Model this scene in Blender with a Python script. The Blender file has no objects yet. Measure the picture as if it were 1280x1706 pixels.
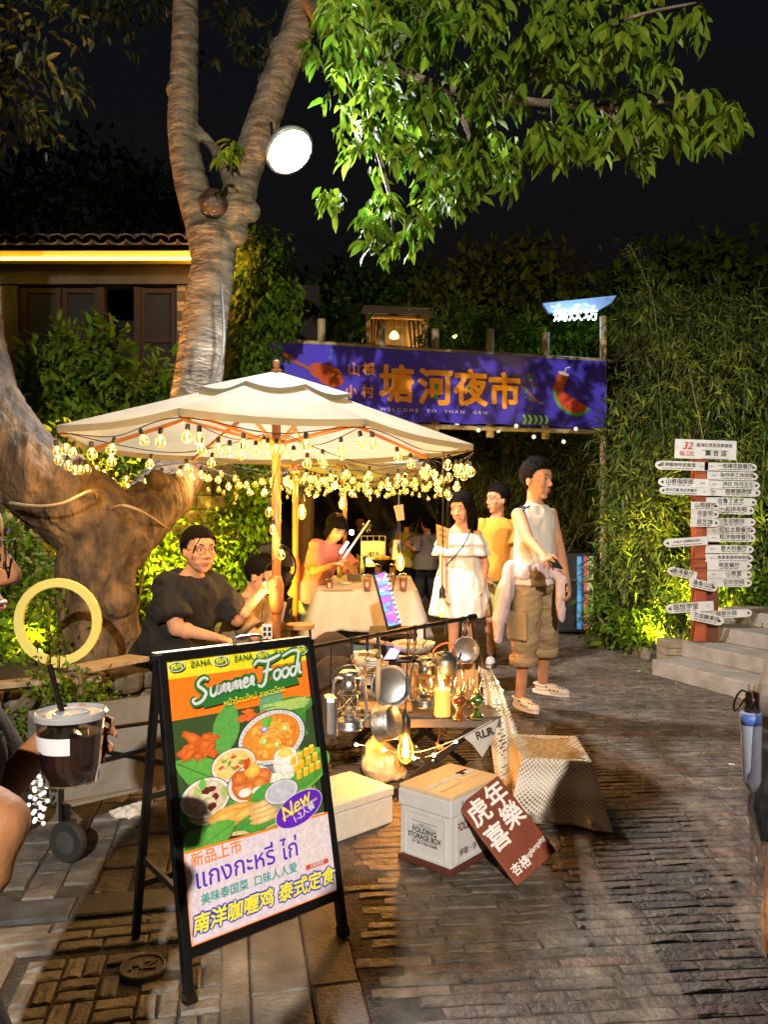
import bpy, bmesh, math, random
import numpy as np
from mathutils import Vector, Matrix, Euler, noise
random.seed(7); rng = np.random.default_rng(7)
SC = bpy.context.scene
COL = SC.collection
F, CX, HY, CH = 1300.0, 640.0, 870.0, 1.35     # photo focal length in pixels, centre column, horizon row, eye height

# ------------------------------------------------------------------ camera
cam_d = bpy.data.cameras.new('camera'); cam = bpy.data.objects.new('camera', cam_d); COL.objects.link(cam)
cam.location = (0, 0, CH); cam.rotation_euler = (math.radians(90), 0, 0)
cam_d.sensor_fit = 'VERTICAL'; cam_d.sensor_height = 36; cam_d.sensor_width = 27
cam_d.lens = F / 1706 * 36; cam_d.shift_y = (HY - 853) / 1706; cam_d.clip_start = 0.05; cam_d.clip_end = 500
SC.camera = cam
# ------------------------------------------------------------------ world: a clear night
W = bpy.data.worlds.new('World'); SC.world = W; W.use_nodes = True
wn = W.node_tree; bg = wn.nodes['Background']
sky = wn.nodes.new('ShaderNodeTexSky'); sky.sky_type = 'NISHITA'; sky.sun_disc = False
sky.sun_elevation = math.radians(-3.6); sky.sun_rotation = math.radians(200)
wn.links.new(sky.outputs[0], bg.inputs[0]); bg.inputs[1].default_value = 0.06
SC.view_settings.view_transform = 'Standard'; SC.view_settings.look = 'None'
SC.view_settings.exposure = 1.65; SC.view_settings.gamma = 1.0; SC.view_settings.use_curve_mapping = False
SC.cycles.max_bounces = 8; SC.cycles.transparent_max_bounces = 24
SC.cycles.sample_clamp_indirect = 4.0
SC.cycles.caustics_reflective = False; SC.cycles.caustics_refractive = False

def lamp(kind, loc, power, color, radius=0.03, parent=None, target=None, angle=60, blend=0.6):
    d = bpy.data.lights.new('light', kind); d.energy = power; d.color = color
    if kind in ('POINT', 'SPOT'): d.shadow_soft_size = radius
    if kind == 'SPOT': d.spot_size = math.radians(angle); d.spot_blend = blend
    o = bpy.data.objects.new('light', d); COL.objects.link(o)
    off = Vector(loc) - (off_of(parent) if parent else Vector())
    o.location = off; o.parent = parent
    if target is not None:
        o.rotation_euler = (Vector(target) - Vector(loc)).to_track_quat('-Z', 'Y').to_euler()
    return o
def off_of(p):
    v = Vector()
    while p is not None: v += p.location; p = p.parent
    return v
WARM = (1.0, 0.50, 0.11); AMBER = (1.0, 0.36, 0.06); YEL = (1.0, 0.74, 0.05); COOL = (0.80, 0.90, 1.0)

# ------------------------------------------------------------------ pixel helpers
def P(px, py, Y): return Vector(((px - CX) / F * Y, Y, CH - (py - HY) / F * Y))
def G(px, py, z=0.0):
    Y = F * (CH - z) / (py - HY); return Vector(((px - CX) / F * Y, Y, z))
def R(a): return math.radians(a)

# ------------------------------------------------------------------ materials
MATS = {}
def pm(name, c1, c2=None, scale=8.0, rough=0.6, metal=0.0, bump=0.0, bscale=30.0, emit=None, estr=0.0, trans=0.0,
       alpha=1.0, coat=0.0, attr=None, stretch=None, c3=None, sss=0.0, spec=None, ior=1.45, detail=6, ramp=(0.35, 0.65), translucent=0.0):
    if name in MATS: return MATS[name]
    m = bpy.data.materials.new(name); m.use_nodes = True; MATS[name] = m
    nt = m.node_tree; N = nt.nodes; L = nt.links; b = N['Principled BSDF']
    b.inputs['Base Color'].default_value = (*c1, 1); b.inputs['Roughness'].default_value = rough
    b.inputs['Metallic'].default_value = metal; b.inputs['Alpha'].default_value = alpha
    b.inputs['Transmission Weight'].default_value = trans; b.inputs['Coat Weight'].default_value = coat; b.inputs['IOR'].default_value = ior
    if spec is not None: b.inputs['Specular IOR Level'].default_value = spec
    if sss: b.inputs['Subsurface Weight'].default_value = sss; b.inputs['Subsurface Radius'].default_value = (0.012, 0.005, 0.003); b.inputs['Subsurface Scale'].default_value = 1.0
    tc = N.new('ShaderNodeTexCoord'); src = tc.outputs['Object']
    if stretch:
        mp = N.new('ShaderNodeMapping'); mp.inputs['Scale'].default_value = stretch; L.new(src, mp.inputs[0]); src = mp.outputs[0]
    col = None
    if c2 is not None:
        nz = N.new('ShaderNodeTexNoise'); nz.inputs['Scale'].default_value = scale; nz.inputs['Detail'].default_value = detail; L.new(src, nz.inputs['Vector'])
        cr = N.new('ShaderNodeValToRGB'); cr.color_ramp.elements[0].position = ramp[0]; cr.color_ramp.elements[1].position = ramp[1]
        cr.color_ramp.elements[0].color = (*c1, 1); cr.color_ramp.elements[1].color = (*c2, 1)
        if c3 is not None:
            e = cr.color_ramp.elements.new(0.5 * (ramp[0] + ramp[1])); e.color = (*c3, 1)
        L.new(nz.outputs[0], cr.inputs[0]); col = cr.outputs[0]
    if attr:
        at = N.new('ShaderNodeAttribute'); at.attribute_name = attr
        if col is not None:
            mx = N.new('ShaderNodeMix'); mx.data_type = 'RGBA'; mx.blend_type = 'MULTIPLY'; mx.inputs[0].default_value = 1
            L.new(col, mx.inputs[6]); L.new(at.outputs['Color'], mx.inputs[7]); col = mx.outputs[2]
        else: col = at.outputs['Color']
    if col is not None: L.new(col, b.inputs['Base Color'])
    if bump:
        nb = N.new('ShaderNodeTexNoise'); nb.inputs['Scale'].default_value = bscale; nb.inputs['Detail'].default_value = 8; L.new(src, nb.inputs['Vector'])
        bp = N.new('ShaderNodeBump'); bp.inputs['Strength'].default_value = min(1, bump); bp.inputs['Distance'].default_value = 0.02
        L.new(nb.outputs[0], bp.inputs['Height']); L.new(bp.outputs[0], b.inputs['Normal'])
        rr = N.new('ShaderNodeMapRange'); rr.inputs[3].default_value = max(0.04, rough - 0.12); rr.inputs[4].default_value = min(1, rough + 0.15)
        L.new(nb.outputs[0], rr.inputs[0]); L.new(rr.outputs[0], b.inputs['Roughness'])
    if emit is not None:
        b.inputs['Emission Color'].default_value = (*emit, 1); b.inputs['Emission Strength'].default_value = estr
    if translucent:
        tr = N.new('ShaderNodeBsdfTranslucent'); ms = N.new('ShaderNodeMixShader'); ms.inputs[0].default_value = translucent
        if col is not None: L.new(col, tr.inputs[0])
        else: tr.inputs[0].default_value = (*c1, 1)
        out = N['Material Output']; L.new(b.outputs[0], ms.inputs[1]); L.new(tr.outputs[0], ms.inputs[2]); L.new(ms.outputs[0], out.inputs[0])
    return m
def glass_shell(name, tint, gloss=0.25, rough=0.03, emit=None, estr=0):
    """thin clear shell: see-through, tinted, with a reflecting rim"""
    if name in MATS: return MATS[name]
    m = bpy.data.materials.new(name); m.use_nodes = True; MATS[name] = m
    N = m.node_tree.nodes; L = m.node_tree.links; N.remove(N['Principled BSDF'])
    t = N.new('ShaderNodeBsdfTransparent'); t.inputs[0].default_value = (*tint, 1)
    g = N.new('ShaderNodeBsdfGlossy'); g.inputs[1].default_value = rough; g.inputs[0].default_value = (1, 1, 1, 1)
    lw = N.new('ShaderNodeLayerWeight'); lw.inputs[0].default_value = gloss
    mx = N.new('ShaderNodeMixShader'); L.new(lw.outputs['Facing'], mx.inputs[0]); L.new(t.outputs[0], mx.inputs[1])
    last = g
    if emit is not None:
        e = N.new('ShaderNodeEmission'); e.inputs[0].default_value = (*emit, 1); e.inputs[1].default_value = estr
        ad = N.new('ShaderNodeAddShader'); L.new(g.outputs[0], ad.inputs[0]); L.new(e.outputs[0], ad.inputs[1]); last = ad
    L.new(last.outputs[0], mx.inputs[2]); L.new(mx.outputs[0], N['Material Output'].inputs[0])
    return m
def em(name, c, s):
    if name in MATS: return MATS[name]
    m = bpy.data.materials.new(name); m.use_nodes = True; MATS[name] = m
    N = m.node_tree.nodes; N.remove(N['Principled BSDF']); e = N.new('ShaderNodeEmission'); e.inputs[0].default_value = (*c, 1); e.inputs[1].default_value = s
    m.node_tree.links.new(e.outputs[0], N['Material Output'].inputs[0]); return m

# ------------------------------------------------------------------ object helpers
def tag(o, label=None, cat=None, group=None, kind=None):
    if label: o['label'] = label
    if cat: o['category'] = cat
    if group: o['group'] = group
    if kind: o['kind'] = kind
    return o
def thing(name, label, cat, loc=(0, 0, 0), group=None):
    o = bpy.data.objects.new(name, None); COL.objects.link(o); o.location = loc; o.empty_display_size = 0.1
    return tag(o, label, cat, group)
def link(name, me, mat, parent=None, loc=None):
    o = bpy.data.objects.new(name, me); COL.objects.link(o)
    if mat is not None and not me.materials: me.materials.append(mat)
    if parent is not None: o.parent = parent
    if loc is not None: o.location = loc
    return o
def frame_of(d, up=Vector((0, 0, 1))):
    d = d.normalized(); r = d.cross(up)
    if r.length < 1e-4: r = d.cross(Vector((0, 1, 0)))
    r.normalize(); u = r.cross(d).normalized(); return r, u, d
def catmull(pts, n=6):
    pts = [Vector(p) for p in pts]; out = []
    for i in range(len(pts) - 1):
        p0 = pts[max(0, i - 1)]; p1 = pts[i]; p2 = pts[i + 1]; p3 = pts[min(len(pts) - 1, i + 2)]
        for k in range(n):
            t = k / n
            out.append(0.5 * ((2 * p1) + (-p0 + p2) * t + (2 * p0 - 5 * p1 + 4 * p2 - p3) * t * t + (-p0 + 3 * p1 - 3 * p2 + p3) * t ** 3))
    out.append(pts[-1]); return out
class MB:
    """collects shapes in world coordinates; build() links them as one mesh object"""
    def __init__(s): s.v = []; s.f = []; s.c = []; s.col = None
    def add(s, vs, fs):
        n = len(s.v); s.v += [tuple(v) for v in vs]; s.f += [tuple(i + n for i in f) for f in fs]
        if s.col is not None: s.c += [s.col] * len(vs)
        return s
    def box(s, c, size, rot=None, taper=1.0):
        M = Matrix.Identity(3) if rot is None else (rot if isinstance(rot, Matrix) else Euler(rot).to_matrix()); c = Vector(c)
        hx, hy, hz = [q / 2 for q in size]; vs = []
        for z, t in ((-hz, 1), (hz, taper)):
            for x, y in ((-hx, -hy), (hx, -hy), (hx, hy), (-hx, hy)): vs.append(c + M @ Vector((x * t, y * t, z)))
        return s.add(vs, [(3, 2, 1, 0), (4, 5, 6, 7), (0, 1, 5, 4), (1, 2, 6, 5), (2, 3, 7, 6), (3, 0, 4, 7)])
    def bar(s, a, b, w, h=None, up=Vector((0, 0, 1))):
        a = Vector(a); b = Vector(b); r, u, d = frame_of(b - a, up); h = h or w; vs = []
        for p in (a, b):
            for x, y in ((-1, -1), (1, -1), (1, 1), (-1, 1)): vs.append(p + r * x * w / 2 + u * y * h / 2)
        return s.add(vs, [(0, 1, 2, 3), (7, 6, 5, 4), (1, 0, 4, 5), (2, 1, 5, 6), (3, 2, 6, 7), (0, 3, 7, 4)])
    def tube(s, pts, rad, n=8, cap=True, closed=False):
        pts = [Vector(p) for p in pts]; m = len(pts); rad = rad if hasattr(rad, '__len__') else [rad] * m
        vs = []; fs = []; ru = None
        for i, p in enumerate(pts):
            if closed: d = pts[(i + 1) % m] - pts[i - 1]
            else: d = pts[min(m - 1, i + 1)] - pts[max(0, i - 1)]
            if d.length < 1e-9: d = Vector((0, 0, 1))
            d.normalize()
            if ru is None: r, u, _ = frame_of(d); ru = r
            r = (ru - d * ru.dot(d)); r = r.normalized() if r.length > 1e-6 else frame_of(d)[0]; u = d.cross(r); ru = r
            for k in range(n):
                a = 2 * math.pi * k / n; vs.append(p + (r * math.cos(a) + u * math.sin(a)) * rad[i])
        seg = m if closed else m - 1
        for i in range(seg):
            j = (i + 1) % m
            for k in range(n): fs.append((i * n + k, i * n + (k + 1) % n, j * n + (k + 1) % n, j * n + k))
        if cap and not closed: fs += [tuple(range(n - 1, -1, -1)), tuple((m - 1) * n + k for k in range(n))]
        return s.add(vs, fs)
    def lathe(s, c, prof, n=20, axis=(0, 0, 1), cap=True):
        c = Vector(c); r, u, d = frame_of(Vector(axis), Vector((0, 1, 0)) if abs(Vector(axis).normalized().z) > 0.9 else Vector((0, 0, 1))); vs = []; fs = []
        for (q, h) in prof:
            for k in range(n):
                a = 2 * math.pi * k / n; vs.append(c + d * h + (r * math.cos(a) + u * math.sin(a)) * max(q, 1e-5))
        for i in range(len(prof) - 1):
            for k in range(n): fs.append((i * n + k, i * n + (k + 1) % n, (i + 1) * n + (k + 1) % n, (i + 1) * n + k))
        if cap: fs += [tuple(range(n - 1, -1, -1)), tuple((len(prof) - 1) * n + k for k in range(n))]
        return s.add(vs, fs)
    def ball(s, c, r, nu=16, nv=10, M=None):
        r = r if hasattr(r, '__len__') else (r, r, r); M = M or Matrix.Identity(3); c = Vector(c); vs = [c + M @ Vector((0, 0, -r[2]))]; fs = []
        for j in range(1, nv):
            t = -math.pi / 2 + math.pi * j / nv
            for k in range(nu):
                a = 2 * math.pi * k / nu; vs.append(c + M @ Vector((r[0] * math.cos(t) * math.cos(a), r[1] * math.cos(t) * math.sin(a), r[2] * math.sin(t))))
        vs.append(c + M @ Vector((0, 0, r[2]))); top = len(vs) - 1
        for k in range(nu): fs.append((0, 1 + (k + 1) % nu, 1 + k)); fs.append((top, 1 + (nv - 2) * nu + k, 1 + (nv - 2) * nu + (k + 1) % nu))
        for j in range(nv - 2):
            for k in range(nu): fs.append((1 + j * nu + k, 1 + j * nu + (k + 1) % nu, 1 + (j + 1) * nu + (k + 1) % nu, 1 + (j + 1) * nu + k))
        return s.add(vs, fs)
    def prism(s, poly, d):
        """poly: list of world points; d: thickness vector"""
        n = len(poly); poly = [Vector(p) for p in poly]; d = Vector(d)
        return s.add(poly + [p + d for p in poly], [tuple(range(n))[::-1], tuple(range(n, 2 * n))] + [(i, (i + 1) % n, n + (i + 1) % n, n + i) for i in range(n)])
    def grid(s, fn, nu, nv):
        vs = [fn(i / nu, j / nv) for j in range(nv + 1) for i in range(nu + 1)]
        return s.add(vs, [(j * (nu + 1) + i, j * (nu + 1) + i + 1, (j + 1) * (nu + 1) + i + 1, (j + 1) * (nu + 1) + i) for j in range(nv) for i in range(nu)])
    def mesh(s, name, off=Vector(), smooth=False, mat=None):
        me = bpy.data.meshes.new(name); me.from_pydata([tuple(Vector(v) - off) for v in s.v], [], s.f)
        if s.c:
            ca = me.color_attributes.new('Col', 'FLOAT_COLOR', 'POINT'); ca.data.foreach_set('color', np.array([(*c, 1) for c in s.c], dtype=np.float32).ravel())
        if smooth: me.shade_smooth() if hasattr(me, 'shade_smooth') else None
        if mat is not None: me.materials.append(mat)
        me.update(); return me
    def build(s, name, mat, parent=None, smooth=False, origin=None, bevel=0.0, label=None, subsurf=0):
        off = off_of(parent) if parent is not None else Vector(origin or (0, 0, 0))
        me = s.mesh(name, off, smooth, mat)
        if bevel:
            bm = bmesh.new(); bm.from_mesh(me)
            bmesh.ops.remove_doubles(bm, verts=bm.verts, dist=1e-6)
            es = [e for e in bm.edges if len(e.link_faces) == 2 and e.calc_face_angle(0) > 0.5]
            bmesh.ops.bevel(bm, geom=es, offset=bevel, segments=2, affect='EDGES', profile=0.6, clamp_overlap=True)
            bm.to_mesh(me); bm.free()
        o = link(name, me, None, parent, None if parent is not None else off)
        if subsurf:
            md = o.modifiers.new('s', 'SUBSURF'); md.levels = md.render_levels = subsurf
        if label: o['label'] = label
        return o
def copy_tree(o, parent=None):
    c = o.copy(); COL.objects.link(c); c.parent = parent
    for ch in list(o.children): copy_tree(ch, c)
    return c
def bake(o):
    dg = bpy.context.evaluated_depsgraph_get(); dg.update(); me = bpy.data.meshes.new_from_object(o.evaluated_get(dg)); old = o.data; o.modifiers.clear(); o.data = me
    return o
def voxel(mb, name, mat, parent, vox=0.008, smooth=4, disp=None, origin=None, fac=0.5):
    """fuse overlapping shapes into one continuous skin"""
    o = mb.build(name, mat, parent, origin=origin)
    r = o.modifiers.new('r', 'REMESH'); r.mode = 'VOXEL'; r.voxel_size = vox; r.use_smooth_shade = True
    if smooth: s = o.modifiers.new('s', 'SMOOTH'); s.factor = fac; s.iterations = smooth
    bake(o); me = o.data
    if disp:
        n = len(me.vertices); co = np.empty(n * 3, np.float32); no = np.empty(n * 3, np.float32)
        me.vertices.foreach_get('co', co); me.vertex_normals.foreach_get('vector', no)
        co = co.reshape(-1, 3); no = no.reshape(-1, 3); off = np.array(o.matrix_world.translation if parent is None else off_of(o))
        d = disp(co + off, no); co += no * d[:, None]; me.vertices.foreach_set('co', co.ravel()); me.update()
    me.shade_smooth(); return o
def fold_noise(amp, sc=(14, 14, 5), seed=0.0):
    def f(co, no):
        out = np.empty(len(co))
        for i, p in enumerate(co):
            q = Vector((p[0] * sc[0] + seed, p[1] * sc[1], p[2] * sc[2] + seed)); out[i] = .8 * noise.noise(q) + .35 * noise.noise(q * 2.3) + .9 * (.35 - abs(noise.noise(Vector((q.x * .9 + q.z * .8, q.y * .9, q.z * 1.5 - q.x * .6)) + Vector((9, 3, 1)))))
        out = out * amp
        return out
    return f
def text_mesh(s, size=1.0, bold=0.0, extrude=0.0, shear=0.0, space=1.0, align='CENTER', res=3, vspace=1.0):
    cu = bpy.data.curves.new('t', 'FONT'); cu.body = s; cu.size = size; cu.offset = bold * size; cu.extrude = extrude; cu.shear = shear
    cu.space_character = space; cu.align_x = align; cu.align_y = 'CENTER'; cu.resolution_u = res; cu.space_line = vspace
    o = bpy.data.objects.new('t', cu); COL.objects.link(o); dg = bpy.context.evaluated_depsgraph_get(); dg.update()
    me = bpy.data.meshes.new_from_object(o.evaluated_get(dg)); vs = [v.co.copy() for v in me.vertices]; fs = [tuple(p.vertices) for p in me.polygons]
    bpy.data.objects.remove(o); bpy.data.curves.remove(cu); bpy.data.meshes.remove(me); return vs, fs
class Board:
    """a flat printed face: origin o, unit vectors x and y, lift along n = x cross y"""
    def __init__(s, o, x, y): s.o = Vector(o); s.x = Vector(x).normalized(); s.y = Vector(y).normalized(); s.n = s.x.cross(s.y).normalized(); s.z = 0.001
    def pt(s, u, v, z=None): return s.o + s.x * u + s.y * v + s.n * (s.z if z is None else z)
    def text(s, mb, t, u, v, size, bold=0.0, rot=0, sx=1.0, z=None, **k):
        vs, fs = text_mesh(t, size, 0, **k); c, q = math.cos(rot), math.sin(rot); z = s.z if z is None else z; n = 0 if not bold else (4 if bold < .015 else 8)
        for i in range(n + 1):
            dx = bold * size * math.cos(i * 6.2832 / max(n, 1)) * (i > 0); dy = bold * size * math.sin(i * 6.2832 / max(n, 1)) * (i > 0)
            mb.add([s.pt(u + ((p.x + dx) * sx) * c - (p.y + dy) * q, v + ((p.x + dx) * sx) * q + (p.y + dy) * c, z + i * .00002) for p in vs], fs)
    def poly(s, mb, pts, z=None): mb.add([s.pt(a, b, z) for a, b in pts], [tuple(range(len(pts)))])
    def ell(s, mb, u, v, ru, rv, rot=0, n=22, z=None, c1=None, c2=None, wob=0.0, a0=0, a1=360):
        c, q = math.cos(R(rot)), math.sin(R(rot)); ring = []; sd = random.random() * 50
        for k in range(n):
            a = R(a0 + (a1 - a0) * k / (n - (0 if a1 - a0 >= 360 else 1))); w = 1 + wob * noise.noise(Vector((math.cos(a) * 1.7 + sd, math.sin(a) * 1.7, sd)))
            x = math.cos(a) * ru * w; y = math.sin(a) * rv * w; ring.append(s.pt(u + x * c - y * q, v + x * q + y * c, z))
        k0 = len(mb.v); mb.v += [tuple(s.pt(u, v, z))] + [tuple(p) for p in ring]
        mb.f += [(k0, k0 + 1 + k, k0 + 1 + (k + 1) % n) for k in range(n if a1 - a0 >= 360 else n - 1)]
        if c1 is not None: mb.c += [tuple(c2 or c1)] + [tuple(c1)] * n
    def stroke(s, mb, pts, w, n=5, z=None, taper=None):
        ps = catmull([Vector((a, b, 0)) for a, b in pts], n); k0 = len(mb.v); m = len(ps)
        for i, p in enumerate(ps):
            d = ps[min(m - 1, i + 1)] - ps[max(0, i - 1)]; d = d.normalized() if d.length > 1e-9 else Vector((1, 0, 0)); q = Vector((-d.y, d.x, 0))
            ww = w if taper is None else w * taper(i / (m - 1))
            for sg in (-1, 1): mb.v.append(tuple(s.pt(p.x + q.x * ww * sg, p.y + q.y * ww * sg, z)))
            if mb.col is not None: mb.c += [mb.col] * 2
        mb.f += [(k0 + 2 * i, k0 + 2 * i + 2, k0 + 2 * i + 3, k0 + 2 * i + 1) for i in range(m - 1)]

# ------------------------------------------------------------------ leaves
def leaf_template(kind):
    if kind == 'broad':   v = [(0, 0, 0), (.3, .17, .05), (.3, -.17, .05), (.34, 0, .0), (.68, .13, .02), (.68, -.13, .02), (.7, 0, -.03), (1, 0, -.12)]; f = [(0, 3, 1), (0, 2, 3), (1, 3, 6, 4), (3, 2, 5, 6), (4, 6, 7), (6, 5, 7)]
    elif kind == 'bamboo': v = [(0, 0, 0), (.3, .07, .0), (.3, -.07, .0), (1, 0, -.12)]; f = [(0, 2, 3, 1)]
    else:                 v = [(0, 0, 0), (.45, .24, .04), (.45, -.24, .04), (1, 0, -.06), (.45, 0, 0)]; f = [(0, 4, 1), (0, 2, 4), (1, 4, 3), (4, 2, 3)]
    return np.array(v, float), f
def leaves_arrays(pos, dirs, size, kind, roll=None):
    T, F_ = leaf_template(kind); n = len(pos); d = dirs / np.linalg.norm(dirs, axis=1, keepdims=True)
    up = np.tile([0, 0, 1.0], (n, 1)) + rng.normal(0, .45, (n, 3)); r = np.cross(up, d); r /= np.linalg.norm(r, axis=1, keepdims=True) + 1e-9; u = np.cross(d, r)
    V = pos[:, None, :] + size[:, None, None] * (T[None, :, 0, None] * d[:, None, :] + T[None, :, 1, None] * r[:, None, :] + T[None, :, 2, None] * u[:, None, :])
    return V, F_
def leaves_mesh(name, pos, dirs, size, kind, mat, parent=None, tint=None, off=None, cvar=0.35):
    V, F_ = leaves_arrays(np.asarray(pos, float), np.asarray(dirs, float), np.asarray(size, float), kind); n, k = V.shape[:2]
    o = np.array(off_of(parent) if parent is not None else (off or (0, 0, 0)))
    me = bpy.data.meshes.new(name); me.vertices.add(n * k); me.vertices.foreach_set('co', (V - o).astype(np.float32).ravel())
    loops = []; tot = []; 
    for f in F_: tot.append(len(f))
    base = np.concatenate([np.array(f) for f in F_]); L = (np.arange(n)[:, None] * k + base[None, :]).ravel(); totals = np.tile(tot, n); starts = np.concatenate([[0], np.cumsum(totals)[:-1]])
    me.loops.add(len(L)); me.loops.foreach_set('vertex_index', L.astype(np.int32)); me.polygons.add(len(totals)); me.polygons.foreach_set('loop_start', starts.astype(np.int32)); me.polygons.foreach_set('loop_total', totals.astype(np.int32))
    me.update(calc_edges=True)
    c = np.ones((n, 4), np.float32); w = 1 + rng.uniform(-cvar, cvar, n); c[:, 0] = w * rng.uniform(.75, 1.3, n); c[:, 1] = w; c[:, 2] = w * rng.uniform(.6, 1.1, n)
    if tint is not None: c[:, :3] *= tint
    ca = me.color_attributes.new('Col', 'FLOAT_COLOR', 'POINT'); ca.data.foreach_set('color', np.repeat(c, k, axis=0).ravel())
    me.materials.append(mat); me.validate(); obj = link(name, me, None, parent, None if parent is not None else tuple(o)); return obj
def in_ellipsoids(blobs, n, shell=0.45):
    """random points in a set of ellipsoids ((x,y,z),(rx,ry,rz)), denser near their skins"""
    vol = np.array([b[1][0] * b[1][1] * b[1][2] for b in blobs]) ** (2 / 3); k = rng.choice(len(blobs), n, p=vol / vol.sum()); d = rng.normal(0, 1, (n, 3)); d /= np.linalg.norm(d, axis=1, keepdims=True)
    rr = (shell + (1 - shell) * rng.random(n)) [:, None]; C = np.array([b[0] for b in blobs], float)[k]; S = np.array([b[1] for b in blobs], float)[k]; return C + d * rr * S, d
def clumped(blobs, nclump, per, csize, shell=.35):
    c, d = in_ellipsoids(blobs, nclump, shell); p = np.repeat(c, per, 0) + rng.normal(0, csize, (nclump * per, 3)); dd = np.repeat(d, per, 0) * .6 + rng.normal(0, .7, (nclump * per, 3)); return p, dd
# ================================================================== GROUND
def objrand_mat(name, cols, rough=0.7, bump=0.5, bscale=40, attr=False, nscale=14, amt=0.5):
    m = bpy.data.materials.new(name); m.use_nodes = True; MATS[name] = m; N = m.node_tree.nodes; L = m.node_tree.links; b = N['Principled BSDF']
    tc = N.new('ShaderNodeTexCoord'); cr = N.new('ShaderNodeValToRGB'); cr.color_ramp.interpolation = 'LINEAR'
    while len(cr.color_ramp.elements) < len(cols): cr.color_ramp.elements.new(0.5)
    for i, c in enumerate(cols): cr.color_ramp.elements[i].position = i / (len(cols) - 1); cr.color_ramp.elements[i].color = (*c, 1)
    geo = N.new('ShaderNodeNewGeometry')
    if attr: s = N.new('ShaderNodeAttribute'); s.attribute_name = 'Col'; L.new(s.outputs['Fac'], cr.inputs[0])
    else: s = N.new('ShaderNodeObjectInfo'); L.new(s.outputs['Random'], cr.inputs[0])
    nz = N.new('ShaderNodeTexNoise'); nz.inputs['Scale'].default_value = nscale; nz.inputs['Detail'].default_value = 8; L.new(geo.outputs['Position'], nz.inputs['Vector'])
    mr = N.new('ShaderNodeMapRange'); mr.inputs[1].default_value = .3; mr.inputs[2].default_value = .7; mr.inputs[3].default_value = 1 - amt; mr.inputs[4].default_value = 1 + amt * .6; L.new(nz.outputs[0], mr.inputs[0])
    n2 = N.new('ShaderNodeTexNoise'); n2.inputs['Scale'].default_value = 1.7; n2.inputs['Detail'].default_value = 5; n2.inputs['Roughness'].default_value = .65; L.new(geo.outputs['Position'], n2.inputs['Vector']); m3 = N.new('ShaderNodeMapRange'); m3.inputs[1].default_value = .38; m3.inputs[2].default_value = .62; m3.inputs[3].default_value = .55; m3.inputs[4].default_value = 1.2; L.new(n2.outputs[0], m3.inputs[0]); mm = N.new('ShaderNodeMath'); mm.operation = 'MULTIPLY'; L.new(mr.outputs[0], mm.inputs[0]); L.new(m3.outputs[0], mm.inputs[1]); mr = mm
    mx = N.new('ShaderNodeMix'); mx.data_type = 'RGBA'; mx.blend_type = 'MULTIPLY'; mx.inputs[0].default_value = 1; L.new(cr.outputs[0], mx.inputs[6]); L.new(mr.outputs[0], mx.inputs[7]); L.new(mx.outputs[2], b.inputs['Base Color'])
    nb = N.new('ShaderNodeTexNoise'); nb.inputs['Scale'].default_value = bscale; nb.inputs['Detail'].default_value = 10; L.new(geo.outputs['Position'], nb.inputs['Vector'])
    bp = N.new('ShaderNodeBump'); bp.inputs['Strength'].default_value = bump; bp.inputs['Distance'].default_value = .012; L.new(nb.outputs[0], bp.inputs['Height']); L.new(bp.outputs[0], b.inputs['Normal'])
    rr = N.new('ShaderNodeMapRange'); rr.inputs[3].default_value = rough - .2; rr.inputs[4].default_value = min(1, rough + .2); L.new(nb.outputs[0], rr.inputs[0]); L.new(rr.outputs[0], b.inputs['Roughness'])
    return m
m_dirt = pm('dirt', (.03, .022, .014), (.07, .05, .03), scale=5, rough=.9, bump=.6, bscale=60)
m_mortar = pm('mortar', (.11, .10, .085), (.035, .03, .025), scale=9, rough=.9, bump=.8, bscale=90)
BC = [(.085, .068, .05), (.115, .092, .068), (.14, .115, .085), (.095, .082, .068), (.125, .078, .055), (.115, .098, .08)]
m_brick = objrand_mat('road_brick', BC, rough=.6, bump=.9, bscale=45, amt=.6)
m_brick_a = objrand_mat('road_brick_far', BC, rough=.6, bump=.9, bscale=45, attr=True, amt=.6)
m_paver = objrand_mat('grey_paver', [(.16, .145, .125), (.22, .20, .17), (.12, .11, .10)], rough=.65, bump=.7, bscale=50, nscale=9)
m_slab = objrand_mat('pale_slab', [(.20, .185, .155), (.26, .235, .195), (.17, .155, .13)], rough=.65, bump=.6, bscale=60, nscale=7)
m_granite = objrand_mat('blue_granite', [(.075, .085, .10), (.10, .105, .115)], rough=.5, bump=.35, bscale=110, nscale=10)
m_dark_strip = objrand_mat('brown_stone', [(.10, .075, .05), (.13, .10, .07)], rough=.6, bump=.5, bscale=80, nscale=8)
def sheet(name, pts, z, mat, parent=None):
    mb = MB(); mb.add([(x, y, z) for x, y in pts], [tuple(range(len(pts)))]); o = mb.build(name, mat, parent)
    if parent is None: tag(o, kind='structure')
    return o
sheet('ground', [(-120, -40), (120, -40), (120, 240), (-120, 240)], -0.045, m_dirt)
th = R(11); E1 = Vector((math.cos(th), math.sin(th), 0)); E2 = Vector((-math.sin(th), math.cos(th), 0)); O0 = Vector((-.03, 2.1, 0))
def LF(u, v, z=0): p = O0 + E1 * u + E2 * v; return Vector((p.x, p.y, z))
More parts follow.
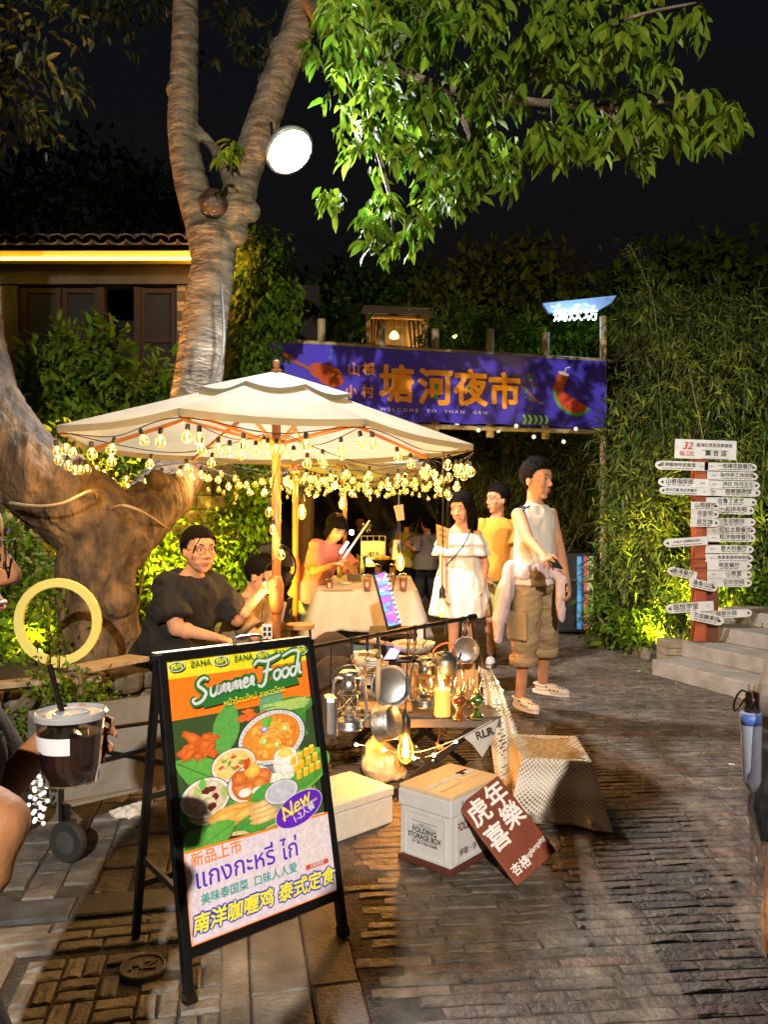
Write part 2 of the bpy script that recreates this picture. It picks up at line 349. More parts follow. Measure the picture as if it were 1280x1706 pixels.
def block_mesh(name, L_, W_, H_, mat, seed, chip=.004):
    """a brick lying with its worn top up: bevelled rim, uneven corners"""
    rd = random.Random(seed); mb = MB(); b = min(.006, W_ * .12); v = []
    for z, ins in ((-H_, 0), (-b * .8, 0), (0, b)):
        for x, y in ((-1, -1), (-.33, -1), (.33, -1), (1, -1), (1, 1), (.33, 1), (-.33, 1), (-1, 1)):
            v.append((x * (L_ / 2 - (ins if abs(x) == 1 else 0)) + rd.uniform(-chip, chip) * .6, y * (W_ / 2 - ins) + rd.uniform(-chip, chip) * .6, z + (rd.uniform(-chip, chip * .3) if z == 0 else 0)))
    f = [(16, 17, 22, 23), (17, 18, 21, 22), (18, 19, 20, 21)] + [(a * 8 + k, a * 8 + (k + 1) % 8, a * 8 + 8 + (k + 1) % 8, a * 8 + 8 + k) for a in (0, 1) for k in range(8)]
    mb.add(v, f); return mb.mesh(name, mat=mat)
# ---- brick road, thin bricks laid on edge
road = sheet('brick_road', [tuple(LF(0, -3)[:2]), (9, -1.2), (9, 26), (-3.2, 26), (-3.2, 6.4), tuple(LF(0, 2.6)[:2])], -0.0075, m_mortar); 
BL, BW = .235, .0465; PITCH = .054; rot = R(5); A1 = Vector((math.cos(rot), math.sin(rot), 0)); A2 = Vector((-math.sin(rot), math.cos(rot), 0))
bvars = [block_mesh('brick', BL, BW, .04, m_brick, i, .0045) for i in range(14)]
def left_limit(y):   # x where the road begins
    t = (y - 2.1) / .98
    return -.03 - .19 * t if y < 4.6 else -3.0
n_near = 0; far = MB(); far.col = (1, 1, 1); rd = random.Random(3); rows = []
for r in range(-6, 400):
    c = A2 * (r * PITCH + 1.75); x = -4.6 + rd.random() * .25
    if c.y > 22: break
    while x < 8.5:
        ln = BL * rd.choice((1, 1, 1, .97, .72, 1.03)); p = c + A1 * (x + ln / 2) + A2 * rd.uniform(-.0035, .0035); x += ln + rd.uniform(.005, .013)
        if p.x - ln / 2 < left_limit(p.y) or p.y < .6: continue
        half = 640 / 1300 * p.y
        if abs(p.x) > half * 1.25 + .5: continue
        vis = abs(p.x) < half + .1 and p.y > 1.95
        rows.append((p.y, vis, p, ln))
        if p.y > 9: x += 0
rows.sort(key=lambda q: (not q[1], q[0]))
for k, (yy, vis, p, ln) in enumerate(rows):
    dz = rd.uniform(-.003, .001); rz = rot + rd.uniform(-.022, .022)
    if vis and k < 300:
        o = link('brick', rd.choice(bvars), None, road); o.location = (p.x, p.y, dz); o.rotation_euler = (rd.uniform(-.02, .02), rd.uniform(-.005, .005), rz + (math.pi if rd.random() < .5 else 0)); o.scale = (ln / BL, 1, 1)
    elif yy < 22:
        g = rd.random(); far.col = (g, g, g); w = BW * .94; ca, sa = math.cos(rz), math.sin(rz); vs = []
        for zz, ins in ((-.02, 0), (dz, .004)):
            for a, b in ((-1, -1), (1, -1), (1, 1), (-1, 1)):
                X = a * (ln / 2 - ins) + rd.uniform(-.004, .004); Yy = b * (w / 2 - ins) + rd.uniform(-.003, .003); vs.append((p.x + X * ca - Yy * sa, p.y + X * sa + Yy * ca, zz + rd.uniform(-.0025, .001) * (zz > -.01)))
        far.add(vs, [(4, 5, 6, 7), (0, 1, 5, 4), (1, 2, 6, 5), (2, 3, 7, 6), (3, 0, 4, 7)])
tag(far.build('brick', m_brick_a, road), kind='stuff')
# ---- left pavement
pave = sheet('pavement', [tuple(LF(-.002, -3)[:2]), tuple(LF(-.002, 2.6)[:2]), tuple(LF(-3.5, 2.6)[:2]), tuple(LF(-3.5, -3)[:2])], -0.014, m_mortar)
def piece(u, v, lu, lv, mat, name='paving_stone', z=0, ry=0, chip=.003, parent=None):
    me = block_mesh(name, lu, lv, .04, mat, random.random(), chip); o = link(name, me, None, parent or pave); o.location = LF(u, v, z + random.uniform(-.002, .002)); o.rotation_euler = (0, 0, th + ry + random.uniform(-.004, .004)); return o
for k in range(7): piece(-.075, -.55 + k * .5, .14, .494, m_dark_strip, 'border_stone', z=.002)
for k in range(5): piece(-.235, -.42 + k * .41, .165, .402, m_slab, 'border_stone')
for k in range(4): piece(-.62 - k * .6, .84, .59, .15, m_granite, 'granite_strip', z=.001)
for k in range(7): piece(-.50 - k * .31, .70, .30, .055, m_slab); piece(-.36 - k * .31, .638, .30, .055, m_slab)
# patterned slab: basket weave of small blocks round a cover
hz = G(237, 1610)
piece(-.66, -.255, .70, .09, m_slab)
for k in range(4): piece(-.40 - k * .3, -.36, .29, .1, m_slab)
piece(-1.10, .2, .13, .80, m_slab); piece(-.365, .2, .08, .80, m_slab)
piece(-1.33, .2, .32, .80, m_slab); piece(-1.66, .2, .32, .80, m_slab)
c0 = .118
for i in range(5):
    for j in range(6):
        u = -.46 - i * c0; v = -.15 + j * c0; w = LF(u, v)
        for s in (-1, 1):
            ho = (i + j) % 2; uu = u + (0 if ho else s * c0 / 4); vv = v + (s * c0 / 4 if ho else 0); q = LF(uu, vv)
            if (q - hz).length < .085: continue
            piece(uu, vv, (c0 - .012) if ho else c0 / 2 - .010, c0 / 2 - .010 if ho else (c0 - .012), m_slab, chip=.004)
for k in range(5): piece(-.43 - k * .14, .575, .132, .05, m_slab)
mc = thing('manhole_cover', 'small round cover with the letters HZ among patterned paving blocks', 'manhole cover', (hz.x, hz.y, 0))
MB().lathe((hz.x, hz.y, -.02), [(.07, 0), (.07, .02), (.066, .024), (.062, .024), (.060, .019), (0.001, .019)], 32, cap=False).build('cover', m_slab, mc)
bd = Board((hz.x, hz.y, .0005), E1, E2); bd.z = 0; tm = MB(); vs, fs = text_mesh('HZ', .06, .012, .003); tm.add([bd.pt(p.x, p.y, p.z + .001) for p in vs], fs); tm.build('letter', m_slab, mc)
# grey bricks beyond the granite strip, laid lengthwise
bvarg = [block_mesh('paving_brick', .115, .20, .04, m_paver, 40 + i, .005) for i in range(10)]; kk = 0
for i in range(26):
    for j in range(10):
        u = -.06 - i * .125; v = 1.03 + j * .212 + (i % 2) * .1; q = LF(u, v)
        if abs(q.x) > .5 * q.y + .25: continue
        o = link('paving_brick', random.choice(bvarg), None, pave); o.location = (q.x, q.y, random.uniform(-.006, .002)); o.rotation_euler = (random.uniform(-.02, .02), random.uniform(-.02, .02), th + random.uniform(-.03, .03)); kk += 1
# cigarette end and scraps
mp = pm('paper_scrap', (.6, .56, .48), rough=.8)
for k, (px, py, ln, a) in enumerate([(244, 1533, .03, .1), (162, 1490, .014, 1.0), (1220, 1275, .03, -.4), (1065, 1119, .03, .2), (1128, 1140, .02, 1.2)]):
    g = G(px, py); o = MB().tube([g + Vector((-ln / 2 * math.cos(a), -ln / 2 * math.sin(a), .006)), g + Vector((ln / 2 * math.cos(a), ln / 2 * math.sin(a), .006))], .0035, 6).build('cigarette_end', mp, origin=g)
    tag(o, ['cigarette end on the pale slab behind the poster stand', 'tiny scrap beside the granite strip', 'small white scrap on open bricks at right', 'pale scrap on bricks near the wooden planter', 'pale scrap on bricks by the lowest step'][k], 'litter')
# ---- steps on the right
m_conc = pm('step_concrete', (.20, .175, .14), (.30, .265, .22), scale=6, rough=.75, bump=.5, bscale=70)
SD = Vector((.345, -.938, 0)); SN = Vector((.938, .345, 0)); S0 = Vector((2.39, 6.95, 0))
def slabpoly(off0, back, z0, z1, along0=0.0):
    a = S0 + SN * off0 + SD * along0; b = S0 + SN * off0 + SD * 6; return [Vector((p.x, p.y, z0)) for p in (a, b, b + SN * back, a + SN * back)], Vector((0, 0, z1 - z0))
steps = thing('concrete_steps', None, None, S0); tag(steps, kind='structure')
for k in range(4):
    mb = MB(); po, d = slabpoly(k * .345, .5 if k < 3 else 3, k * .13 - (.04 if k == 0 else -.002), k * .13 + .13, -k * .12 if k else 0.0); mb.prism(po, d); mb.build('step', m_conc, steps, bevel=.008)
# ================================================================== PLANT MATERIALS
m_leaf = pm('leaf', (.070, .135, .009), rough=.62, spec=.14, attr='Col', c2=(.11, .18, .014), scale=3, translucent=.28)
m_bleaf = pm('bamboo_leaf', (.065, .11, .024), rough=.65, spec=.2, attr='Col', c2=(.14, .18, .05), scale=2, translucent=.3)
m_dim_leaf = pm('dimmed_leaf', (.02, .035, .012), rough=.5, attr='Col', c2=(.03, .045, .015), scale=2)  # darker copy of the leaf, dim light put into its colour
m_twig = pm('twig', (.10, .075, .045), (.16, .12, .07), scale=30, rough=.8)
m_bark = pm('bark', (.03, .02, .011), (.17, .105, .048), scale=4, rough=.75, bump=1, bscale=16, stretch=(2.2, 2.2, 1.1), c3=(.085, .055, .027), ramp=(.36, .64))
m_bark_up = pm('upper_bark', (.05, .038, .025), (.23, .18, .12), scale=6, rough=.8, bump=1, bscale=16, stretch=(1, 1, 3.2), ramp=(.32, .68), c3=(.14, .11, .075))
m_soil = pm('soil', (.035, .025, .016), (.06, .045, .025), scale=20, rough=.95, bump=1, bscale=50)
# ================================================================== HOUSE ON THE LEFT
hy = 8.2; hx0, hx1 = -6.2, -1.66
house = thing('tiled_house', 'old house with wavy tiled eave, yellow light strip and dark wooden windows', 'house', (-3.6, hy, 0))
m_plas = pm('plaster', (.06, .05, .038), (.04, .034, .027), scale=3, rough=.9, bump=.4)
m_wood_d = pm('dark_wood', (.016, .009, .006), (.028, .015, .009), scale=10, rough=.6, spec=.2, stretch=(1, 1, 9))
m_block = objrand_mat('wall_block', [(.30, .25, .15), (.38, .31, .18), (.25, .21, .14)], rough=.85, bump=.7, bscale=40)
def hp(px, py, dy=0): return P(px, py, hy + dy)
# lower wall of blocks, the picked ones beside the vines
wl = MB().box(((hx0 + hx1) / 2, hy + .16, 1.35), (hx1 - hx0, .3, 2.7)).build('wall', m_plas, house)
blk = [block_mesh('wall_block', .30, .135, .05, m_block, 80 + i, .004) for i in range(6)]
for r in range(17):
    for c in range(7):
        x = hx1 - .16 - c * .312 - (r % 2) * .15; z = .08 + r * .148
        o = link('wall_block', random.choice(blk), None, wl); o.location = Vector((x, hy, z)) - off_of(wl); o.rotation_euler = (R(90), 0, 0)
# upper storey: piers, lintel, windows
zt = hp(0, 450).z; zs = hp(0, 617).z
MB().box(((hx0 + hx1) / 2, hy + .12, (hp(0, 474).z + zt + .25) / 2 + .01), (hx1 - hx0, .22, zt + .25 - hp(0, 474).z)).build('lintel', m_plas, house)
MB().box(((hx0 + hx1) / 2, hy + .05, zs - .13), (hx1 - hx0 + .1, .42, .22)).build('sill_wall', m_plas, house, bevel=.01)
m_pier = objrand_mat('pier_brick', [(.22, .16, .10), (.30, .23, .15), (.18, .13, .09)], rough=.8, bump=.5)
pb = [block_mesh('pier_brick', .085, .045, .04, m_pier, 120 + i, .003) for i in range(4)]
for a, b in ((-60, 24), (293, 400)):
    xa, xb = hp(a, 0).x, hp(b, 0).x; pr = MB().box(((xa + xb) / 2, hy + .13, (zs + hp(0, 474).z) / 2), (xb - xa, .2, hp(0, 474).z - zs)).build('pier', m_plas, house)
    nr = int((hp(0, 476).z - zs) / .052); nc = max(1, int((min(xb, xa + .38) - xa) / .094))
    for r in range(nr):
        for c in range(nc):
            if (r // 2) % 2 == 1 and c % 2 == 0: continue
            o = link('brick', random.choice(pb), None, pr); o.location = Vector((xa + .05 + c * .094, hy + .02, zs + .03 + r * .052)) - off_of(pr); o.rotation_euler = (R(90), 0, 0)
MB().box((hp(160, 0).x, hy + 1.2, 3.1), (4.5, .04, 2.2)).build('back_room_wall', pm('room_darkness', (.012, .010, .008), rough=.9), house)  # darkness of the unlit room put into the wall's colour
m_pane = pm('window_glass', (.02, .022, .024), rough=.08, spec=.6)
for k, (a, b) in enumerate(((28, 96), (98, 162), (228, 292))):
    xa, xb = hp(a, 0).x, hp(b, 0).x; z0, z1 = zs, hp(0, 476).z; w = MB()
    for x in (xa + .03, xb - .03): w.box((x, hy + .10, (z0 + z1) / 2), (.06, .06, z1 - z0))
    for z in (z0 + .03, z1 - .03, z0 + (z1 - z0) * .38): w.box(((xa + xb) / 2, hy + .10, z), (xb - xa - .12, .05, .05))
    wf = w.build('window', m_wood_d, house); MB().box(((xa + xb) / 2, hy + .11, (z0 + z1) / 2), (xb - xa - .12, .01, z1 - z0 - .06)).build('pane', m_pane, wf)
for px in (165, 226): MB().box((hp(px, 0).x, hy + .09, (zs + hp(0, 476).z) / 2), (.07, .09, hp(0, 476).z - zs)).build('mullion', m_wood_d, house)
# eave board, tiles, light strip
m_tile = objrand_mat('roof_tile', [(.09, .065, .05), (.13, .09, .065), (.07, .055, .045)], rough=.7, bump=.6, bscale=50)
ev = MB().box(((hx0 + hx1 + .1) / 2, hy - .30, 4.03), (hx1 - hx0 + .15, .10, .10)).build('eave_board', pm('eave_glow_tint', (.70, .46, .12), rough=.7), house)  # yellow glow of the light strip put into the board's colour
st = MB().tube([(hx0, hy - .41, 3.985), (hx1 + .05, hy - .41, 3.985)], .013, 8).build('light_strip', em('strip_glow', (1, .66, .06), 6), ev)
sb = MB()
sb.add([(hx0, hy - .42, 4.13), (hx1 + .1, hy - .42, 4.13), (hx1 + .1, hy + 2.2, 5.0), (hx0, hy + 2.2, 5.0)], [(0, 1, 2, 3)]); roof = sb.build('roof', m_wood_d, house)
def tile_mesh(seed, up):
    mb = MB(); rd = random.Random(seed); L_ = .42
    def f(i, j):
        a = math.pi * (i - .5) * .95; y = j * L_; return Vector((math.sin(a) * .085, y, (math.cos(a) * .05 if up else -math.cos(a) * .045 + .02) + rd.uniform(-.003, .003)))
    mb.grid(f, 8, 1); v0 = list(mb.v); mb2 = MB(); mb2.v = v0 + [(x, y, z - .012) for x, y, z in v0]; n = len(v0); mb2.f = list(mb.f) + [tuple(q + n for q in reversed(g)) for g in mb.f] + [(i, i + n, i + n + 1, i + 1) for i in range(8)]; return mb2.mesh('roof_tile', mat=m_tile, smooth=False)
tu = [tile_mesh(i, True) for i in range(3)]; td = [tile_mesh(9 + i, False) for i in range(3)]; sl = math.atan2(.87, 2.62)
for i in range(26):
    for r in range(5):
        for up in (0, 1):
            x = hx1 + .02 - i * .17 - (.085 if up else 0)
            if x < hx0: continue
            y = -.44 + r * .36; o = link('roof_tile', random.choice(tu if up else td), None, roof); o.location = Vector((x + random.uniform(-.008, .008), hy + y, 4.15 + (y + .44) * math.tan(sl) + .01 * r + (.02 if up else 0))) - off_of(roof); o.rotation_euler = (sl, random.uniform(-.05, .05), random.uniform(-.04, .04))
# small eave lantern at the corner behind the trunk
el = thing('eave_lantern', 'small amber lantern glowing at the house corner behind the tree trunk', 'lantern', (hx1 + .04, hy - .5, 3.95)); c = off_of(el)
MB().tube([c + Vector((0, .1, .1)), c + Vector((0, 0, .1)), c + Vector((0, 0, .06))], .008, 6).build('bracket', m_wood_d, el); MB().ball(c, .045).build('globe', em('lantern_amber', (1, .42, .06), 30), el); lamp('POINT', c + Vector((0, -.08, -.05)), 16, AMBER, .04, el)
# ================================================================== PLANTER WALL, SOIL
Wp = [Vector((-3.0, 3.55, 0)), Vector((-1.92, 3.95, 0)), Vector((-1.36, 4.45, 0)), Vector((-1.16, 5.1, 0)), Vector((-1.05, 7.2, 0))]
m_stone = objrand_mat('rubble_stone', [(.15, .12, .085), (.22, .175, .12), (.13, .11, .085)], rough=.85, bump=1, bscale=25, nscale=8)
pwall = thing('stone_planter_wall', 'low rubble stone wall holding the tree bed, boards on its top', 'wall', (-1.9, 4, 0))
core = MB()
for a, b in zip(Wp[:-1], Wp[1:]):
    q = (b - a).normalized(); nrm = Vector((-q.y, q.x, 0)); core.prism([a + nrm * .06, b + nrm * .06, b + nrm * .30, a + nrm * .30], (0, 0, .5))
core.build('wall_core', m_soil, pwall)
def rock(c, r, mat, parent, name='stone', seed=0, M=None):
    mb = MB(); mb.ball((0, 0, 0), 1, 10, 7); vs = []
    for v in mb.v:
        p = Vector(v); p = Vector([math.copysign(abs(q) ** .55, q) for q in p]); p = Vector((p.x * r[0], p.y * r[1], p.z * r[2])); k = 1 + .16 * noise.noise(p * 4.1 + Vector((seed * 7.7, seed, 0))); vs.append(Vector(c) + (M or Matrix.Identity(3)) @ (p * k))
    mb.v = [tuple(v) for v in vs]; return mb.build(name, mat, parent, smooth=False)
sd = 0
for a, b in zip(Wp[:-1], Wp[1:]):
    d = b - a; L_ = d.length; q = d.normalized(); nrm = Vector((-q.y, q.x, 0)); M = Matrix((q, nrm, Vector((0, 0, 1)))).transposed(); z = 0
    for row, h in enumerate((.19, .18, .16)):
        x = 0
        while x < L_ - .05:
            w = random.uniform(.2, .36); w = min(w, L_ - x); c = a + q * (x + w / 2) + nrm * .07 + Vector((0, 0, z + h / 2)); rock(c, (w / 2 * .97, .10, h / 2 * .97), m_stone, pwall, seed=sd, M=M); sd += 1; x += w
        z += h
m_plank = pm('weathered_plank', (.30, .22, .13), (.42, .33, .20), scale=6, rough=.8, bump=.5, bscale=25, stretch=(1, 6, 6))
for k, (a, b, dz, w) in enumerate(((P(-90, 1148, 3.72), P(165, 1100, 4.05), .0, .13), (P(-90, 1180, 3.62), P(112, 1136, 3.88), -.0, .10), (P(130, 1128, 3.98), P(232, 1096, 4.32), 0, .16))):
    a.z = b.z = .545 + .028 * k; MB().bar(a, b, w, .025).build('plank', m_plank, pwall, bevel=.003)
sheet('planter_soil', [(Wp[0].x - 2, Wp[0].y + .1)] + [(p.x - .1, p.y + .14) for p in Wp[:3]] + [(-1.3, 5.1), (-1.25, 8.05), (-6.2, 8.05)], .48, m_soil)
# ================================================================== BIG TREE
Yt = 5.1
def RP(px, py, Y, rpx): return P(px, py, Y), rpx * Y / F
def limb(mb, pts, n=5, seg=14, knots=0):
    ps = catmull([p for p, r in pts], n); rs = [r for p, r in pts]; rr = []
    for i in range(len(ps)):
        t = i / n; k = min(int(t), len(rs) - 2); f = t - k; rr.append(rs[k] * (1 - f) + rs[k + 1] * f)
    mb.tube(ps, rr, seg); return ps
tree = thing('old_tree', 'large old tree, thick forked trunk leaning over the parasol with hanging leaves', 'tree', P(165, 1105, Yt)); tb = MB()
limb(tb, [RP(170, 1150, Yt, 85), RP(166, 1090, Yt, 68), RP(160, 1010, Yt, 60), RP(160, 940, Yt, 62), RP(185, 885, Yt + .1, 72)])
limb(tb, [RP(185, 900, Yt + .1, 66), RP(130, 850, Yt, 72), RP(70, 800, Yt - .1, 68), RP(10, 735, Yt - .15, 60), RP(-35, 650, Yt - .1, 56), RP(-60, 540, Yt, 56), RP(-90, 380, Yt, 50), RP(-100, 100, Yt, 45), RP(-60, -200, Yt, 40)])
limb(tb, [RP(185, 895, Yt + .1, 62), RP(232, 860, Yt + .3, 50), RP(275, 815, Yt + .85, 46), RP(302, 765, Yt + 1.1, 45), RP(318, 700, 6.25, 42)])
for px, py, r in ((262, 800, 18), (120, 830, 30), (95, 1100, 26), (232, 1095, 30), (190, 1000, 28)): tb.ball(P(px, py, Yt - .12 + (.4 if px > 250 else 0)), r * Yt / F)
def bark_disp(co, no):
    out = np.empty(len(co))
    for i, p in enumerate(co):
        q = Vector(p); out[i] = .022 * noise.noise(q * 3.0) + .018 * (.5 - abs(noise.noise(Vector((p[0] * 5 + p[2], p[1] * 5, p[2] * 1.6))))) + .009 * (1 - 2 * abs(noise.noise(Vector((p[0] * 11 + p[2] * 3, p[1] * 11, p[2] * 4))))) + .006 * noise.noise(q * 24) - .011 * max(0, .22 - abs(noise.noise(Vector((p[0] * 13 + 2 * noise.noise(q * 4), p[1] * 13, p[2] * 5 + 3 * noise.noise(q * 3)))))) * 3
    return out
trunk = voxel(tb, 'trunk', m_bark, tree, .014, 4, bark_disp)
ub = MB(); YU = 6.2
limb(ub, [RP(300, 775, Yt + 1.1, 40), RP(318, 700, YU, 43), RP(333, 610, YU, 40), RP(343, 520, YU, 37), RP(355, 440, YU, 37), RP(352, 385, YU, 44)])
limb(ub, [RP(350, 400, YU, 36), RP(325, 330, YU, 29), RP(306, 240, YU, 26), RP(305, 150, YU, 24), RP(309, 50, YU, 21), RP(308, -120, YU, 19)], seg=12)
limb(ub, [RP(360, 400, YU, 34), RP(392, 345, YU, 30), RP(408, 290, YU, 27), RP(438, 205, YU, 29), RP(468, 120, YU, 26), RP(492, 60, YU, 27), RP(520, -20, YU, 30), RP(560, -160, YU, 26)], seg=12)
limb(ub, [RP(326, 215, YU, 9), RP(350, 240, YU, 8), RP(370, 268, YU, 11), RP(385, 300, YU, 16)], seg=8)
for px, py, r in ((418, 352, 16), (470, 85, 22), (392, 392, 20), (350, 500, 12), (290, 150, 14), (478, 84, 14)): ub.ball(P(px, py, YU - .03), r * YU / F)
def bark2(co, no):
    out = np.empty(len(co))
    for i, p in enumerate(co): q = Vector(p); out[i] = .012 * noise.noise(q * 2.5) + .0035 * noise.noise(Vector((p[0] * 3, p[1] * 3, p[2] * 17))) + .006 * abs(noise.noise(q * 9)) - .008 * max(0, .12 - abs(noise.noise(Vector((p[0] * 4, p[1] * 4, p[2] * 13))))) * 4 + .003 * noise.noise(q * 40)
    return out
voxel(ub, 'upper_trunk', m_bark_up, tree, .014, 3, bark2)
for pts in ([RP(100, 838, Yt - .36, 3), RP(150, 838, Yt - .45, 3), RP(196, 822, Yt - .4, 3), RP(215, 818, Yt - .1, 3)], [RP(188, 848, Yt - .2, 3), RP(225, 842, Yt - .22, 3), RP(262, 862, Yt + .0, 3), RP(284, 876, Yt + .3, 3)]):
    pass
rp = thing('tied_rope', 'grey rope tied round the two low limbs of the big tree', 'rope', P(130, 835, Yt - .4))
rb = MB(); rb.tube(catmull([P(16, 838, Yt - .42), P(60, 843, Yt - .50), P(105, 838, Yt - .50), P(150, 818, Yt - .42), P(160, 830, Yt - .20)], 5), .009, 7); rb.tube(catmull([P(180, 850, Yt - .1), P(205, 842, Yt - .32), P(240, 855, Yt - .18), P(275, 878, Yt + .28), P(284, 884, Yt + .6)], 5), .009, 7); rb.build('rope_loop', pm('rope', (.28, .22, .14), rough=.8), rp)
nb_ = MB().ball(P(356, 342, YU - .12), .12, 20, 14); ob = voxel(nb_, 'dark_bundle', pm('dark_bundle_skin', (.03, .02, .018), (.06, .035, .02), scale=30, rough=.35, bump=.8), None, .02, 1, lambda co, no: np.array([.02 * noise.noise(Vector(p) * 15) for p in co]), origin=P(356, 342, YU - .12))
tag(ob, 'dark round bundle wedged in the fork of the upper trunk', 'bundle')
cb = MB().tube(catmull([P(368, 470, YU - .2), P(372, 540, YU - .17), P(370, 590, YU - .2), P(355, 640, YU - .2)], 5), .012, 6).build('cable', pm('grey_cable', (.12, .12, .12), rough=.5), origin=P(368, 470, YU - .2)); tag(cb, 'pale cable running down the upper tree trunk above the parasol', 'cable')
# branches and drooping leaf whorls over the lane
br = MB()
BR = [[(515, -10, 6.1, 22), (560, 60, 5.6, 12), (640, 105, 5.0, 9), (745, 148, 4.5, 8), (850, 165, 4.3, 7), (1000, 178, 4.2, 5.5), (1100, 170, 4.2, 4), (1180, 160, 4.2, 3)],
      [(545, 40, 5.4, 8), (600, 120, 5.0, 6), (625, 230, 4.9, 5), (650, 330, 4.9, 3), (655, 400, 4.9, 2)], [(640, 105, 5.0, 7), (700, 30, 4.6, 6), (800, -30, 4.2, 5)],
      [(745, 148, 4.5, 6), (780, 220, 4.5, 4), (790, 300, 4.5, 2.5), (800, 340, 4.5, 2)], [(850, 165, 4.3, 5), (930, 90, 4.2, 4), (1050, 30, 4.1, 3), (1160, 5, 4.1, 2)],
      [(920, 172, 4.25, 3), (925, 230, 4.2, 2), (940, 270, 4.2, 1.5)], [(1000, 178, 4.2, 3), (1060, 230, 4.2, 2), (1065, 290, 4.2, 1.5)], [(520, -30, 5.4, 8), (560, 10, 4.4, 6), (570, 30, 3.9, 4)]]
for b in BR: limb(br, [RP(a, c, Y, r) for a, c, Y, r in b], seg=6)
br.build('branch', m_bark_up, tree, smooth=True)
cl = [(700, 90, 150, 105, 4.9, 78), (600, 60, 70, 90, 5.0, 34), (650, 210, 90, 90, 4.9, 50), (770, 215, 95, 95, 4.6, 52), (655, 360, 60, 70, 4.9, 26), (745, 320, 60, 55, 4.7, 20), (620, 400, 25, 25, 4.9, 5), (880, 105, 130, 85, 4.4, 52),
      (980, 215, 120, 45, 4.25, 30), (1120, 195, 110, 40, 4.2, 34), (1050, 40, 140, 45, 4.2, 30), (900, 30, 150, 60, 4.3, 44), (850, 290, 18, 35, 4.4, 4), (1065, 270, 30, 25, 4.2, 4), (1200, 200, 60, 30, 4.2, 12), (570, 20, 35, 40, 4.0, 10), (560, 340, 26, 22, 4.9, 5), (930, 240, 40, 35, 4.2, 8),
      (545, 110, 35, 60, 5.3, 14), (1040, 120, 90, 30, 4.2, 10), (382, 262, 26, 24, 6.0, 5), (710, 30, 90, 60, 4.4, 20)]
LP, LD, LS = [], [], []
for (cx, cy, rx, ry, Y, n) in cl:
    for k in range(n):
        a = random.random() * 6.283; q = math.sqrt(random.random()); c = P(cx + rx * q * math.cos(a), cy + ry * q * math.sin(a) - 8, Y + random.uniform(-.5, .45)); base = random.uniform(.82, 1.15)
        tw = Vector((random.gauss(0, .5), random.gauss(0, .5), -.5))
        for j in range(random.randint(6, 9)):
            az = random.random() * 6.283; LP.append(c + Vector((random.gauss(0, .018), random.gauss(0, .018), random.uniform(-.04, .04)))); LD.append(Vector((math.cos(az), math.sin(az), random.uniform(-1.9, -.25))) + tw * .4); LS.append(random.uniform(.085, .155) * base)
near = sorted(range(len(LP)), key=lambda i: LP[i].y / LS[i]); ns = set(near[:300]); lv = []
for q in range(8):
    T, F_ = leaf_template('broad'); T = T.copy(); T[:, 2] += -.10 * T[:, 0] ** 2 * random.uniform(-.4, 1.4) + .02 * np.sin(T[:, 0] * 9 + q); T[:, 1] *= random.uniform(.85, 1.15); me = bpy.data.meshes.new('leaf'); me.from_pydata(T.tolist(), [], F_)
    w = random.uniform(.8, 1.25); ca = me.color_attributes.new('Col', 'FLOAT_COLOR', 'POINT'); ca.data.foreach_set('color', np.tile([w * random.uniform(.9, 1.3), w, w * .8, 1], (8, 1)).astype(np.float32).ravel()); me.materials.append(m_leaf); lv.append(me)
toff = off_of(tree)
for i in near[:300]:
    o = link('leaf', random.choice(lv), None, tree); d = LD[i].normalized(); r, u, _ = frame_of(d, Vector((random.gauss(0, .4), random.gauss(0, .4), 1))); o.matrix_local = Matrix.Translation(LP[i] - toff) @ Matrix((d, -r, u)).transposed().to_4x4() @ Matrix.Scale(LS[i], 4)
rest = [i for i in range(len(LP)) if i not in ns]
tag(leaves_mesh('leaf', [LP[i] for i in rest], [LD[i] for i in rest], [LS[i] for i in rest], 'broad', m_leaf, tree), kind='stuff')
# crown behind, top left, its dimness put into the leaf colour
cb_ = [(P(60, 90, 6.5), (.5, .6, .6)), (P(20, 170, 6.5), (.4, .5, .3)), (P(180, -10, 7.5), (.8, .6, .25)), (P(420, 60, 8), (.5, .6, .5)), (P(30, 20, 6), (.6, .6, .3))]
p, d = clumped(cb_, 150, 8, .06); tag(leaves_mesh('leaf', p, d + [0, 0, -.8], rng.uniform(.09, .15, len(p)), 'broad', m_dim_leaf, tree), kind='stuff')
# flood lamp clamped to the right stem
LC = P(483, 253, 5.75); LN = Vector((.46, -.42, -.78)).normalized()
fl = thing('flood_lamp', 'round white flood lamp shining from the upper right tree stem', 'lamp', LC)
MB().lathe(LC, [(.185, .0), (.19, .012), (.175, .05), (.11, .10), (.05, .13), (.045, .20), (.0, .21)], 28, axis=-LN).build('shade', pm('lamp_shade_grey', (.35, .36, .38), rough=.4, metal=.5), fl, smooth=True)
MB().lathe(LC + LN * .004, [(.166, 0), (.160, .004), (.0005, .016)], 32, axis=LN).build('lens', em('flood_white', (.86, .93, 1.0), 45), fl)
MB().tube([LC - LN * .19, LC - LN * .24 + Vector((-.05, .1, .02)), P(452, 205, YU - .1)], .012, 7).build('arm', pm('black_metal', (.015, .015, .016), rough=.4, metal=.6), fl)
ad = bpy.data.lights.new('light', 'SPOT'); ad.energy = 360; ad.color = (.93, .95, 1.0); ad.spot_size = R(165); ad.spot_blend = .5; ad.shadow_soft_size = .12
ao = bpy.data.objects.new('light', ad); COL.objects.link(ao); ao.parent = fl; ao.location = LN * .15; ao.rotation_euler = LN.to_track_quat('-Z', 'Y').to_euler()
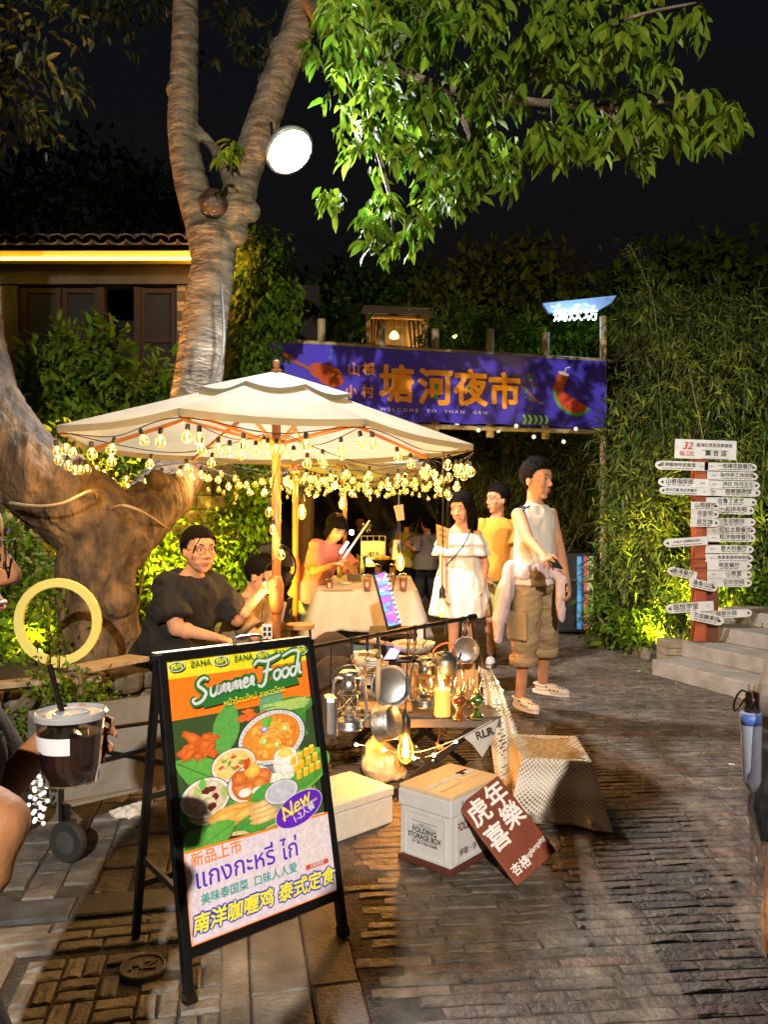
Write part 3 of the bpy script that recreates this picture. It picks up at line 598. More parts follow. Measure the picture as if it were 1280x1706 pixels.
# ================================================================== SHRUBS ON THE LEFT
def bush(name, label, cat, blobs, n, size, kind, mat, per=7, cs=.07, stems=6, shell=.3, tint=None, droop=-.2, base=None, cvar=.4):
    c = Vector(blobs[0][0]); bz = base if base is not None else c - Vector((0, 0, blobs[0][1][2])); t = thing(name, label, cat, bz)
    p, d = clumped(blobs, n // per, per, cs, shell); leaves_mesh('foliage', p, d + [0, 0, droop], rng.uniform(size * .6, size * 1.25, len(p)), kind, mat, t, tint=tint, cvar=cvar)
    mb = MB()
    for k in range(stems):
        b = blobs[k % len(blobs)]; e = Vector(b[0]) + Vector([random.uniform(-.6, .6) * q for q in b[1]]); s = Vector(bz) + Vector((random.uniform(-.1, .1), random.uniform(-.1, .1), -.02)); mb.tube(catmull([s, (s + e) / 2 + Vector((random.uniform(-.1, .1), 0, .05)), e], 4), [.012] * 8 + [.004], 5)
    mb.build('stem', m_twig, t); return t
bush('leafy_shrub', 'broad-leaved shrub growing up in front of the dark house windows', 'shrub', [(P(150, 700, 6.9), (.75, .35, .42)), (P(90, 640, 6.9), (.5, .3, .35)), (P(190, 610, 7.1), (.22, .2, .45)), (P(60, 760, 6.8), (.4, .35, .35)), (P(245, 660, 7.0), (.45, .25, .3)), (P(100, 590, 7.2), (.2, .2, .25))], 4200, .13, 'broad', m_leaf, base=Vector((-2.7, 6.9, .48)))
bush('low_shrub', 'dense shrub behind the pale ring at the wall', 'shrub', [(P(20, 960, 5.4), (.55, .3, .5)), (P(60, 1050, 5.0), (.45, .3, .3)), (P(-60, 1000, 5), (.5, .4, .5))], 4600, .07, 'small', m_leaf, base=Vector((-2.35, 5.2, .48)))
bush('lit_shrub', 'small-leaved shrub glowing yellow between tree trunk and black-shirted woman', 'shrub', [(P(290, 980, 6.9), (.36, .25, .5)), (P(250, 900, 6.7), (.22, .2, .3)), (P(300, 1060, 6.4), (.35, .3, .25)), (P(345, 900, 7.2), (.2, .2, .3))], 4200, .07, 'small', m_leaf, base=Vector((-1.75, 6.7, .48)))
bush('garden_shrub', 'dark green shrub seen between the two tree limbs', 'shrub', [(P(195, 790, 6.3), (.5, .3, .35)), (P(120, 740, 6.2), (.35, .25, .25))], 2200, .11, 'broad', m_leaf, base=Vector((-2.1, 6.3, .48)))
bush('trailing_plant', 'small trailing plant hanging over the front of the stone wall', 'plant', [(P(100, 1165, 3.75), (.16, .09, .10)), (P(150, 1180, 3.85), (.22, .08, .14)), (P(75, 1135, 3.8), (.06, .06, .12)), (P(190, 1200, 3.95), (.12, .06, .12)), (P(20, 1215, 3.7), (.16, .07, .12))], 1500, .04, 'small', m_leaf, cs=.04, base=P(110, 1120, 3.95))
# ivy column at the house corner
iv = thing('hanging_vine', 'tall dark vine hanging from the corner of the tiled house', 'vine', Vector((-1.45, 7.9, 0))); blobs = [(P(425, 470, 7.9), (.28, .25, .5)), (P(420, 590, 7.9), (.25, .25, .5)), (P(465, 500, 7.9), (.2, .2, .35)), (P(415, 850, 7.9), (.22, .2, .55)), (P(400, 960, 7.8), (.32, .22, .45)), (P(420, 720, 7.9), (.2, .2, .6)), (P(440, 420, 7.9), (.25, .2, .2))]
p, d = clumped(blobs, 900, 8, .07, .3); leaves_mesh('foliage', p, d + [0, 0, -1.3], rng.uniform(.06, .12, len(p)), 'small', m_leaf, iv, tint=(.7, .8, .7)); MB().tube([(-1.42, 7.95, 0), (-1.35, 7.98, 1.5), (-1.3, 7.98, 3.2), (-1.25, 7.98, 4.2)], .03, 8).build('stem', m_twig, iv)
# garden spotlights hidden among the shrubs (their light is what makes the leaves yellow)
def garden_light(label, base, target, power, angle=90, color=YEL):
    t = thing('garden_spotlight', label, 'spotlight', base); b = Vector(base); d = (Vector(target) - b).normalized(); h = b + Vector((0, 0, .09))
    MB().tube([b, h], .008, 6).build('spike', MATS['black_metal'], t); MB().lathe(h, [(.03, -.04), (.035, 0), (.035, .05)], 14, axis=d, cap=False).build('housing', MATS['black_metal'], t); MB().lathe(h + d * .035, [(.033, 0), (.0005, .004)], 14, axis=d).build('lens', em('yellow_lens', (1, .75, .15), 20), t)
    lamp('SPOT', h + d * .06, power, color, .03, t, Vector(target), angle, .7)
garden_light('yellow spotlight on the soil under the glowing shrub', (-1.50, 6.1, .48), P(320, 900, 8.2), 300, 125)
garden_light('yellow spotlight on the soil behind the pale ring', (-2.12, 4.75, .48), P(10, 960, 6.0), 24, 100)
garden_light('yellow spotlight on the soil below the shrub by the windows', (-2.9, 6.1, .48), P(130, 700, 7.0), 18, 90, (1, .85, .35))
garden_light('yellow spotlight low behind the signpost', (2.75, 7.55, .02), P(1120, 930, 8.6), 260, 120)
garden_light('added yellow spotlight brightening the bamboo deeper behind the signpost', (2.7, 7.75, .02), P(1110, 700, 8.6), 90, 60)  # added only to brighten the bamboo, no lamp known here
garden_light('amber spotlight on the soil aimed up at the bare tree stems', (-2.25, 5.55, .48), P(340, 190, 6.2), 700, 60, (1, .42, .09))
# ================================================================== BAMBOO AND HEDGES ON THE RIGHT
def bamboo(label, blobs, n, size=.14, culms=12, x0=2.8, x1=4.5, y=8.6, top=3.6, tint=None):
    t = thing('bamboo_clump', label, 'bamboo', (sum((x0, x1)) / 2, y, 0)); p, d = clumped(blobs, n // 9, 9, .055, .25)
    leaves_mesh('foliage', p, d * .9 + [0, 0, -.3], rng.uniform(size * .6, size * 1.3, len(p)), 'bamboo', m_bleaf, t, tint=tint)
    for k in range(culms):
        x = random.uniform(x0, x1); yy = y + random.uniform(-.3, .5); tp = top * random.uniform(.75, 1.1); mb = MB(); pts = catmull([(x, yy, 0), (x + random.uniform(-.08, .08), yy, tp * .5), (x + random.uniform(-.35, .35), yy - .15, tp)], 6); mb.tube(pts, [.014 * (1 - .8 * i / (len(pts) - 1)) for i in range(len(pts))], 6); mb.build('culm', pm('culm_green', (.16, .17, .05), rough=.45), t)
bamboo('big bamboo clump filling the space between banner and signpost', [(P(1060, 760, 8.6), (.45, .4, .9)), (P(1040, 930, 8.5), (.4, .4, .7)), (P(1120, 640, 8.6), (.65, .5, .8)), (P(1090, 850, 8.4), (.5, .4, .9)), (P(1100, 540, 8.7), (.5, .5, .45)), (P(1130, 980, 8.3), (.5, .3, .45))], 12500)
bamboo('bamboo clump at the far right behind the signpost arrows', [(P(1230, 620, 8.4), (.65, .5, .8)), (P(1260, 780, 8.3), (.6, .4, .8)), (P(1200, 540, 8.5), (.5, .5, .5)), (P(1280, 930, 8.1), (.5, .35, .6)), (P(1190, 820, 8.4), (.45, .3, .8)), (P(1340, 700, 8.4), (.7, .6, 1.3))], 11000, x0=3.6, x1=5.2, tint=(.75, .8, .8))  # tint dims this clump, shade put into the leaf colour
tip = thing('bamboo_shoot', 'lone curved bamboo shoot rising above the clump against the night sky', 'bamboo', P(1085, 560, 8.5)); pts = catmull([P(1100, 600, 8.5), P(1090, 510, 8.5), P(1070, 450, 8.5), P(1052, 412, 8.5)], 8); MB().tube(pts, [.008 * (1 - .7 * i / (len(pts) - 1)) for i in range(len(pts))], 5).build('culm', MATS['culm_green'], tip)
pp = np.array([pts[int(random.random() * len(pts))] for _ in range(240)]) + rng.normal(0, .03, (240, 3)); leaves_mesh('foliage', pp, rng.normal(0, .7, (240, 3)) + [0, 0, -.3], rng.uniform(.05, .10, 240), 'bamboo', m_bleaf, tip)
bush('broadleaf_plant', 'dark broad-leaved plant at the foot of the bamboo beside the wooden planter', 'plant', [(P(1020, 1040, 8.4), (.35, .2, .25)), (P(1070, 1050, 8.0), (.3, .2, .2)), (P(1005, 1000, 8.6), (.2, .15, .25))], 1400, .11, 'broad', m_leaf, base=Vector((2.6, 8.2, 0)))
bush('planter_grass', 'strappy plant spilling over the wooden planter below the signpost', 'plant', [(P(1120, 1030, 7.35), (.18, .12, .14))], 500, .12, 'bamboo', m_leaf, base=P(1125, 1055, 7.3))
bush('step_shrub', 'low shrub growing behind the steps at the right edge', 'shrub', [(P(1240, 1010, 7.9), (.4, .2, .22)), (P(1290, 990, 7.8), (.3, .2, .3))], 1500, .08, 'small', m_leaf, base=Vector((3.75, 7.9, .1)))
# hedges and trees behind the banner, night dimness put into the tree tints
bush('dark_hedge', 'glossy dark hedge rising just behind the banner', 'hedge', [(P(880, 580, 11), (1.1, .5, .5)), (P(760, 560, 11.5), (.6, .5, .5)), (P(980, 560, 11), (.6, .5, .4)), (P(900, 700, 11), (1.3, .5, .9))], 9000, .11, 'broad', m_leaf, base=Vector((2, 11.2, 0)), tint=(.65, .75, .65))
bush('bamboo_screen', 'dark bamboo screen below the banner behind the walking people', 'bamboo', [(P(820, 800, 11), (.9, .4, .7)), (P(930, 820, 10.6), (.8, .4, .9)), (P(780, 900, 12), (.5, .4, .7)), (P(900, 920, 10.8), (1.0, .4, .7)), (P(985, 800, 10), (.35, .4, .9))], 14000, .14, 'bamboo', m_bleaf, base=Vector((2, 11, 0)), tint=(.55, .5, .38), stems=14)  # tint puts the dim light below the banner into the leaves
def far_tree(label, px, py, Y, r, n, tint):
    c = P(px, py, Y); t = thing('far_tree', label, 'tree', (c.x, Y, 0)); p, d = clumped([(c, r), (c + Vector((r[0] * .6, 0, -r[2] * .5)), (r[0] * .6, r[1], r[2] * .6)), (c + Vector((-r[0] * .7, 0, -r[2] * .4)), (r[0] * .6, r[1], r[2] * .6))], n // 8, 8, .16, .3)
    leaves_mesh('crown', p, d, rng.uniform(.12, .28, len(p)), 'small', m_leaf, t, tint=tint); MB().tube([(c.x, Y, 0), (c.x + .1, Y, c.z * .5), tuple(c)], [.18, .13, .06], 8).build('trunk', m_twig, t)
far_tree('dim round tree, a warm glow tinted into its leaves, rising behind the banner poles', 840, 500, 15, (1.7, 1.2, 1.0), 6000, (1.1, .7, .45))
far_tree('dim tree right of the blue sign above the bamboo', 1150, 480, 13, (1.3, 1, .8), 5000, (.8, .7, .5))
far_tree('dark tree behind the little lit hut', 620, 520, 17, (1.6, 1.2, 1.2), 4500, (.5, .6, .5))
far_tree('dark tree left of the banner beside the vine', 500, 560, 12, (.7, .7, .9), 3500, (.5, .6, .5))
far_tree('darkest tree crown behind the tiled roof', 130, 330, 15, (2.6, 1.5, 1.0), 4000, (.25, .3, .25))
hills = MB(); hills.grid(lambda a, b: Vector((-30 + 60 * a, 32 + 6 * b, b * (5.5 + 2 * noise.noise(Vector((a * 5, 1, 0))) + .4 * noise.noise(Vector((a * 30, 2, 0)))))), 90, 3); tag(hills.build('hills', pm('night_hill', (.012, .014, .012), rough=1), smooth=False), kind='structure')
# ================================================================== BAMBOO FRAME AND BANNER
m_bam = pm('bamboo_pole', (.42, .33, .17), (.58, .46, .25), scale=7, rough=.5, bump=.15, stretch=(3, 3, 1))
BA = Vector((-1.125, 8.6, 0)); BB = Vector((2.732, 9.6, 0)); BX = (BB - BA).normalized(); BL_ = (BB - BA).length; BNf = Vector((BX.y, -BX.x, 0))
def bu(px):
    q = (px - CX) / F; t = (q * BA.y - BA.x) / ((BB.x - BA.x) - q * (BB.y - BA.y)); return t * BL_
def bp3(u, z, f=0.0): return BA + BX * u + BNf * f + Vector((0, 0, z))
fr = thing('bamboo_gantry', 'bamboo pole frame holding up the blue market banner', 'frame', bp3(bu(760), 0))
def bpole(name, pts, r, parent, step=.28):
    mb = MB(); a, b = Vector(pts[0]), Vector(pts[-1]); n = max(2, int((b - a).length / step)); ps = []; rr = []
    for i in range(n + 1):
        c = a.lerp(b, i / n)
        for dz, k in ((-.012, 1), (0, 1.13), (.012, 1)):
            if 0 < i < n: ps.append(c + (b - a).normalized() * dz); rr.append(r * k)
        if i in (0, n): ps.append(c); rr.append(r)
    mb.tube(ps, rr, 10); return mb.build(name, m_bam, parent, smooth=True)
for px, top in ((537, 530), (637, 537), (728, 546), (820, 547), (913, 553)): u = bu(px); Y = bp3(u, 0).y; bpole('upright', [bp3(u, 2.36, -.06), bp3(u, P(px, top, Y).z, -.06)], .047, fr)
bpole('corner_post', [bp3(BL_ + .0, 0, -.06), bp3(BL_, P(1010, 525, 9.6).z, -.06)], .042, fr); bpole('corner_post', [bp3(-.5, 0, -.06), bp3(-.5, 3.4, -.06)], .045, fr)
bpole('rail', [bp3(-.9, 3.35, .0), bp3(BL_ + .1, 3.335, .0)], .026, fr, .35); bpole('rail', [bp3(-.9, 2.46, -.0), bp3(BL_ + .1, 2.455, -.0)], .028, fr, .35)
ban = thing('market_banner', 'wide blue night market banner with big orange characters, watermelon and cup', 'banner', bp3(1.9, 2.9, .06))
def bwave(u, z): return .04 + .012 * math.sin(u * 3.1) + .0015 * math.sin(u * 9 + z * 3)
mb = MB(); zt0, zb0 = 3.32, 2.50
mb.grid(lambda i, j: bp3(-.45 + i * (BL_ + .43), zb0 + (zt0 - zb0) * j + .008 * math.sin(i * 40) * (1 - j), bwave(-.45 + i * (BL_ + .43), zb0 + (zt0 - zb0) * j)), 110, 10)
mb.build('cloth', pm('banner_blue', (.085, .06, .78), (.07, .05, .66), scale=2, rough=.75, bump=.12, bscale=6), ban, smooth=True)
class Wavy(Board):
    def pt(s, u, v, z=None): return bp3(u, 2.91 + v, bwave(u, 2.91 + v) + (s.z if z is None else z))
wb = Wavy((0, 0, 0), (1, 0, 0), (0, 0, 1)); OR = pm('banner_orange', (1.0, .42, .035), rough=.8); GRN = pm('banner_green', (.08, .45, .06), rough=.8); WHT = pm('print_white', (.75, .75, .75), rough=.8)
def bt(s, px, py, size, mat, bold=.05, sx=1.0, z=.009, name='lettering', **k):
    u = bu(px); Y = bp3(u, 0).y; mb = MB(); wb.text(mb, s, u, P(px, py, Y).z - 2.91, size, bold, 0, sx, z, **k); return mb.build(name, mat, ban)
for ch, px, py, s in (('山', 588, 618, .155), ('根', 613, 618, .155), ('小', 583, 655, .155), ('村', 611, 655, .155)): bt(ch, px, py, s, OR, .022)
for ch, px, py in (('塘', 660, 645), ('河', 724, 650), ('夜', 782, 652), ('市', 838, 657)): bt(ch, px, py, .44, OR, .034, .96)
bt('W E L C O M E     T O     S H A N     G E N', 722, 686, .052, WHT, .01, 1.35)
def bshape(px, py, mat, fn, z=.009, name='print'):
    u0 = bu(px); v0 = P(px, py, bp3(u0, 0).y).z - 2.91; mb = MB(); fn(mb, u0, v0, z); return mb.build(name, mat, ban)
bshape(720, 650, GRN, lambda m, u, v, z: (wb.poly(m, [(u - .035, v - .10), (u + .06, v - .10), (u + .055, v + .09), (u - .045, v + .09)], .0085),)); bshape(779, 648, GRN, lambda m, u, v, z: wb.ell(m, u, v, .03, .03, n=4, z=.0098))
for k in range(5): bshape(872 + k * 9.2, 700, pm('banner_lime', (.30, .75, .10), rough=.8), lambda m, u, v, z: wb.poly(m, [(u - .035, v + .055), (u, v + .055), (u + .03, v), (u, v - .055), (u - .035, v - .055), (u - .005, v)], z))
def melon(c, ru, a0, a1, mat, z): bshape(947, 671, mat, lambda m, u, v, q: wb.ell(m, u + .04, v + .06, ru, ru * .78, -28, 26, z, a0=a0, a1=a1))
melon(0, .27, 180, 360, pm('melon_rind', (.10, .50, .12), rough=.8), .008); melon(0, .225, 180, 360, pm('melon_red', (.75, .10, .04), rough=.8), .0088)
for a, b in ((-.06, -.05), (.02, -.09), (.09, -.03), (.12, .04), (.0, .0)): bshape(947, 671, pm('melon_seed', (.05, .01, .01), rough=.8), lambda m, u, v, z: wb.ell(m, u + .03 + a, v + .0 + b, .009, .013, z=.0096, n=8))
bshape(931, 637, pm('cup_red', (.62, .13, .05), rough=.8), lambda m, u, v, z: wb.poly(m, [(u - .105, v - .09), (u - .02, v + .115), (u + .115, v + .08), (u + .03, v - .14)], z)); bshape(931, 637, WHT, lambda m, u, v, z: (wb.ell(m, u + .05, v + .10, .075, .022, -14, z=.0097), wb.stroke(m, [(u + .06, v + .11), (u + .085, v + .17), (u + .14, v + .18)], .007, z=.0103)))
for a, b, r in ((883, 640, -70), (879, 657, -40), (887, 668, -15)):
    bshape(a, b, pm('skewer_stick', (.55, .5, .5), rough=.8), lambda m, u, v, z: wb.stroke(m, [(u - .13 * math.cos(R(r)), v - .13 * math.sin(R(r))), (u, v), (u + .13 * math.cos(R(r)), v + .13 * math.sin(R(r)))], .005, z=z))
    for q, cc in ((-.09, (.18, .12, .22)), (-.045, (.10, .35, .20)), (0, (.40, .10, .12)), (.045, (.12, .16, .40))): bshape(a, b, pm('skewer_%d' % int(q * 1000 + 100), cc, rough=.8), lambda m, u, v, z: wb.ell(m, u + q * math.cos(R(r)), v + q * math.sin(R(r)), .02, .034, r, 6, .0098))
bshape(540, 625, pm('guitar_red', (.60, .10, .02), rough=.8), lambda m, u, v, z: (wb.ell(m, u + .06, v - .02, .16, .115, -22, z=z), wb.ell(m, u - .07, v + .035, .105, .085, -22, z=z + .0012)))
bshape(500, 610, pm('guitar_neck', (.42, .12, .04), rough=.8), lambda m, u, v, z: (wb.stroke(m, [(u - .13, v + .07), (u, v + .01), (u + .16, v - .06)], .018, z=z + .002), wb.ell(m, u - .15, v + .085, .07, .035, -28, z=z + .003)))
bshape(548, 592, pm('note_blue', (.10, .20, .62), rough=.8), lambda m, u, v, z: (wb.ell(m, u, v - .04, .022, .016, 20, z=z), wb.stroke(m, [(u + .02, v - .04), (u + .005, v + .05), (u + .05, v + .03)], .007, z=z)))
bshape(557, 622, OR, lambda m, u, v, z: (wb.ell(m, u - .03, v - .03, .018, .013, 20, z=z), wb.ell(m, u + .035, v - .045, .018, .013, 20, z=z), wb.stroke(m, [(u - .014, v - .03), (u - .02, v + .03), (u + .045, v + .018), (u + .05, v - .045)], .006, z=z)))
def swirl(px, py, r0, k0):
    for q in range(3): bshape(px, py, pm('contour_blue', (.10, .10, .42), rough=.8), lambda m, u, v, z: wb.stroke(m, [(u + (r0 + q * .05) * math.cos(R(a)) * 1.4, max(-.39, min(.39, v + (r0 + q * .05) * math.sin(R(a))))) for a in range(k0, k0 + 200, 25)], .0025, z=.006))
swirl(985, 690, .12, 0); swirl(500, 600, .10, 160); swirl(900, 690, .16, 200)
# small white party bulbs under the banner
ps = thing('party_bulb_string', 'string of small unlit white bulbs sagging below the banner', 'string lights', bp3(bu(850), 2.4, .05)); pts = [P(690, 700, 9.2), P(697, 716, 9.2), P(720, 712, 9.25), P(760, 710, 9.3), P(795, 719, 9.3), P(828, 720, 9.4), P(857, 712, 9.4), P(886, 730, 9.4), P(935, 738, 9.4), P(955, 717, 9.5), P(1010, 705, 9.5)]
MB().tube(catmull([p + Vector((0, -.15, .04)) for p in pts], 4), .004, 5).build('wire', pm('black_wire', (.01, .01, .01), rough=.5), ps)
for p in pts[1:-1]: MB().ball(p + Vector((0, -.15, 0)), .026, 12, 8).build('bulb', pm('milk_bulb_glow', (.75, .74, .70), rough=.3, emit=(1, .95, .8), estr=.25), ps)  # faint glow put into the material of these unlit bulbs
# ================================================================== LIT HUT AND NEON ROOF
hut = thing('lit_hut', 'small lit wooden hut with draped curtains behind the banner', 'hut', P(662, 590, 13)); m_hut = pm('hut_wood', (.26, .17, .08), (.36, .24, .12), scale=8, rough=.7)
def HPp(px, py, d=0): return P(px, py, 13 + d)
MB().bar(HPp(612, 526), HPp(716, 530), .10, .07).build('beam', m_hut, hut); MB().bar(HPp(612, 583), HPp(705, 588), .07, .05).build('beam', m_hut, hut)
for px in (613, 708): MB().bar(HPp(px, 526), HPp(px + 3, 620), .07, .07).build('post', m_hut, hut)
MB().add([HPp(600, 525, -.3), HPp(728, 529, -.3), HPp(720, 512, 1.2), HPp(606, 508, 1.2)], [(0, 1, 2, 3)]).build('roof', m_hut, hut)
m_curt = pm('thin_curtain', (.48, .34, .16), (.36, .25, .12), scale=5, rough=.9, stretch=(14, 2, 1), translucent=.5)
MB().grid(lambda a, b: HPp(618 + 30 * a * (1 - .6 * b), 530 + 50 * b, .2 + .05 * math.sin(a * 30)), 24, 6).build('curtain', m_curt, hut); MB().grid(lambda a, b: HPp(672 + 32 * a + 8 * b * (1 - a), 530 + 56 * b, .2 + .05 * math.sin(a * 26)), 24, 6).build('curtain', m_curt, hut); MB().grid(lambda a, b: HPp(640 + 40 * a, 528 + 20 * b * math.sin(a * 3.1), .25), 16, 4).build('curtain', m_curt, hut)
MB().box(HPp(662, 556, .9), (1.1, .04, .9)).build('back_wall', m_hut, hut)
hl = thing('pendant_lamp', 'small yellow pendant lamp hanging inside the lit hut', 'lamp', HPp(657, 560)); c = off_of(hl)
MB().tube([c + Vector((0, 0, .06)), c + Vector((0, 0, .32))], .006, 5).build('cord', MATS['black_wire'], hl); MB().lathe(c, [(.075, -.03), (.07, .02), (.045, .06), (.02, .08), (.001, .085)], 16).build('shade', em('pendant_glow', (1, .62, .08), 5), hl); lamp('POINT', c + Vector((0, -.05, -.12)), 9, (1, .6, .2), .05, hl)
ns_ = thing('neon_shop_roof', 'blue-lit slanting shop roof with white neon characters, far behind the bamboo', 'shop sign', P(970, 520, 10.2))
MB().prism([P(905, 505, 10.2), P(1028, 492, 10.2), P(1020, 504, 10.2), P(996, 518, 10.2), P(915, 521, 10.2)], (0, .06, 0)).build('roof_board', pm('roof_board_blue', (.25, .35, .5), rough=.5, emit=(.06, .30, .85), estr=.12), ns_)
mb = MB(); bd = Board(P(957, 526, 10.15), (1, 0, .03), (0, 0, 1)); bd.text(mb, '焗炊坊', 0.02, 0, .17, .02, sx=1.15); mb.build('neon_lettering', em('neon_white', (.65, .85, 1), 2.2), ns_)
m_ns = em('neon_blue', (.15, .5, 1), 3.5)
for k in range(14): a = P(random.uniform(918, 990), random.uniform(505, 517), 10.14); MB().ball(a, (.022, .008, .013), 8, 5).build('neon_spot', m_ns if k % 3 else em('neon_white', (1, 1, 1), 5), ns_)
lamp('POINT', P(965, 530, 9.9), 4, (.5, .75, 1), .2, ns_)
lw = thing('wall_lantern', 'tiny orange lantern glowing in the foliage right of the lit hut', 'lantern', P(758, 560, 12)); MB().ball(P(758, 560, 12), .035).build('globe', em('lantern_orange', (1, .45, .12), 6), lw); MB().tube([P(758, 560, 12), P(758, 545, 12)], .006, 5).build('cord', MATS['black_wire'], lw)
# dark building mass and tarpaulin closing the lane
tp = MB().grid(lambda a, b: Vector((-2.6 + 5.2 * a, 17 + .2 * math.sin(a * 17 + b * 4) + .15 * math.sin(b * 9 + a * 30), 2.6 * b)), 60, 24).build('tarpaulin', pm('dark_tarp', (.022, .024, .032), (.04, .042, .05), scale=3, rough=.45, bump=.8, bscale=5), origin=(0, 17, 0), smooth=True); tag(tp, 'dark wrinkled tarpaulin closing the lane behind the coffee stall', 'tarpaulin')
# ================================================================== SIGNPOST
sp = thing('signpost', 'red-brown direction post crowded with white arrow boards beside the steps', 'signpost', P(1168, 1068, 7.1)); SY = 7.1
m_or = pm('post_red', (.36, .085, .03), (.28, .06, .02), scale=12, rough=.5, bump=.2); m_or2 = pm('post_dark', (.17, .05, .022), rough=.55); m_wh = pm('board_white', (.60, .60, .57), (.50, .50, .47), scale=10, rough=.5); m_bk = pm('print_black', (.015, .015, .015), rough=.6); m_rd = pm('print_red', (.45, .03, .02), rough=.6)
MB().bar(P(1165, 1068, SY), P(1165, 757, SY), .105, .10).build('post', m_or, sp, bevel=.004); MB().bar(P(1183, 1068, SY + .08), P(1183, 770, SY + .08), .12, .10).build('post', m_or2, sp, bevel=.004)
for z in (905, 930, 945): MB().bar(P(1146, z, SY - .06), P(1178, z, SY - .06), .025, .012).build('batten', m_or2, sp)
def arrow(px0, px1, py, h, txt, dirn, Y, tilt=0, sub=True, num='150m', name='arrow_board', logo=False):
    c = P((px0 + px1) / 2, py, Y); w = (px1 - px0) / F * Y; h = h / F * Y; ct, s_ = math.cos(R(tilt)), math.sin(R(tilt)); bd = Board(c, (ct, 0, s_), (-s_, 0, ct)); n = bd.n; r = h / 2; pts = []
    if dirn > 0: pts = [(-w / 2, -r), (w / 2 - r * 1.3, -r)] + [(w / 2 - r * 1.3 + 1.3 * r * math.cos(R(a)), r * math.sin(R(a))) for a in range(-60, 61, 20)] + [(w / 2 - r * 1.3, r), (-w / 2, r)]
    elif dirn < 0: pts = [(-w / 2 + r * 1.3, -r), (w / 2, -r), (w / 2, r), (-w / 2 + r * 1.3, r)] + [(-w / 2 + r * 1.3 - 1.3 * r * math.cos(R(a)), r * math.sin(R(a))) for a in range(60, -61, -20)]
    else: pts = [(-w / 2, -r), (w / 2, -r), (w / 2, r), (-w / 2, r)]
    b = MB().prism([bd.pt(a, q, 0) for a, q in pts], -n * -0.012 if n.y > 0 else n * -.012).build(name, m_wh, sp); b_ = b
    if n.y > 0: bd = Board(c, (ct, 0, s_), (-s_, 0, ct)); bd.n = -n
    bd.z = .002; m = MB(); k = len(txt); av = w * (.60 if num else .7); fs = min(h * .66, av / max(k, 1) * 1.12); sh = -.02 * w * dirn; off = (.10 * w if dirn > 0 else -.10 * w) if num else 0
    bd.text(m, txt, off + sh, h * .08, fs, .010); 
    if sub: 
        for q in range(max(2, k)): bd.poly(m, [(off + sh - fs * k * .45 + q * fs * .9, -h * .34), (off + sh - fs * k * .45 + q * fs * .9 + fs * .7, -h * .34), (off + sh - fs * k * .45 + q * fs * .9 + fs * .7, -h * .27), (off + sh - fs * k * .45 + q * fs * .9, -h * .27)])
    if num: bd.text(m, num, (-.37 * w if dirn > 0 else .38 * w), 0, h * .25, 0)
    ax = (w / 2 - r * .95) * dirn; bd.poly(m, [(ax + r * .55 * dirn, 0), (ax - r * .2 * dirn, r * .42), (ax - r * .2 * dirn, -r * .42)]) if dirn else None
    m.build('lettering', m_bk, b_)
    return bd, b_, w, h
Yf = SY - .07
RA = [(1175, 1262, 778, '一抱臻花园餐厅', '210m'), (1180, 1264, 793, '染作手工体验馆', '180m'), (1180, 1267, 808, '鸿仪 玲丹文化', '155m'), (1180, 1268, 820, '圆意旗袍馆', '86m'), (1178, 1262, 836, '古鲁丁皮艺', None), (1190, 1258, 850, '一起拼布吧', None), (1190, 1260, 870, '千初银饰', None), (1179, 1260, 884, '红忆主题餐饮', '92m'), (1179, 1260, 896, '和沐咖啡餐厅', '100m'), (1177, 1257, 915, '意大利餐厅', '180m'), (1177, 1256, 930, '故事里猫咪咖啡馆', '202m'), (1180, 1254, 943, '明里餐厅', None), (1180, 1254, 957, '山根里', '200m'), (1180, 1254, 971, '空的空间', '177m')]
for i, (a, b, y, t, nmb) in enumerate(RA): arrow(a, b, y, 13.5, t, 1, Yf - .003 * (i % 3), tilt=-1.5 if i < 6 else -.5, num=nmb)
arrow(1093, 1181, 776, 14.5, '爱满屋咖啡家居馆', -1, Yf, -2, num='310m'); arrow(1098, 1181, 804, 14, '山根指挥部', -1, Yf, -2, num='190m'); arrow(1100, 1185, 818, 13, '栈内巴薰·泰式茶餐厅', -1, Yf - .015, -2, num='125m')
arrow(1107, 1180, 903, 14, 'ANBUY 安缦精品酒店', -1, Yf - .01, 4, num=None); arrow(1153, 1200, 843, 13.5, '山根超市', 1, Yf - .04, -1, num=None); arrow(1153, 1199, 857, 13.5, '邻里吧', 1, Yf - .04, -.5, num=None); arrow(1152, 1200, 871, 13.5, '民艺馆', 1, Yf - .04, -.5, num=None)
arrow(1113, 1162, 955, 14, '渔湾餐厅', -1, Yf - .03, -12, num=None); arrow(1150, 1197, 975, 15, '渔鱼山庄', 1, Yf - .05, -12, num=None); arrow(1110, 1190, 1012, 16, '瓯悦学堂', -1, Yf - .03, 4, num='0'); arrow(1172, 1254, 1023, 13, '娃娃乐园', 1, Yf, 3, num=None); arrow(1150, 1207, 1030, 16, '艺成糖果店', 1, Yf - .05, -12, num=None)
b, o_, w, h = arrow(1126, 1228, 749, 32, '', 0, Yf, -2, sub=False, num=None, name='notice_board'); m = MB(); b.text(m, '瓯海区党员志愿服务', .075, h * .22, .036, .012); b.text(m, '集 合 点', .09, -h * .2, .055, .02)
for a, q, c_, d_ in ((-.035, -.085, .24, .004), (-.035, -.01, .24, .004)): b.poly(m, [(a, q), (a + .24, q), (a + .24, q + d_), (a, q + d_)])
m.build('lettering', m_bk, o_); m = MB(); b.text(m, '32', -.17, h * .16, .09, .015, shear=.3); b.text(m, '瓯江红', -.17, -h * .25, .045, .01); m.build('lettering', m_rd, o_)
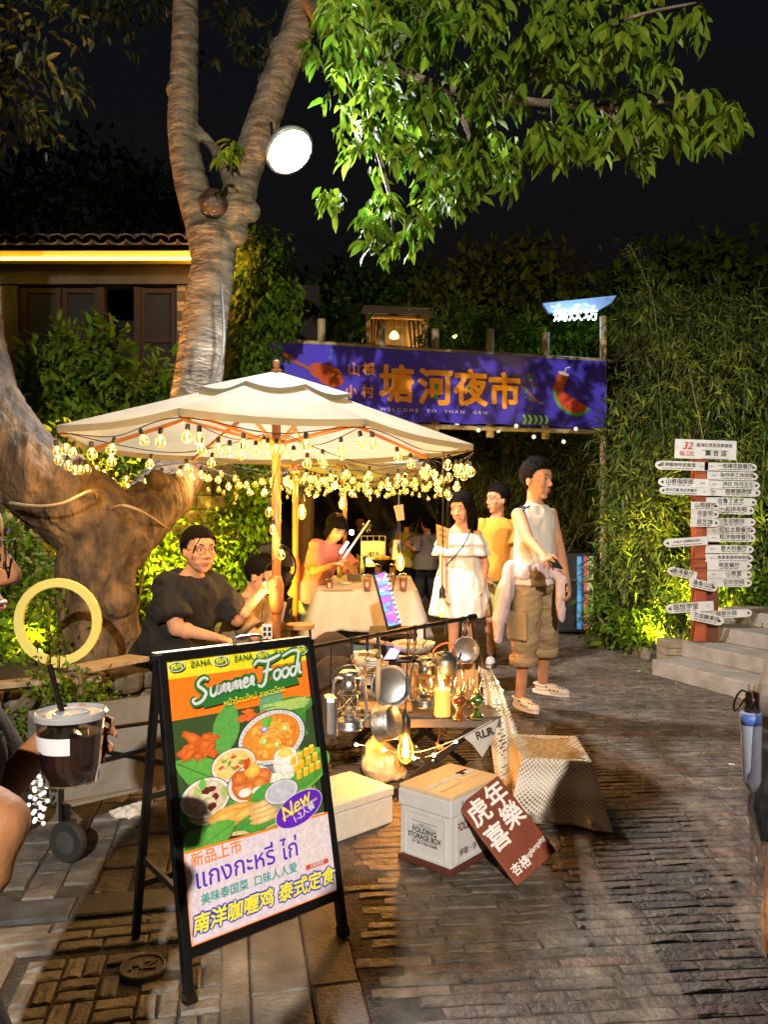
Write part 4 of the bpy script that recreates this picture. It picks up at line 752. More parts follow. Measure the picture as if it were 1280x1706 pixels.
# ================================================================== STRIPED SPEAKER CASE, PLANTER, BORDER STONES
cs = thing('striped_case', 'tall black travel case with blue, red, yellow and green stripes standing by the bamboo', 'case', P(962, 1053, 9.3)); c0_ = P(962, 1053, 9.3); hh = 131 / F * 9.3; ww = 66 / F * 9.3
MB().box(c0_ + Vector((0, .14, hh / 2)), (ww, .28, hh)).build('shell', pm('case_black', (.02, .02, .018), (.035, .032, .025), scale=5, rough=.28), cs, bevel=.03)
for k, (a, w_, cc) in enumerate(((.02, .05, (.08, .40, .85)), (.072, .026, (.05, .08, .40)), (.102, .036, (.85, .20, .14)), (.142, .022, (.75, .50, .42)), (.168, .045, (.50, .75, .28)))): MB().box(c0_ + Vector((a - .02 + w_ / 2, -.004, hh / 2)), (w_, .006, hh - .07)).build('stripe', pm('stripe_%d' % k, cc, rough=.5), cs)
MB().tube([c0_ + Vector((-.05, .14, hh)), c0_ + Vector((-.05, .14, hh + .03)), c0_ + Vector((.08, .14, hh + .03)), c0_ + Vector((.08, .14, hh))], .008, 6).build('handle', MATS['black_metal'], cs)
pl = thing('wooden_planter', 'grey wooden plank planter at the foot of the signpost', 'planter', P(1122, 1085, 7.2)); c1 = P(1122, 1091, 7.2); c1.z = 0
for k in range(4): MB().box(c1 + Vector((0, 0, .035 + k * .068)), (.22, .24, .062)).build('plank', pm('planter_wood', (.28, .23, .15), (.20, .16, .10), scale=14, rough=.8, bump=.5), pl, bevel=.004)
bs_ = thing('stone_edging', 'row of low rough stones edging the bamboo bed', 'edging', P(1040, 1075, 8)); 
for i in range(9): t = i / 8; a = G(992, 1056).lerp(G(1085, 1098), t); rock(a + Vector((.05, .05, .03)), (.13, .10, .06), m_stone, bs_, seed=300 + i)
# ================================================================== PARASOLS
m_canv = pm('canvas', (.31, .30, .225), (.25, .245, .18), scale=3, rough=.85, bump=.25, bscale=5, translucent=.35); m_pw = pm('parasol_wood', (.42, .16, .05), (.34, .12, .035), scale=6, rough=.35, coat=.3, stretch=(4, 4, .6))
def parasol(label, cx, cy, verts, zr, za, pole_r=.028, ztop=None, base_z=0.0):
    t = thing('parasol', label, 'parasol', (cx, cy, 0), 'cream parasols in a row down the lane'); C0 = Vector((cx, cy, 0)); n = len(verts); mb = MB(); K = 10; J = 8
    V = [C0 + Vector((r * math.cos(R(a)), r * math.sin(R(a)), zr + dz)) for a, r, dz in verts]; A = C0 + Vector((0, 0, za + .08)); vr = .36
    def cpt(k, f, s):
        e = V[k].lerp(V[(k + 1) % n], f); q = e.lerp(A, 0) if s == 0 else A.lerp(e, 1 - s); sag = -.018 * math.sin(math.pi * f) * (1 - s) ** 1.2 - .02 * math.sin(math.pi * s) * math.sin(math.pi * f) * 1.5
        q = q + Vector((0, 0, sag)); d = (C0 - Vector((q.x, q.y, 0))); return q + d * (.012 * math.sin(math.pi * f) * (1 - s))
    smax = 1 - .26
    for k in range(n): mb.grid(lambda a, b: cpt(k, a, b * smax), K, J)
    cnp = mb.build('canopy', m_canv, t, smooth=True)
    if True:
        mb = MB()
        for k in range(n):
            mb.grid(lambda a, b: (cpt(k, a, 0) + Vector((0, 0, -.035 * b))), K, 1)
        mb.build('valance', m_canv, cnp, smooth=True)
        mb = MB(); T = C0 + Vector((0, 0, za + .10)); W_ = [C0 + (Vector((v.x - cx, v.y - cy, 0)) * .38) + Vector((0, 0, za - .045)) for v in V]
        def vpt(k, f, s): e = W_[k].lerp(W_[(k + 1) % n], f); q = T.lerp(e, 1 - s); return q + Vector((0, 0, -.03 * math.sin(math.pi * f) * (1 - s)))
        for k in range(n): mb.grid(lambda a, b: vpt(k, a, b), K, 5)
        vt = mb.build('vent_cap', m_canv, t, smooth=True); mb = MB()
        for k in range(n): mb.grid(lambda a, b: vpt(k, a, 0) + Vector((0, 0, -.022 * b)), K, 1)
        mb.build('hem', m_canv, vt, smooth=True)
    for k in range(n):
        e = V[k]; rb = MB().bar(A + Vector((0, 0, -.10)), e.lerp(A, .01) + Vector((0, 0, -.035)), .016, .022).build('rib', m_pw, t); hub2 = C0 + Vector((0, 0, za - .36)); mid = (A + Vector((0, 0, -.10))).lerp(e + Vector((0, 0, -.02)), .48); MB().bar(hub2, mid + Vector((0, 0, -.01)), .014, .018).build('strut', m_pw, rb)
        vr_ = MB().bar(C0 + Vector((0, 0, za + .05)), W_[k] + Vector((0, 0, -.012)), .014, .018).build('vent_rib', m_pw, t)
    MB().lathe(C0, [(.0, za + .168), (.016, za + .165), (.025, za + .147), (.020, za + .128), (.012, za + .12), (.025, za + .112), (.036, za + .102), (.036, za + .094)], 14).build('finial', m_pw, t, smooth=True)
    MB().lathe(C0, [(.028, za - .42), (.06, za - .39), (.066, za - .34), (.05, za - .32), (.03, za - .32)], 16).build('runner', m_pw, t); MB().lathe(C0, [(.03, za - .12), (.055, za - .10), (.055, za - .03), (.03, za)], 16).build('crown_hub', m_pw, t)
    MB().tube([C0 + Vector((0, 0, base_z)), C0 + Vector((0, 0, za + .10))], pole_r, 14).build('pole', m_pw, t, smooth=True)
    MB().lathe(C0, [(pole_r + .001, 1.02), (.036, 1.0), (.046, .96), (.046, .84), (.036, .80), (pole_r + .001, .78)][::-1], 16).build('sleeve', m_pw, t, smooth=True)
    MB().lathe(C0, [(.0, .09), (.05, .09), (.24, .05), (.25, .0), (0, 0)][::-1], 22).build('base', pm('parasol_base', (.10, .10, .09), rough=.7, bump=.3), t)
    return V, C0
U1 = (-.67, 4.85); V1, C1 = parasol('nearest cream two-tier parasol ringed with bulbs, its pole held by the seated woman', *U1, [(217, 1.30, .01), (257, 1.26, .035), (301, 1.12, .02), (356, 1.22, -.02), (38, 1.25, 0), (85, 1.25, 0), (128, 1.25, 0), (172, 1.25, 0)], 1.845, 2.19)
V2, C2 = parasol('middle cream parasol, mostly hidden behind the nearest one', -.83, 7.3, [(a, 1.32, 0) for a in range(22, 382, 45)], 1.86, 2.22)
V3, C3 = parasol('farthest cream parasol over the coffee table', -.50, 9.9, [(a, 1.38, 0) for a in range(10, 370, 45)], 1.90, 2.26)
# ================================================================== STRINGS OF BULBS
m_sock = pm('bulb_socket', (.012, .012, .012), rough=.4); m_fil = em('filament', (1.0, .55, .10), 5); m_fils = em('filament_far', (1, .52, .08), 2.2)
m_bg = glass_shell('bulb_glass', (1, .93, .70), .35, .08, emit=(1, .55, .05), estr=.26)
def bulb_meshes(far=False):
    s = MB().lathe((0, 0, 0), [(.012, -.028), (.013, -.022), (.013, 0), (.007, .006), (.001, .006)], 10).mesh('socket', mat=m_sock)
    g = MB().lathe((0, 0, 0), [(.011, -.026), (.013, -.034), (.024, -.050), (.0275, -.066), (.024, -.082), (.013, -.093), (.0005, -.096)], 14, cap=False).mesh('bulb', smooth=True, mat=m_bg)
    f = MB().lathe((0, 0, 0), [(.001, -.030), (.0075, -.036), (.0095, -.045), (.0055, -.060), (.003, -.072), (.0005, -.078)], 8).mesh('filament', mat=m_fil if not far else m_fils)
    return s, g, f
BN, BF = bulb_meshes(), bulb_meshes(True)
def hang_string(name, label, curves, gap, far=False, group=None, pw=2.4, every=4, phase=0.0, sc=1.0, droop=(.0, .05)):
    t = thing(name, label, 'string lights', curves[0][0], group); o = off_of(t); wm = MB(); cnt = 0
    S_, G_, F_ = BF if far else BN
    for cv in curves:
        pts = catmull(cv, 10); wm.tube(pts, .0028, 5); L = 0; nxt = gap * (.5 + phase)
        for a, b in zip(pts[:-1], pts[1:]):
            d = (b - a).length
            while L + d >= nxt:
                q = a.lerp(b, (nxt - L) / d) + Vector((0, 0, -.008 - random.uniform(*droop))); nxt += gap * random.uniform(.75, 1.25)
                g = link('bulb', G_, None, t); g.location = q - o; g.rotation_euler = (random.gauss(0, .14), random.gauss(0, .14), random.random() * 6); g.scale = [sc * random.uniform(.82, .96)] * 3
                k = link('socket', S_, None, g); f = link('filament', F_, None, g); cnt += 1
                if cnt % every == 0: l = lamp('POINT', q + Vector((0, 0, -.12)), pw * .85, WARM, .04, t)
            L += d
    wm.build('wire', MATS['black_wire'], t); return t
def rim(V, i0, i1, drop=.05, sag=.10, out=1.0, C=None):
    n = len(V); out_ = []
    for i in range(i0, i1):
        a, b = V[i % n], V[(i + 1) % n]
        for f in (0, .5): 
            q = a.lerp(b, f); s = sag if f == .5 else 0; out_.append(q + Vector((0, 0, -drop - s)))
    out_.append(V[i1 % n] + Vector((0, 0, -drop))); return out_
h1 = C1 + Vector((0, 0, 1.90))
hang_string('bulb_string', 'bulb string following the rim of the nearest parasol', [rim(V1, -1, 3, .045, .05), rim(V1, 3, 7, .05, .06)], .17, pw=2.2, every=3)
hang_string('bulb_string', 'bulb string crossing under the nearest parasol from rib to pole', [[V1[0] + Vector((0, 0, -.03)), V1[0].lerp(h1, .5) + Vector((0, 0, -.13)), h1 + Vector((-.03, -.05, 0))], [h1 + Vector((.03, -.05, 0)), V1[3].lerp(h1, .5) + Vector((0, 0, -.16)), V1[3] + Vector((0, 0, -.03))], [V1[1] + Vector((0, 0, -.03)), V1[1].lerp(h1, .5) + Vector((0, 0, -.09)), h1], [h1, V1[2].lerp(h1, .5) + Vector((0, 0, -.10)), V1[2] + Vector((0, 0, -.03))]], .18, pw=2.2, every=3)
hang_string('bulb_string', 'bulb string drooping in loops at the back edge of the nearest parasol', [[V1[7] + Vector((0, 0, -.04)), V1[6].lerp(V1[7], .5) + Vector((0, 0, -.22)), V1[6] + Vector((0, 0, -.06)), V1[5].lerp(V1[6], .5) + Vector((0, 0, -.18)), V1[5] + Vector((0, 0, -.05)), V1[4].lerp(V1[5], .5) + Vector((0, 0, -.20)), V1[4] + Vector((0, 0, -.05)), V1[3].lerp(V1[4], .6) + Vector((0, 0, -.22)), V1[3] + Vector((0, 0, -.05))]], .15, pw=2.2, every=3)
h2 = C2 + Vector((0, 0, 1.9)); h3 = C3 + Vector((0, 0, 1.95))
hang_string('bulb_string', 'bulb string round the rim of the middle parasol', [rim(V2, 0, 8, .05, .07)], .21, True, pw=1.5, every=4)
hang_string('bulb_string', 'bulb string in loops beneath the middle parasol', [[V2[k] + Vector((0, 0, -.04)), V2[k].lerp(h2, .5) + Vector((0, 0, -.14)), h2 + Vector((0, 0, -.04))] for k in (0, 2, 4, 5, 6, 7)], .26, True, pw=1.5, every=4)
hang_string('bulb_string', 'bulb string round the rim of the farthest parasol', [rim(V3, 0, 8, .05, .08)], .22, True, pw=3.4, every=4)
hang_string('bulb_string', 'bulb string in loops beneath the farthest parasol', [[V3[k] + Vector((0, 0, -.04)), V3[k].lerp(h3, .5) + Vector((0, 0, -.12)), h3 + Vector((0, 0, -.04))] for k in (1, 3, 5, 6, 7)], .27, True, pw=3.4, every=4)
hang_string('bulb_string', 'bulb string wound down the pole of the nearest parasol', [[C1 + Vector((.03, -.04, 1.75)), C1 + Vector((-.05, -.03, 1.45)), P(458, 868, 4.75), P(468, 918, 4.75), P(441, 950, 4.75), P(440, 985, 4.78), P(436, 1032, 4.8)]], .22, pw=2.2, every=2, phase=.6)
# Edison bulbs: amber, hanging on cords
m_edg = glass_shell('edison_glass', (1, .85, .55), .30, .04, emit=(1, .45, .04), estr=.8)
def edison(label, c, cord_top, power, s=1.0, holder='metal'):
    t = thing('edison_bulb', label, 'light bulb', c); c = Vector(c)
    g = MB().lathe(c, [(.014 * s, .062 * s), (.017 * s, .045 * s), (.030 * s, .01 * s), (.033 * s, -.02 * s), (.024 * s, -.05 * s), (.008 * s, -.064 * s), (.0005, -.067 * s)], 18, cap=False).build('glass', m_edg, t, smooth=True)
    mb = MB()
    for k in range(6): a = k * 1.047; mb.tube([c + Vector((.006 * s * math.cos(a), .006 * s * math.sin(a), .04 * s)), c + Vector((.011 * s * math.cos(a + .3), .011 * s * math.sin(a + .3), -.035 * s))], .0026 * s, 5)
    mb.build('filament', em('edison_filament', (1, .42, .06), 60), g)
    MB().lathe(c, [(.017 * s, .055 * s), (.021 * s, .065 * s), (.021 * s, .12 * s), (.010 * s, .135 * s), (.004, .16 * s)], 14).build('socket', m_sock, t, smooth=True)
    MB().tube([c + Vector((0, 0, .15 * s))] + [Vector(cord_top)], .0035, 6).build('cord', MATS['black_wire'], t); lamp('POINT', c + Vector((0, -.045 * s, -.01)), power, AMBER, .02, t)
    return t
edison('Edison bulb hanging below the lettered cardboard sign, before the woman in white', P(737, 1012, 5.2), P(740, 752, 4.95), 3)
edison('Edison bulb glowing before the walking couple', P(667, 936, 6.4), P(665, 812, 6.6), 4, 1.15); edison('bright Edison bulb left of the woman in pink', P(503, 852, 6.6), P(503, 800, 6.7), 2, 1.1); edison('Edison bulb just above the head of the woman in pink', P(570, 838, 7.5), P(570, 770, 7.4), 1.5, 1.0)
for k, (px, py) in enumerate(((503, 863), (523, 868), (517, 872))): pass
# ================================================================== PEOPLE
def skin_mat(name, c): return pm(name, c, tuple(q * .82 for q in c), scale=14, rough=.6, spec=.3, bump=.12, bscale=120, sss=.12)
SK = skin_mat('skin', (.58, .30, .17)); SK2 = skin_mat('skin_tan', (.50, .25, .13))
m_hair = pm('hair', (.003, .0025, .002), (.007, .005, .004), scale=60, rough=.7, spec=.08, stretch=(6, 6, 1), bump=.4, bscale=60)
m_eye = pm('eye_white', (.62, .58, .54), rough=.25); m_iris = pm('iris', (.012, .008, .006), rough=.15); m_lip = pm('lips', (.40, .13, .10), rough=.4); m_brow = pm('brow_hair', (.02, .014, .01), rough=.7)
def unit(v): return Vector(v).normalized()
def ik(a, c, l1, l2, hint):
    a, c = Vector(a), Vector(c); d = c - a; L = min(d.length, (l1 + l2) * .998); dn = d.normalized(); x = (l1 * l1 - l2 * l2 + L * L) / (2 * L); h = math.sqrt(max(0, l1 * l1 - x * x)); p = Vector(hint) - dn * Vector(hint).dot(dn); p = p.normalized() if p.length > 1e-5 else Vector((0, 0, 1)); return a + dn * x + p * h, a + dn * L
def caps(mb, a, b, ra, rb, n=12):
    a, b = Vector(a), Vector(b)
    mb.tube([a, a.lerp(b, .33), a.lerp(b, .66), b], [ra, ra * .67 + rb * .33, ra * .33 + rb * .67, rb], n); mb.ball(a, ra * .995, 12, 8); mb.ball(b, rb * .995, 12, 8)
def loft(mb, rings, n=20):
    """rings: (centre, right axis, forward axis, rx, ry)"""
    vs = []; fs = []
    for c, r, f, rx, ry in rings:
        for k in range(n): a = 2 * math.pi * k / n; vs.append(c + r * math.cos(a) * rx + f * math.sin(a) * ry)
    for i in range(len(rings) - 1):
        for k in range(n): fs.append((i * n + k, i * n + (k + 1) % n, (i + 1) * n + (k + 1) % n, (i + 1) * n + k))
    fs += [tuple(range(n - 1, -1, -1)), tuple((len(rings) - 1) * n + k for k in range(n))]; mb.add(vs, fs)
def hand(mb, w, d, pn, s=1.0, curl=.5, side=1, spread=.12, thumb=.6, fr=.0082):
    """w wrist, d direction to the knuckles, pn the way the palm faces, side: +1 thumb on the d x pn side"""
    d = unit(d); pn = unit(Vector(pn) - d * Vector(pn).dot(d)); t = d.cross(pn).normalized() * side; L = .085 * s
    M = Matrix((t, d, pn)).transposed(); mb.ball(Vector(w) + d * L * .55, (.040 * s, .050 * s, .0155 * s), 14, 10, M); mb.ball(Vector(w) + d * L * .85, (.039 * s, .022 * s, .014 * s), 14, 10, M); caps(mb, w, Vector(w) + d * L * .4, .023 * s, .024 * s)
    for k, (off, ln) in enumerate(((.031, .068), (.0105, .076), (-.0105, .070), (-.031, .055))):
        b = Vector(w) + d * L * (.98 if k in (1, 2) else .9) + t * off * s; a = unit(d + t * off / .03 * spread); ang = curl * (.75 + .12 * k)
        for j, q in enumerate((.45, .30, .25)):
            a2 = unit(a * math.cos(ang) + pn * math.sin(ang)); pnn = unit(pn * math.cos(ang) - a * math.sin(ang)); e = b + a2 * ln * q * s; caps(mb, b, e, fr * s * (1 - .06 * j), fr * s * (.94 - .07 * j), 9); b = e; a = a2; pn_ = pn; pn = pnn
        pn = unit(Matrix(M.transposed())[2])
    b = Vector(w) + d * L * .22 + t * .026 * s; a = unit(d * .7 + t * .8 + pn * .25 * thumb); e = b + a * .036 * s; caps(mb, b, e, .0125 * s, .0105 * s, 9); a = unit(d * .9 + t * .25 + pn * .55 * thumb); e2 = e + a * .034 * s; caps(mb, e, e2, .0102 * s, .0085 * s, 9)
def head_frame(c, f, up=(0, 0, 1)):
    f = unit(f); u = unit(Vector(up) - f * Vector(up).dot(f)); r = f.cross(u); return Vector(c), r, f, u
def head(mb, H, s=1.0, fem=False, jaw=1.0):
    c, r, f, u = H; M = Matrix((r, f, u)).transposed()
    def L(x, y, z): return c + (r * x + f * y + u * z) * s
    def B(x, y, z, a, b, d, M_=None): mb.ball(L(x, y, z), (a * s, b * s, d * s), 20, 14, M if M_ is None else M @ M_)
    B(0, -.012, .028, .075, .094, .088); B(0, .018, -.020, .064 * jaw, .070, .078); B(0, .036, -.072, .046 * jaw, .044, .036); B(0, .062, -.096, .022, .018, .016); B(0, .058, .038, .058, .030, .040)
    caps(mb, L(0, .086, .012), L(0, .104, -.022), .0075 * s, .0115 * s); B(0, .100, -.027, .0125, .012, .010)
    for q in (-1, 1):
        B(q * .0125, .092, -.030, .0085, .0095, .0075); B(q * .036, .060, -.022, .027 * jaw, .024, .026); B(q * .030, .076, .030, .024, .010, .0075); B(q * .076, -.006, -.008, .0085, .018, .031); B(q * .074, .004, -.012, .006, .010, .018); B(q * .031, .074, .008, .017, .010, .010)
        B(q * .030, .058, -.055, .022 * jaw, .022, .022)
    B(0, .0845, -.056, .0225, .0095, .006); B(0, .083, -.066, .019, .010, .0065)
def face_parts(t, H, s=1.0, lips=True, glasses=False, browz=.032, eyes=True):
    c, r, f, u = H; M = Matrix((r, f, u)).transposed()
    def L(x, y, z): return c + (r * x + f * y + u * z) * s
    for q in (-1, 1):
        if eyes:
            e = MB().ball(L(q * .0315, .0775, .0085), (.0130 * s, .0085 * s, .0040 * s), 12, 8, M).build('eye', m_eye, t, smooth=True); MB().ball(L(q * .0315 + .001, .0835, .0085), (.0055 * s, .004 * s, .0055 * s), 10, 6, M).build('iris', m_iris, e)
            MB().tube([L(q * (.0315 + k), .0855 - abs(k) * .28 - (.001 if k else 0), .0135 - abs(k) * abs(k) * 22) for k in (-.0145, -.007, 0, .007, .0145)], [.0007 * s, .0014 * s, .0017 * s, .0014 * s, .0007 * s], 6).build('eyelid', m_brow, t)
        MB().tube([L(q * .015, .089, browz - .002), L(q * .030, .0885, browz + .005), L(q * .048, .074, browz + .001)], [.0022 * s, .0034 * s, .0012 * s], 6).build('eyebrow', m_brow, t)
        MB().ball(L(q * .007, .106, -.0335), (.0032 * s, .003 * s, .0022 * s), 8, 5, M).build('nostril', m_brow, t)
    if lips: MB().ball(L(0, .0895, -.0575), (.0205 * s, .0065 * s, .0036 * s), 12, 6, M).ball(L(0, .0885, -.0645), (.0165 * s, .0065 * s, .0045 * s), 12, 6, M).build('lips', m_lip, t, smooth=True)
    if glasses:
        mb = MB()
        for q in (-1, 1): mb.tube([L(q * .033 + .0245 * math.cos(a * .524), .097 - .003 * abs(math.cos(a * .524)), .006 + .019 * math.sin(a * .524)) for a in range(12)], .0013 * s, 6, closed=True); mb.tube([L(q * .0575, .094, .010), L(q * .074, .06, .008), L(q * .0795, -.005, .006)], .0013 * s, 6)
        mb.tube([L(-.009, .098, .010), L(0, .1, .012), L(.009, .098, .010)], .0013 * s, 6); mb.build('glasses', pm('glasses_frame', (.06, .05, .05), rough=.25, metal=.7), t)
def hair_cap(t, H, s=1.0, style='short', mat=None):
    c, r, f, u = H; M = Matrix((r, f, u)).transposed(); mb = MB(); nu, nv = 56, 36; vs = []; keep = []; th_ = {'short': .009, 'long': .010, 'back': .007, 'crop': .008}[style]
    for j in range(nv + 1):
        for i in range(nu):
            ph = math.pi * j / nv; a = 2 * math.pi * i / nu; d = Vector((math.sin(ph) * math.cos(a), math.sin(ph) * math.sin(a), math.cos(ph)))
            tk = th_ * (1 + (.8 * max(0, d.z) if style == 'short' else .3 * max(0, d.z)) + .5 * noise.noise(d * 6 + c) + .35 * noise.noise(Vector((a * 9, d.z * 2, 1)))) * ((.3 + .8 * max(0, d.z + .15)) if style in ('short', 'crop') else 1)
            p = Vector((d.x * (.0755 + tk), -.012 + d.y * (.094 + tk), .028 + d.z * (.088 + tk))); 
            if style in ('short', 'crop') and p.z < .0: sd = 1 + p.z * 2.0; p = Vector((p.x * sd if abs(p.x) > .05 else p.x, p.y, p.z))
            vs.append(p)
    fs = []
    for j in range(nv):
        for i in range(nu):
            q = (j * nu + i, j * nu + (i + 1) % nu, (j + 1) * nu + (i + 1) % nu, (j + 1) * nu + i); m_ = sum((vs[k] for k in q), Vector()) / 4; jit = .004 * noise.noise(m_ * 90)
            hl = .070 if style != 'long' else .060
            ok = m_.z > hl + jit - max(0, abs(m_.x) - .045) * .5 or (m_.y < .022 + jit + (m_.z - .03) * .5 and m_.z > .008) or (m_.y < -.028 and m_.z > -.075) or (style in ('long',) and m_.y < .035 and m_.z > -.05)
            if style in ('short', 'crop') and m_.y < -.02 and m_.z < -.055: ok = False
            if ok: fs.append(q)
    n_s = {'short': 420, 'crop': 300, 'long': 0, 'back': 0}[style]; cen = Vector((0, -.012, .028))
    for q in (random.choice(fs) for _ in range(n_s)):
        p = sum((vs[k] for k in q), Vector()) / 4; nn = (p - cen).normalized(); tn = unit(nn * .6 + Vector((random.gauss(0, .25), random.uniform(.1, .7) if nn.z > .3 else random.gauss(0, .2), random.gauss(-.1, .3) if nn.z < .3 else .1))); sd3 = nn.cross(tn); sd3 = (sd3.normalized() if sd3.length > .01 else Vector((1, 0, 0))) * .0035; k0 = len(vs); ln = random.uniform(.006, .022 if nn.z > .55 else .008); vs += [p - sd3 - nn * .004, p + sd3 - nn * .004, p + tn * ln]; fs.append((k0, k0 + 1, k0 + 2))
    mb.add([c + M @ (p * s) for p in vs], fs); o = mb.build('hair', mat or m_hair, t, smooth=True); sd_ = o.modifiers.new('s', 'SOLIDIFY'); sd_.thickness = .006; sd_.offset = -1
    return o
def locks(t, H, strands, mat=None, name='hair_lock', s=1.0, par=None):
    c, r, f, u = H; mb = MB()
    for pts, rad in strands:
        P_ = catmull([c + (r * x + f * y + u * z) * s for x, y, z in pts], 6); mb.tube(P_, [rad * s * (1 - .75 * (i / (len(P_) - 1)) ** 2) for i in range(len(P_))], 7)
    return mb.build(name, mat or m_hair, par or t, smooth=True)
def person(label, pel, yaw, Ht, spine, look, hands, feet, ehint, khint, skin=None, vox=.008, fem=False, hd_up=(0, 0, 1), shoulder=1.0, bulk=1.0, curl=(.4, .4), palm=None, name_loc=None, neck_f=.02, jaw=1.0, thumbside=(1, -1), foot_dir=None, hand_dir=None, group=None, heads=1.0, cat='person'):
    s = Ht / 1.75; f = Vector((math.sin(R(yaw)), -math.cos(R(yaw)), 0)); up = unit(spine); r = up.cross(f).normalized(); fw = up.cross(r).normalized()
    # yaw 0 faces the camera (towards -Y); -r is the person's right side, so index 0 is always the right limb
    if fw.dot(f) < 0: fw = -fw
    pel = Vector(pel); ct = lambda h: pel + up * h * s; t = thing('person', label, cat, name_loc or (pel.x, pel.y, 0), group); D = dict(s=s, f=f, up=up, r=r, fw=fw, pel=pel, t=t, ct=ct, bulk=bulk)
    mb = MB(); b = bulk; sw = .158 * s * shoulder
    loft(mb, [(ct(-.07), r, fw, .14 * s * b, .095 * s * b), (ct(.0), r, fw, .158 * s * b, .108 * s * b), (ct(.12), r, fw, .128 * s * b, .088 * s * b), (ct(.25), r, fw, .142 * s * b, .095 * s * b), (ct(.38), r, fw, .155 * s * b, .10 * s * b), (ct(.44), r, fw, .135 * s, .08 * s), (ct(.475), r, fw, .085 * s, .06 * s), (ct(.51), r, fw, .058 * s, .055 * s)])
    nb = ct(.485); hc = nb + up * .085 * s + fw * neck_f * s + Vector((0, 0, .085 * s)); H = head_frame(hc, look, hd_up); caps(mb, nb - up * .02, hc - H[3] * .05 * s - H[2] * .01, .057 * s, .052 * s, 14); D['H'] = H; hs = 1.12 * s ** .35 * heads; D['hs'] = hs; head(mb, H, hs, fem, jaw)
    D['sh'] = []; D['el'] = []; D['wr'] = []
    for q, i in ((-1, 0), (1, 1)):
        sh = ct(.415) + r * q * sw; D['sh'].append(sh)
        if hands[i] is None: D['el'].append(None); D['wr'].append(None); continue
        el, wr = ik(sh, hands[i], .285 * s, .25 * s, ehint[i]); D['el'].append(el); D['wr'].append(wr); caps(mb, sh, el, .052 * s * b, .040 * s * b); mb.ball(sh, .054 * s * b); caps(mb, el, wr, .040 * s * b, .0265 * s); mb.ball(el.lerp(wr, .25), .042 * s * b)
        hdn = hand_dir[i] if hand_dir and hand_dir[i] is not None else (wr - el); pn = palm[i] if palm and palm[i] is not None else -r * q; hand(mb, wr, hdn, pn, s, curl[i], thumbside[i])
    D['hip'] = []; D['kn'] = []; D['an'] = []
    for q, i in ((-1, 0), (1, 1)):
        hp_ = ct(-.03) + r * q * .085 * s * b
        if feet[i] is None: D['kn'].append(None); D['an'].append(None); D['hip'].append(hp_); continue
        an = Vector(feet[i]) + Vector((0, 0, .075 * s)); kn, an = ik(hp_, an, .43 * s, .42 * s, khint[i]); D['hip'].append(hp_); D['kn'].append(kn); D['an'].append(an); caps(mb, hp_, kn, .083 * s * b, .055 * s * b); caps(mb, kn, an, .052 * s * b, .036 * s); mb.ball(kn.lerp(an, .28) - f * .012, .058 * s * b)
        fd = unit(foot_dir[i]) if foot_dir and foot_dir[i] is not None else f; caps(mb, an + Vector((0, 0, -.035 * s)), an + fd * .13 * s + Vector((0, 0, -.052 * s)), .036 * s, .026 * s); D.setdefault('fd', {})[i] = fd
    D['body'] = voxel(mb, 'body', skin or SK, t, vox, 3, fac=.45)
    return D
def torso_cloth(D, name, mat, lo, hi, ease=.018, flare=0.0, sleeves=None, sl_r=.062, vox=.010, folds=.006, neck=.075, extra=None, wob=(9, 9, 3), sleeve_flare=1.15, top=.47, sw_=1.0, smooth=3):
    s, r, fw, ct = D['s'], D['r'], D['fw'], D['ct']; mb = MB(); rings = []
    prof = [(-.20, .165, .115), (-.07, .155, .112), (.0, .16, .112), (.12, .14, .10), (.25, .15, .105), (.38, .155, .105), (.43, .138, .088), (.46, .105, .07), (.49, .065, .055)]
    n = 12
    for k in range(n + 1):
        h = lo + (hi - lo) * k / n; 
        for a, b2 in zip(prof[:-1], prof[1:]):
            if a[0] <= h <= b2[0]: q = (h - a[0]) / (b2[0] - a[0]); rx = a[1] + (b2[1] - a[1]) * q; ry = a[2] + (b2[2] - a[2]) * q
        if h < prof[0][0]: rx, ry = prof[0][1:]
        if h > prof[-1][0]: rx, ry = prof[-1][1:]
        fl = flare * max(0, (.3 - h)) ; rings.append((ct(h), r, fw, (rx * D.get('bulk', 1) + ease + fl) * s, (ry * D.get('bulk', 1) + ease + fl) * s))
    loft(mb, rings, 26)
    if sleeves is not None:
        for i in (0, 1):
            if D['el'][i] is None: continue
            q = (-1, 1)[i]; ln = sleeves if not hasattr(sleeves, '__len__') else sleeves[i]; sh, el = D['sh'][i], D['el'][i]
            if ln <= 1: e = sh.lerp(el, ln); mb.tube([sh - D['r'] * q * .03, sh.lerp(e, .4), e], [sl_r * s * 1.02, sl_r * s * 1.05, sl_r * s * sleeve_flare], 14); mb.ball(sh, sl_r * s * .97)
            else: mb.tube([sh, el, el.lerp(D['wr'][i], ln - 1)], [sl_r * s, sl_r * s * .95, sl_r * s * .85], 14); mb.ball(sh, sl_r * s * 1.05); mb.ball(el, sl_r * s * .95)
    if extra: extra(mb)
    return voxel(mb, name, mat, D['t'], vox, smooth, fold_noise(folds, wob, seed=random.random() * 30))
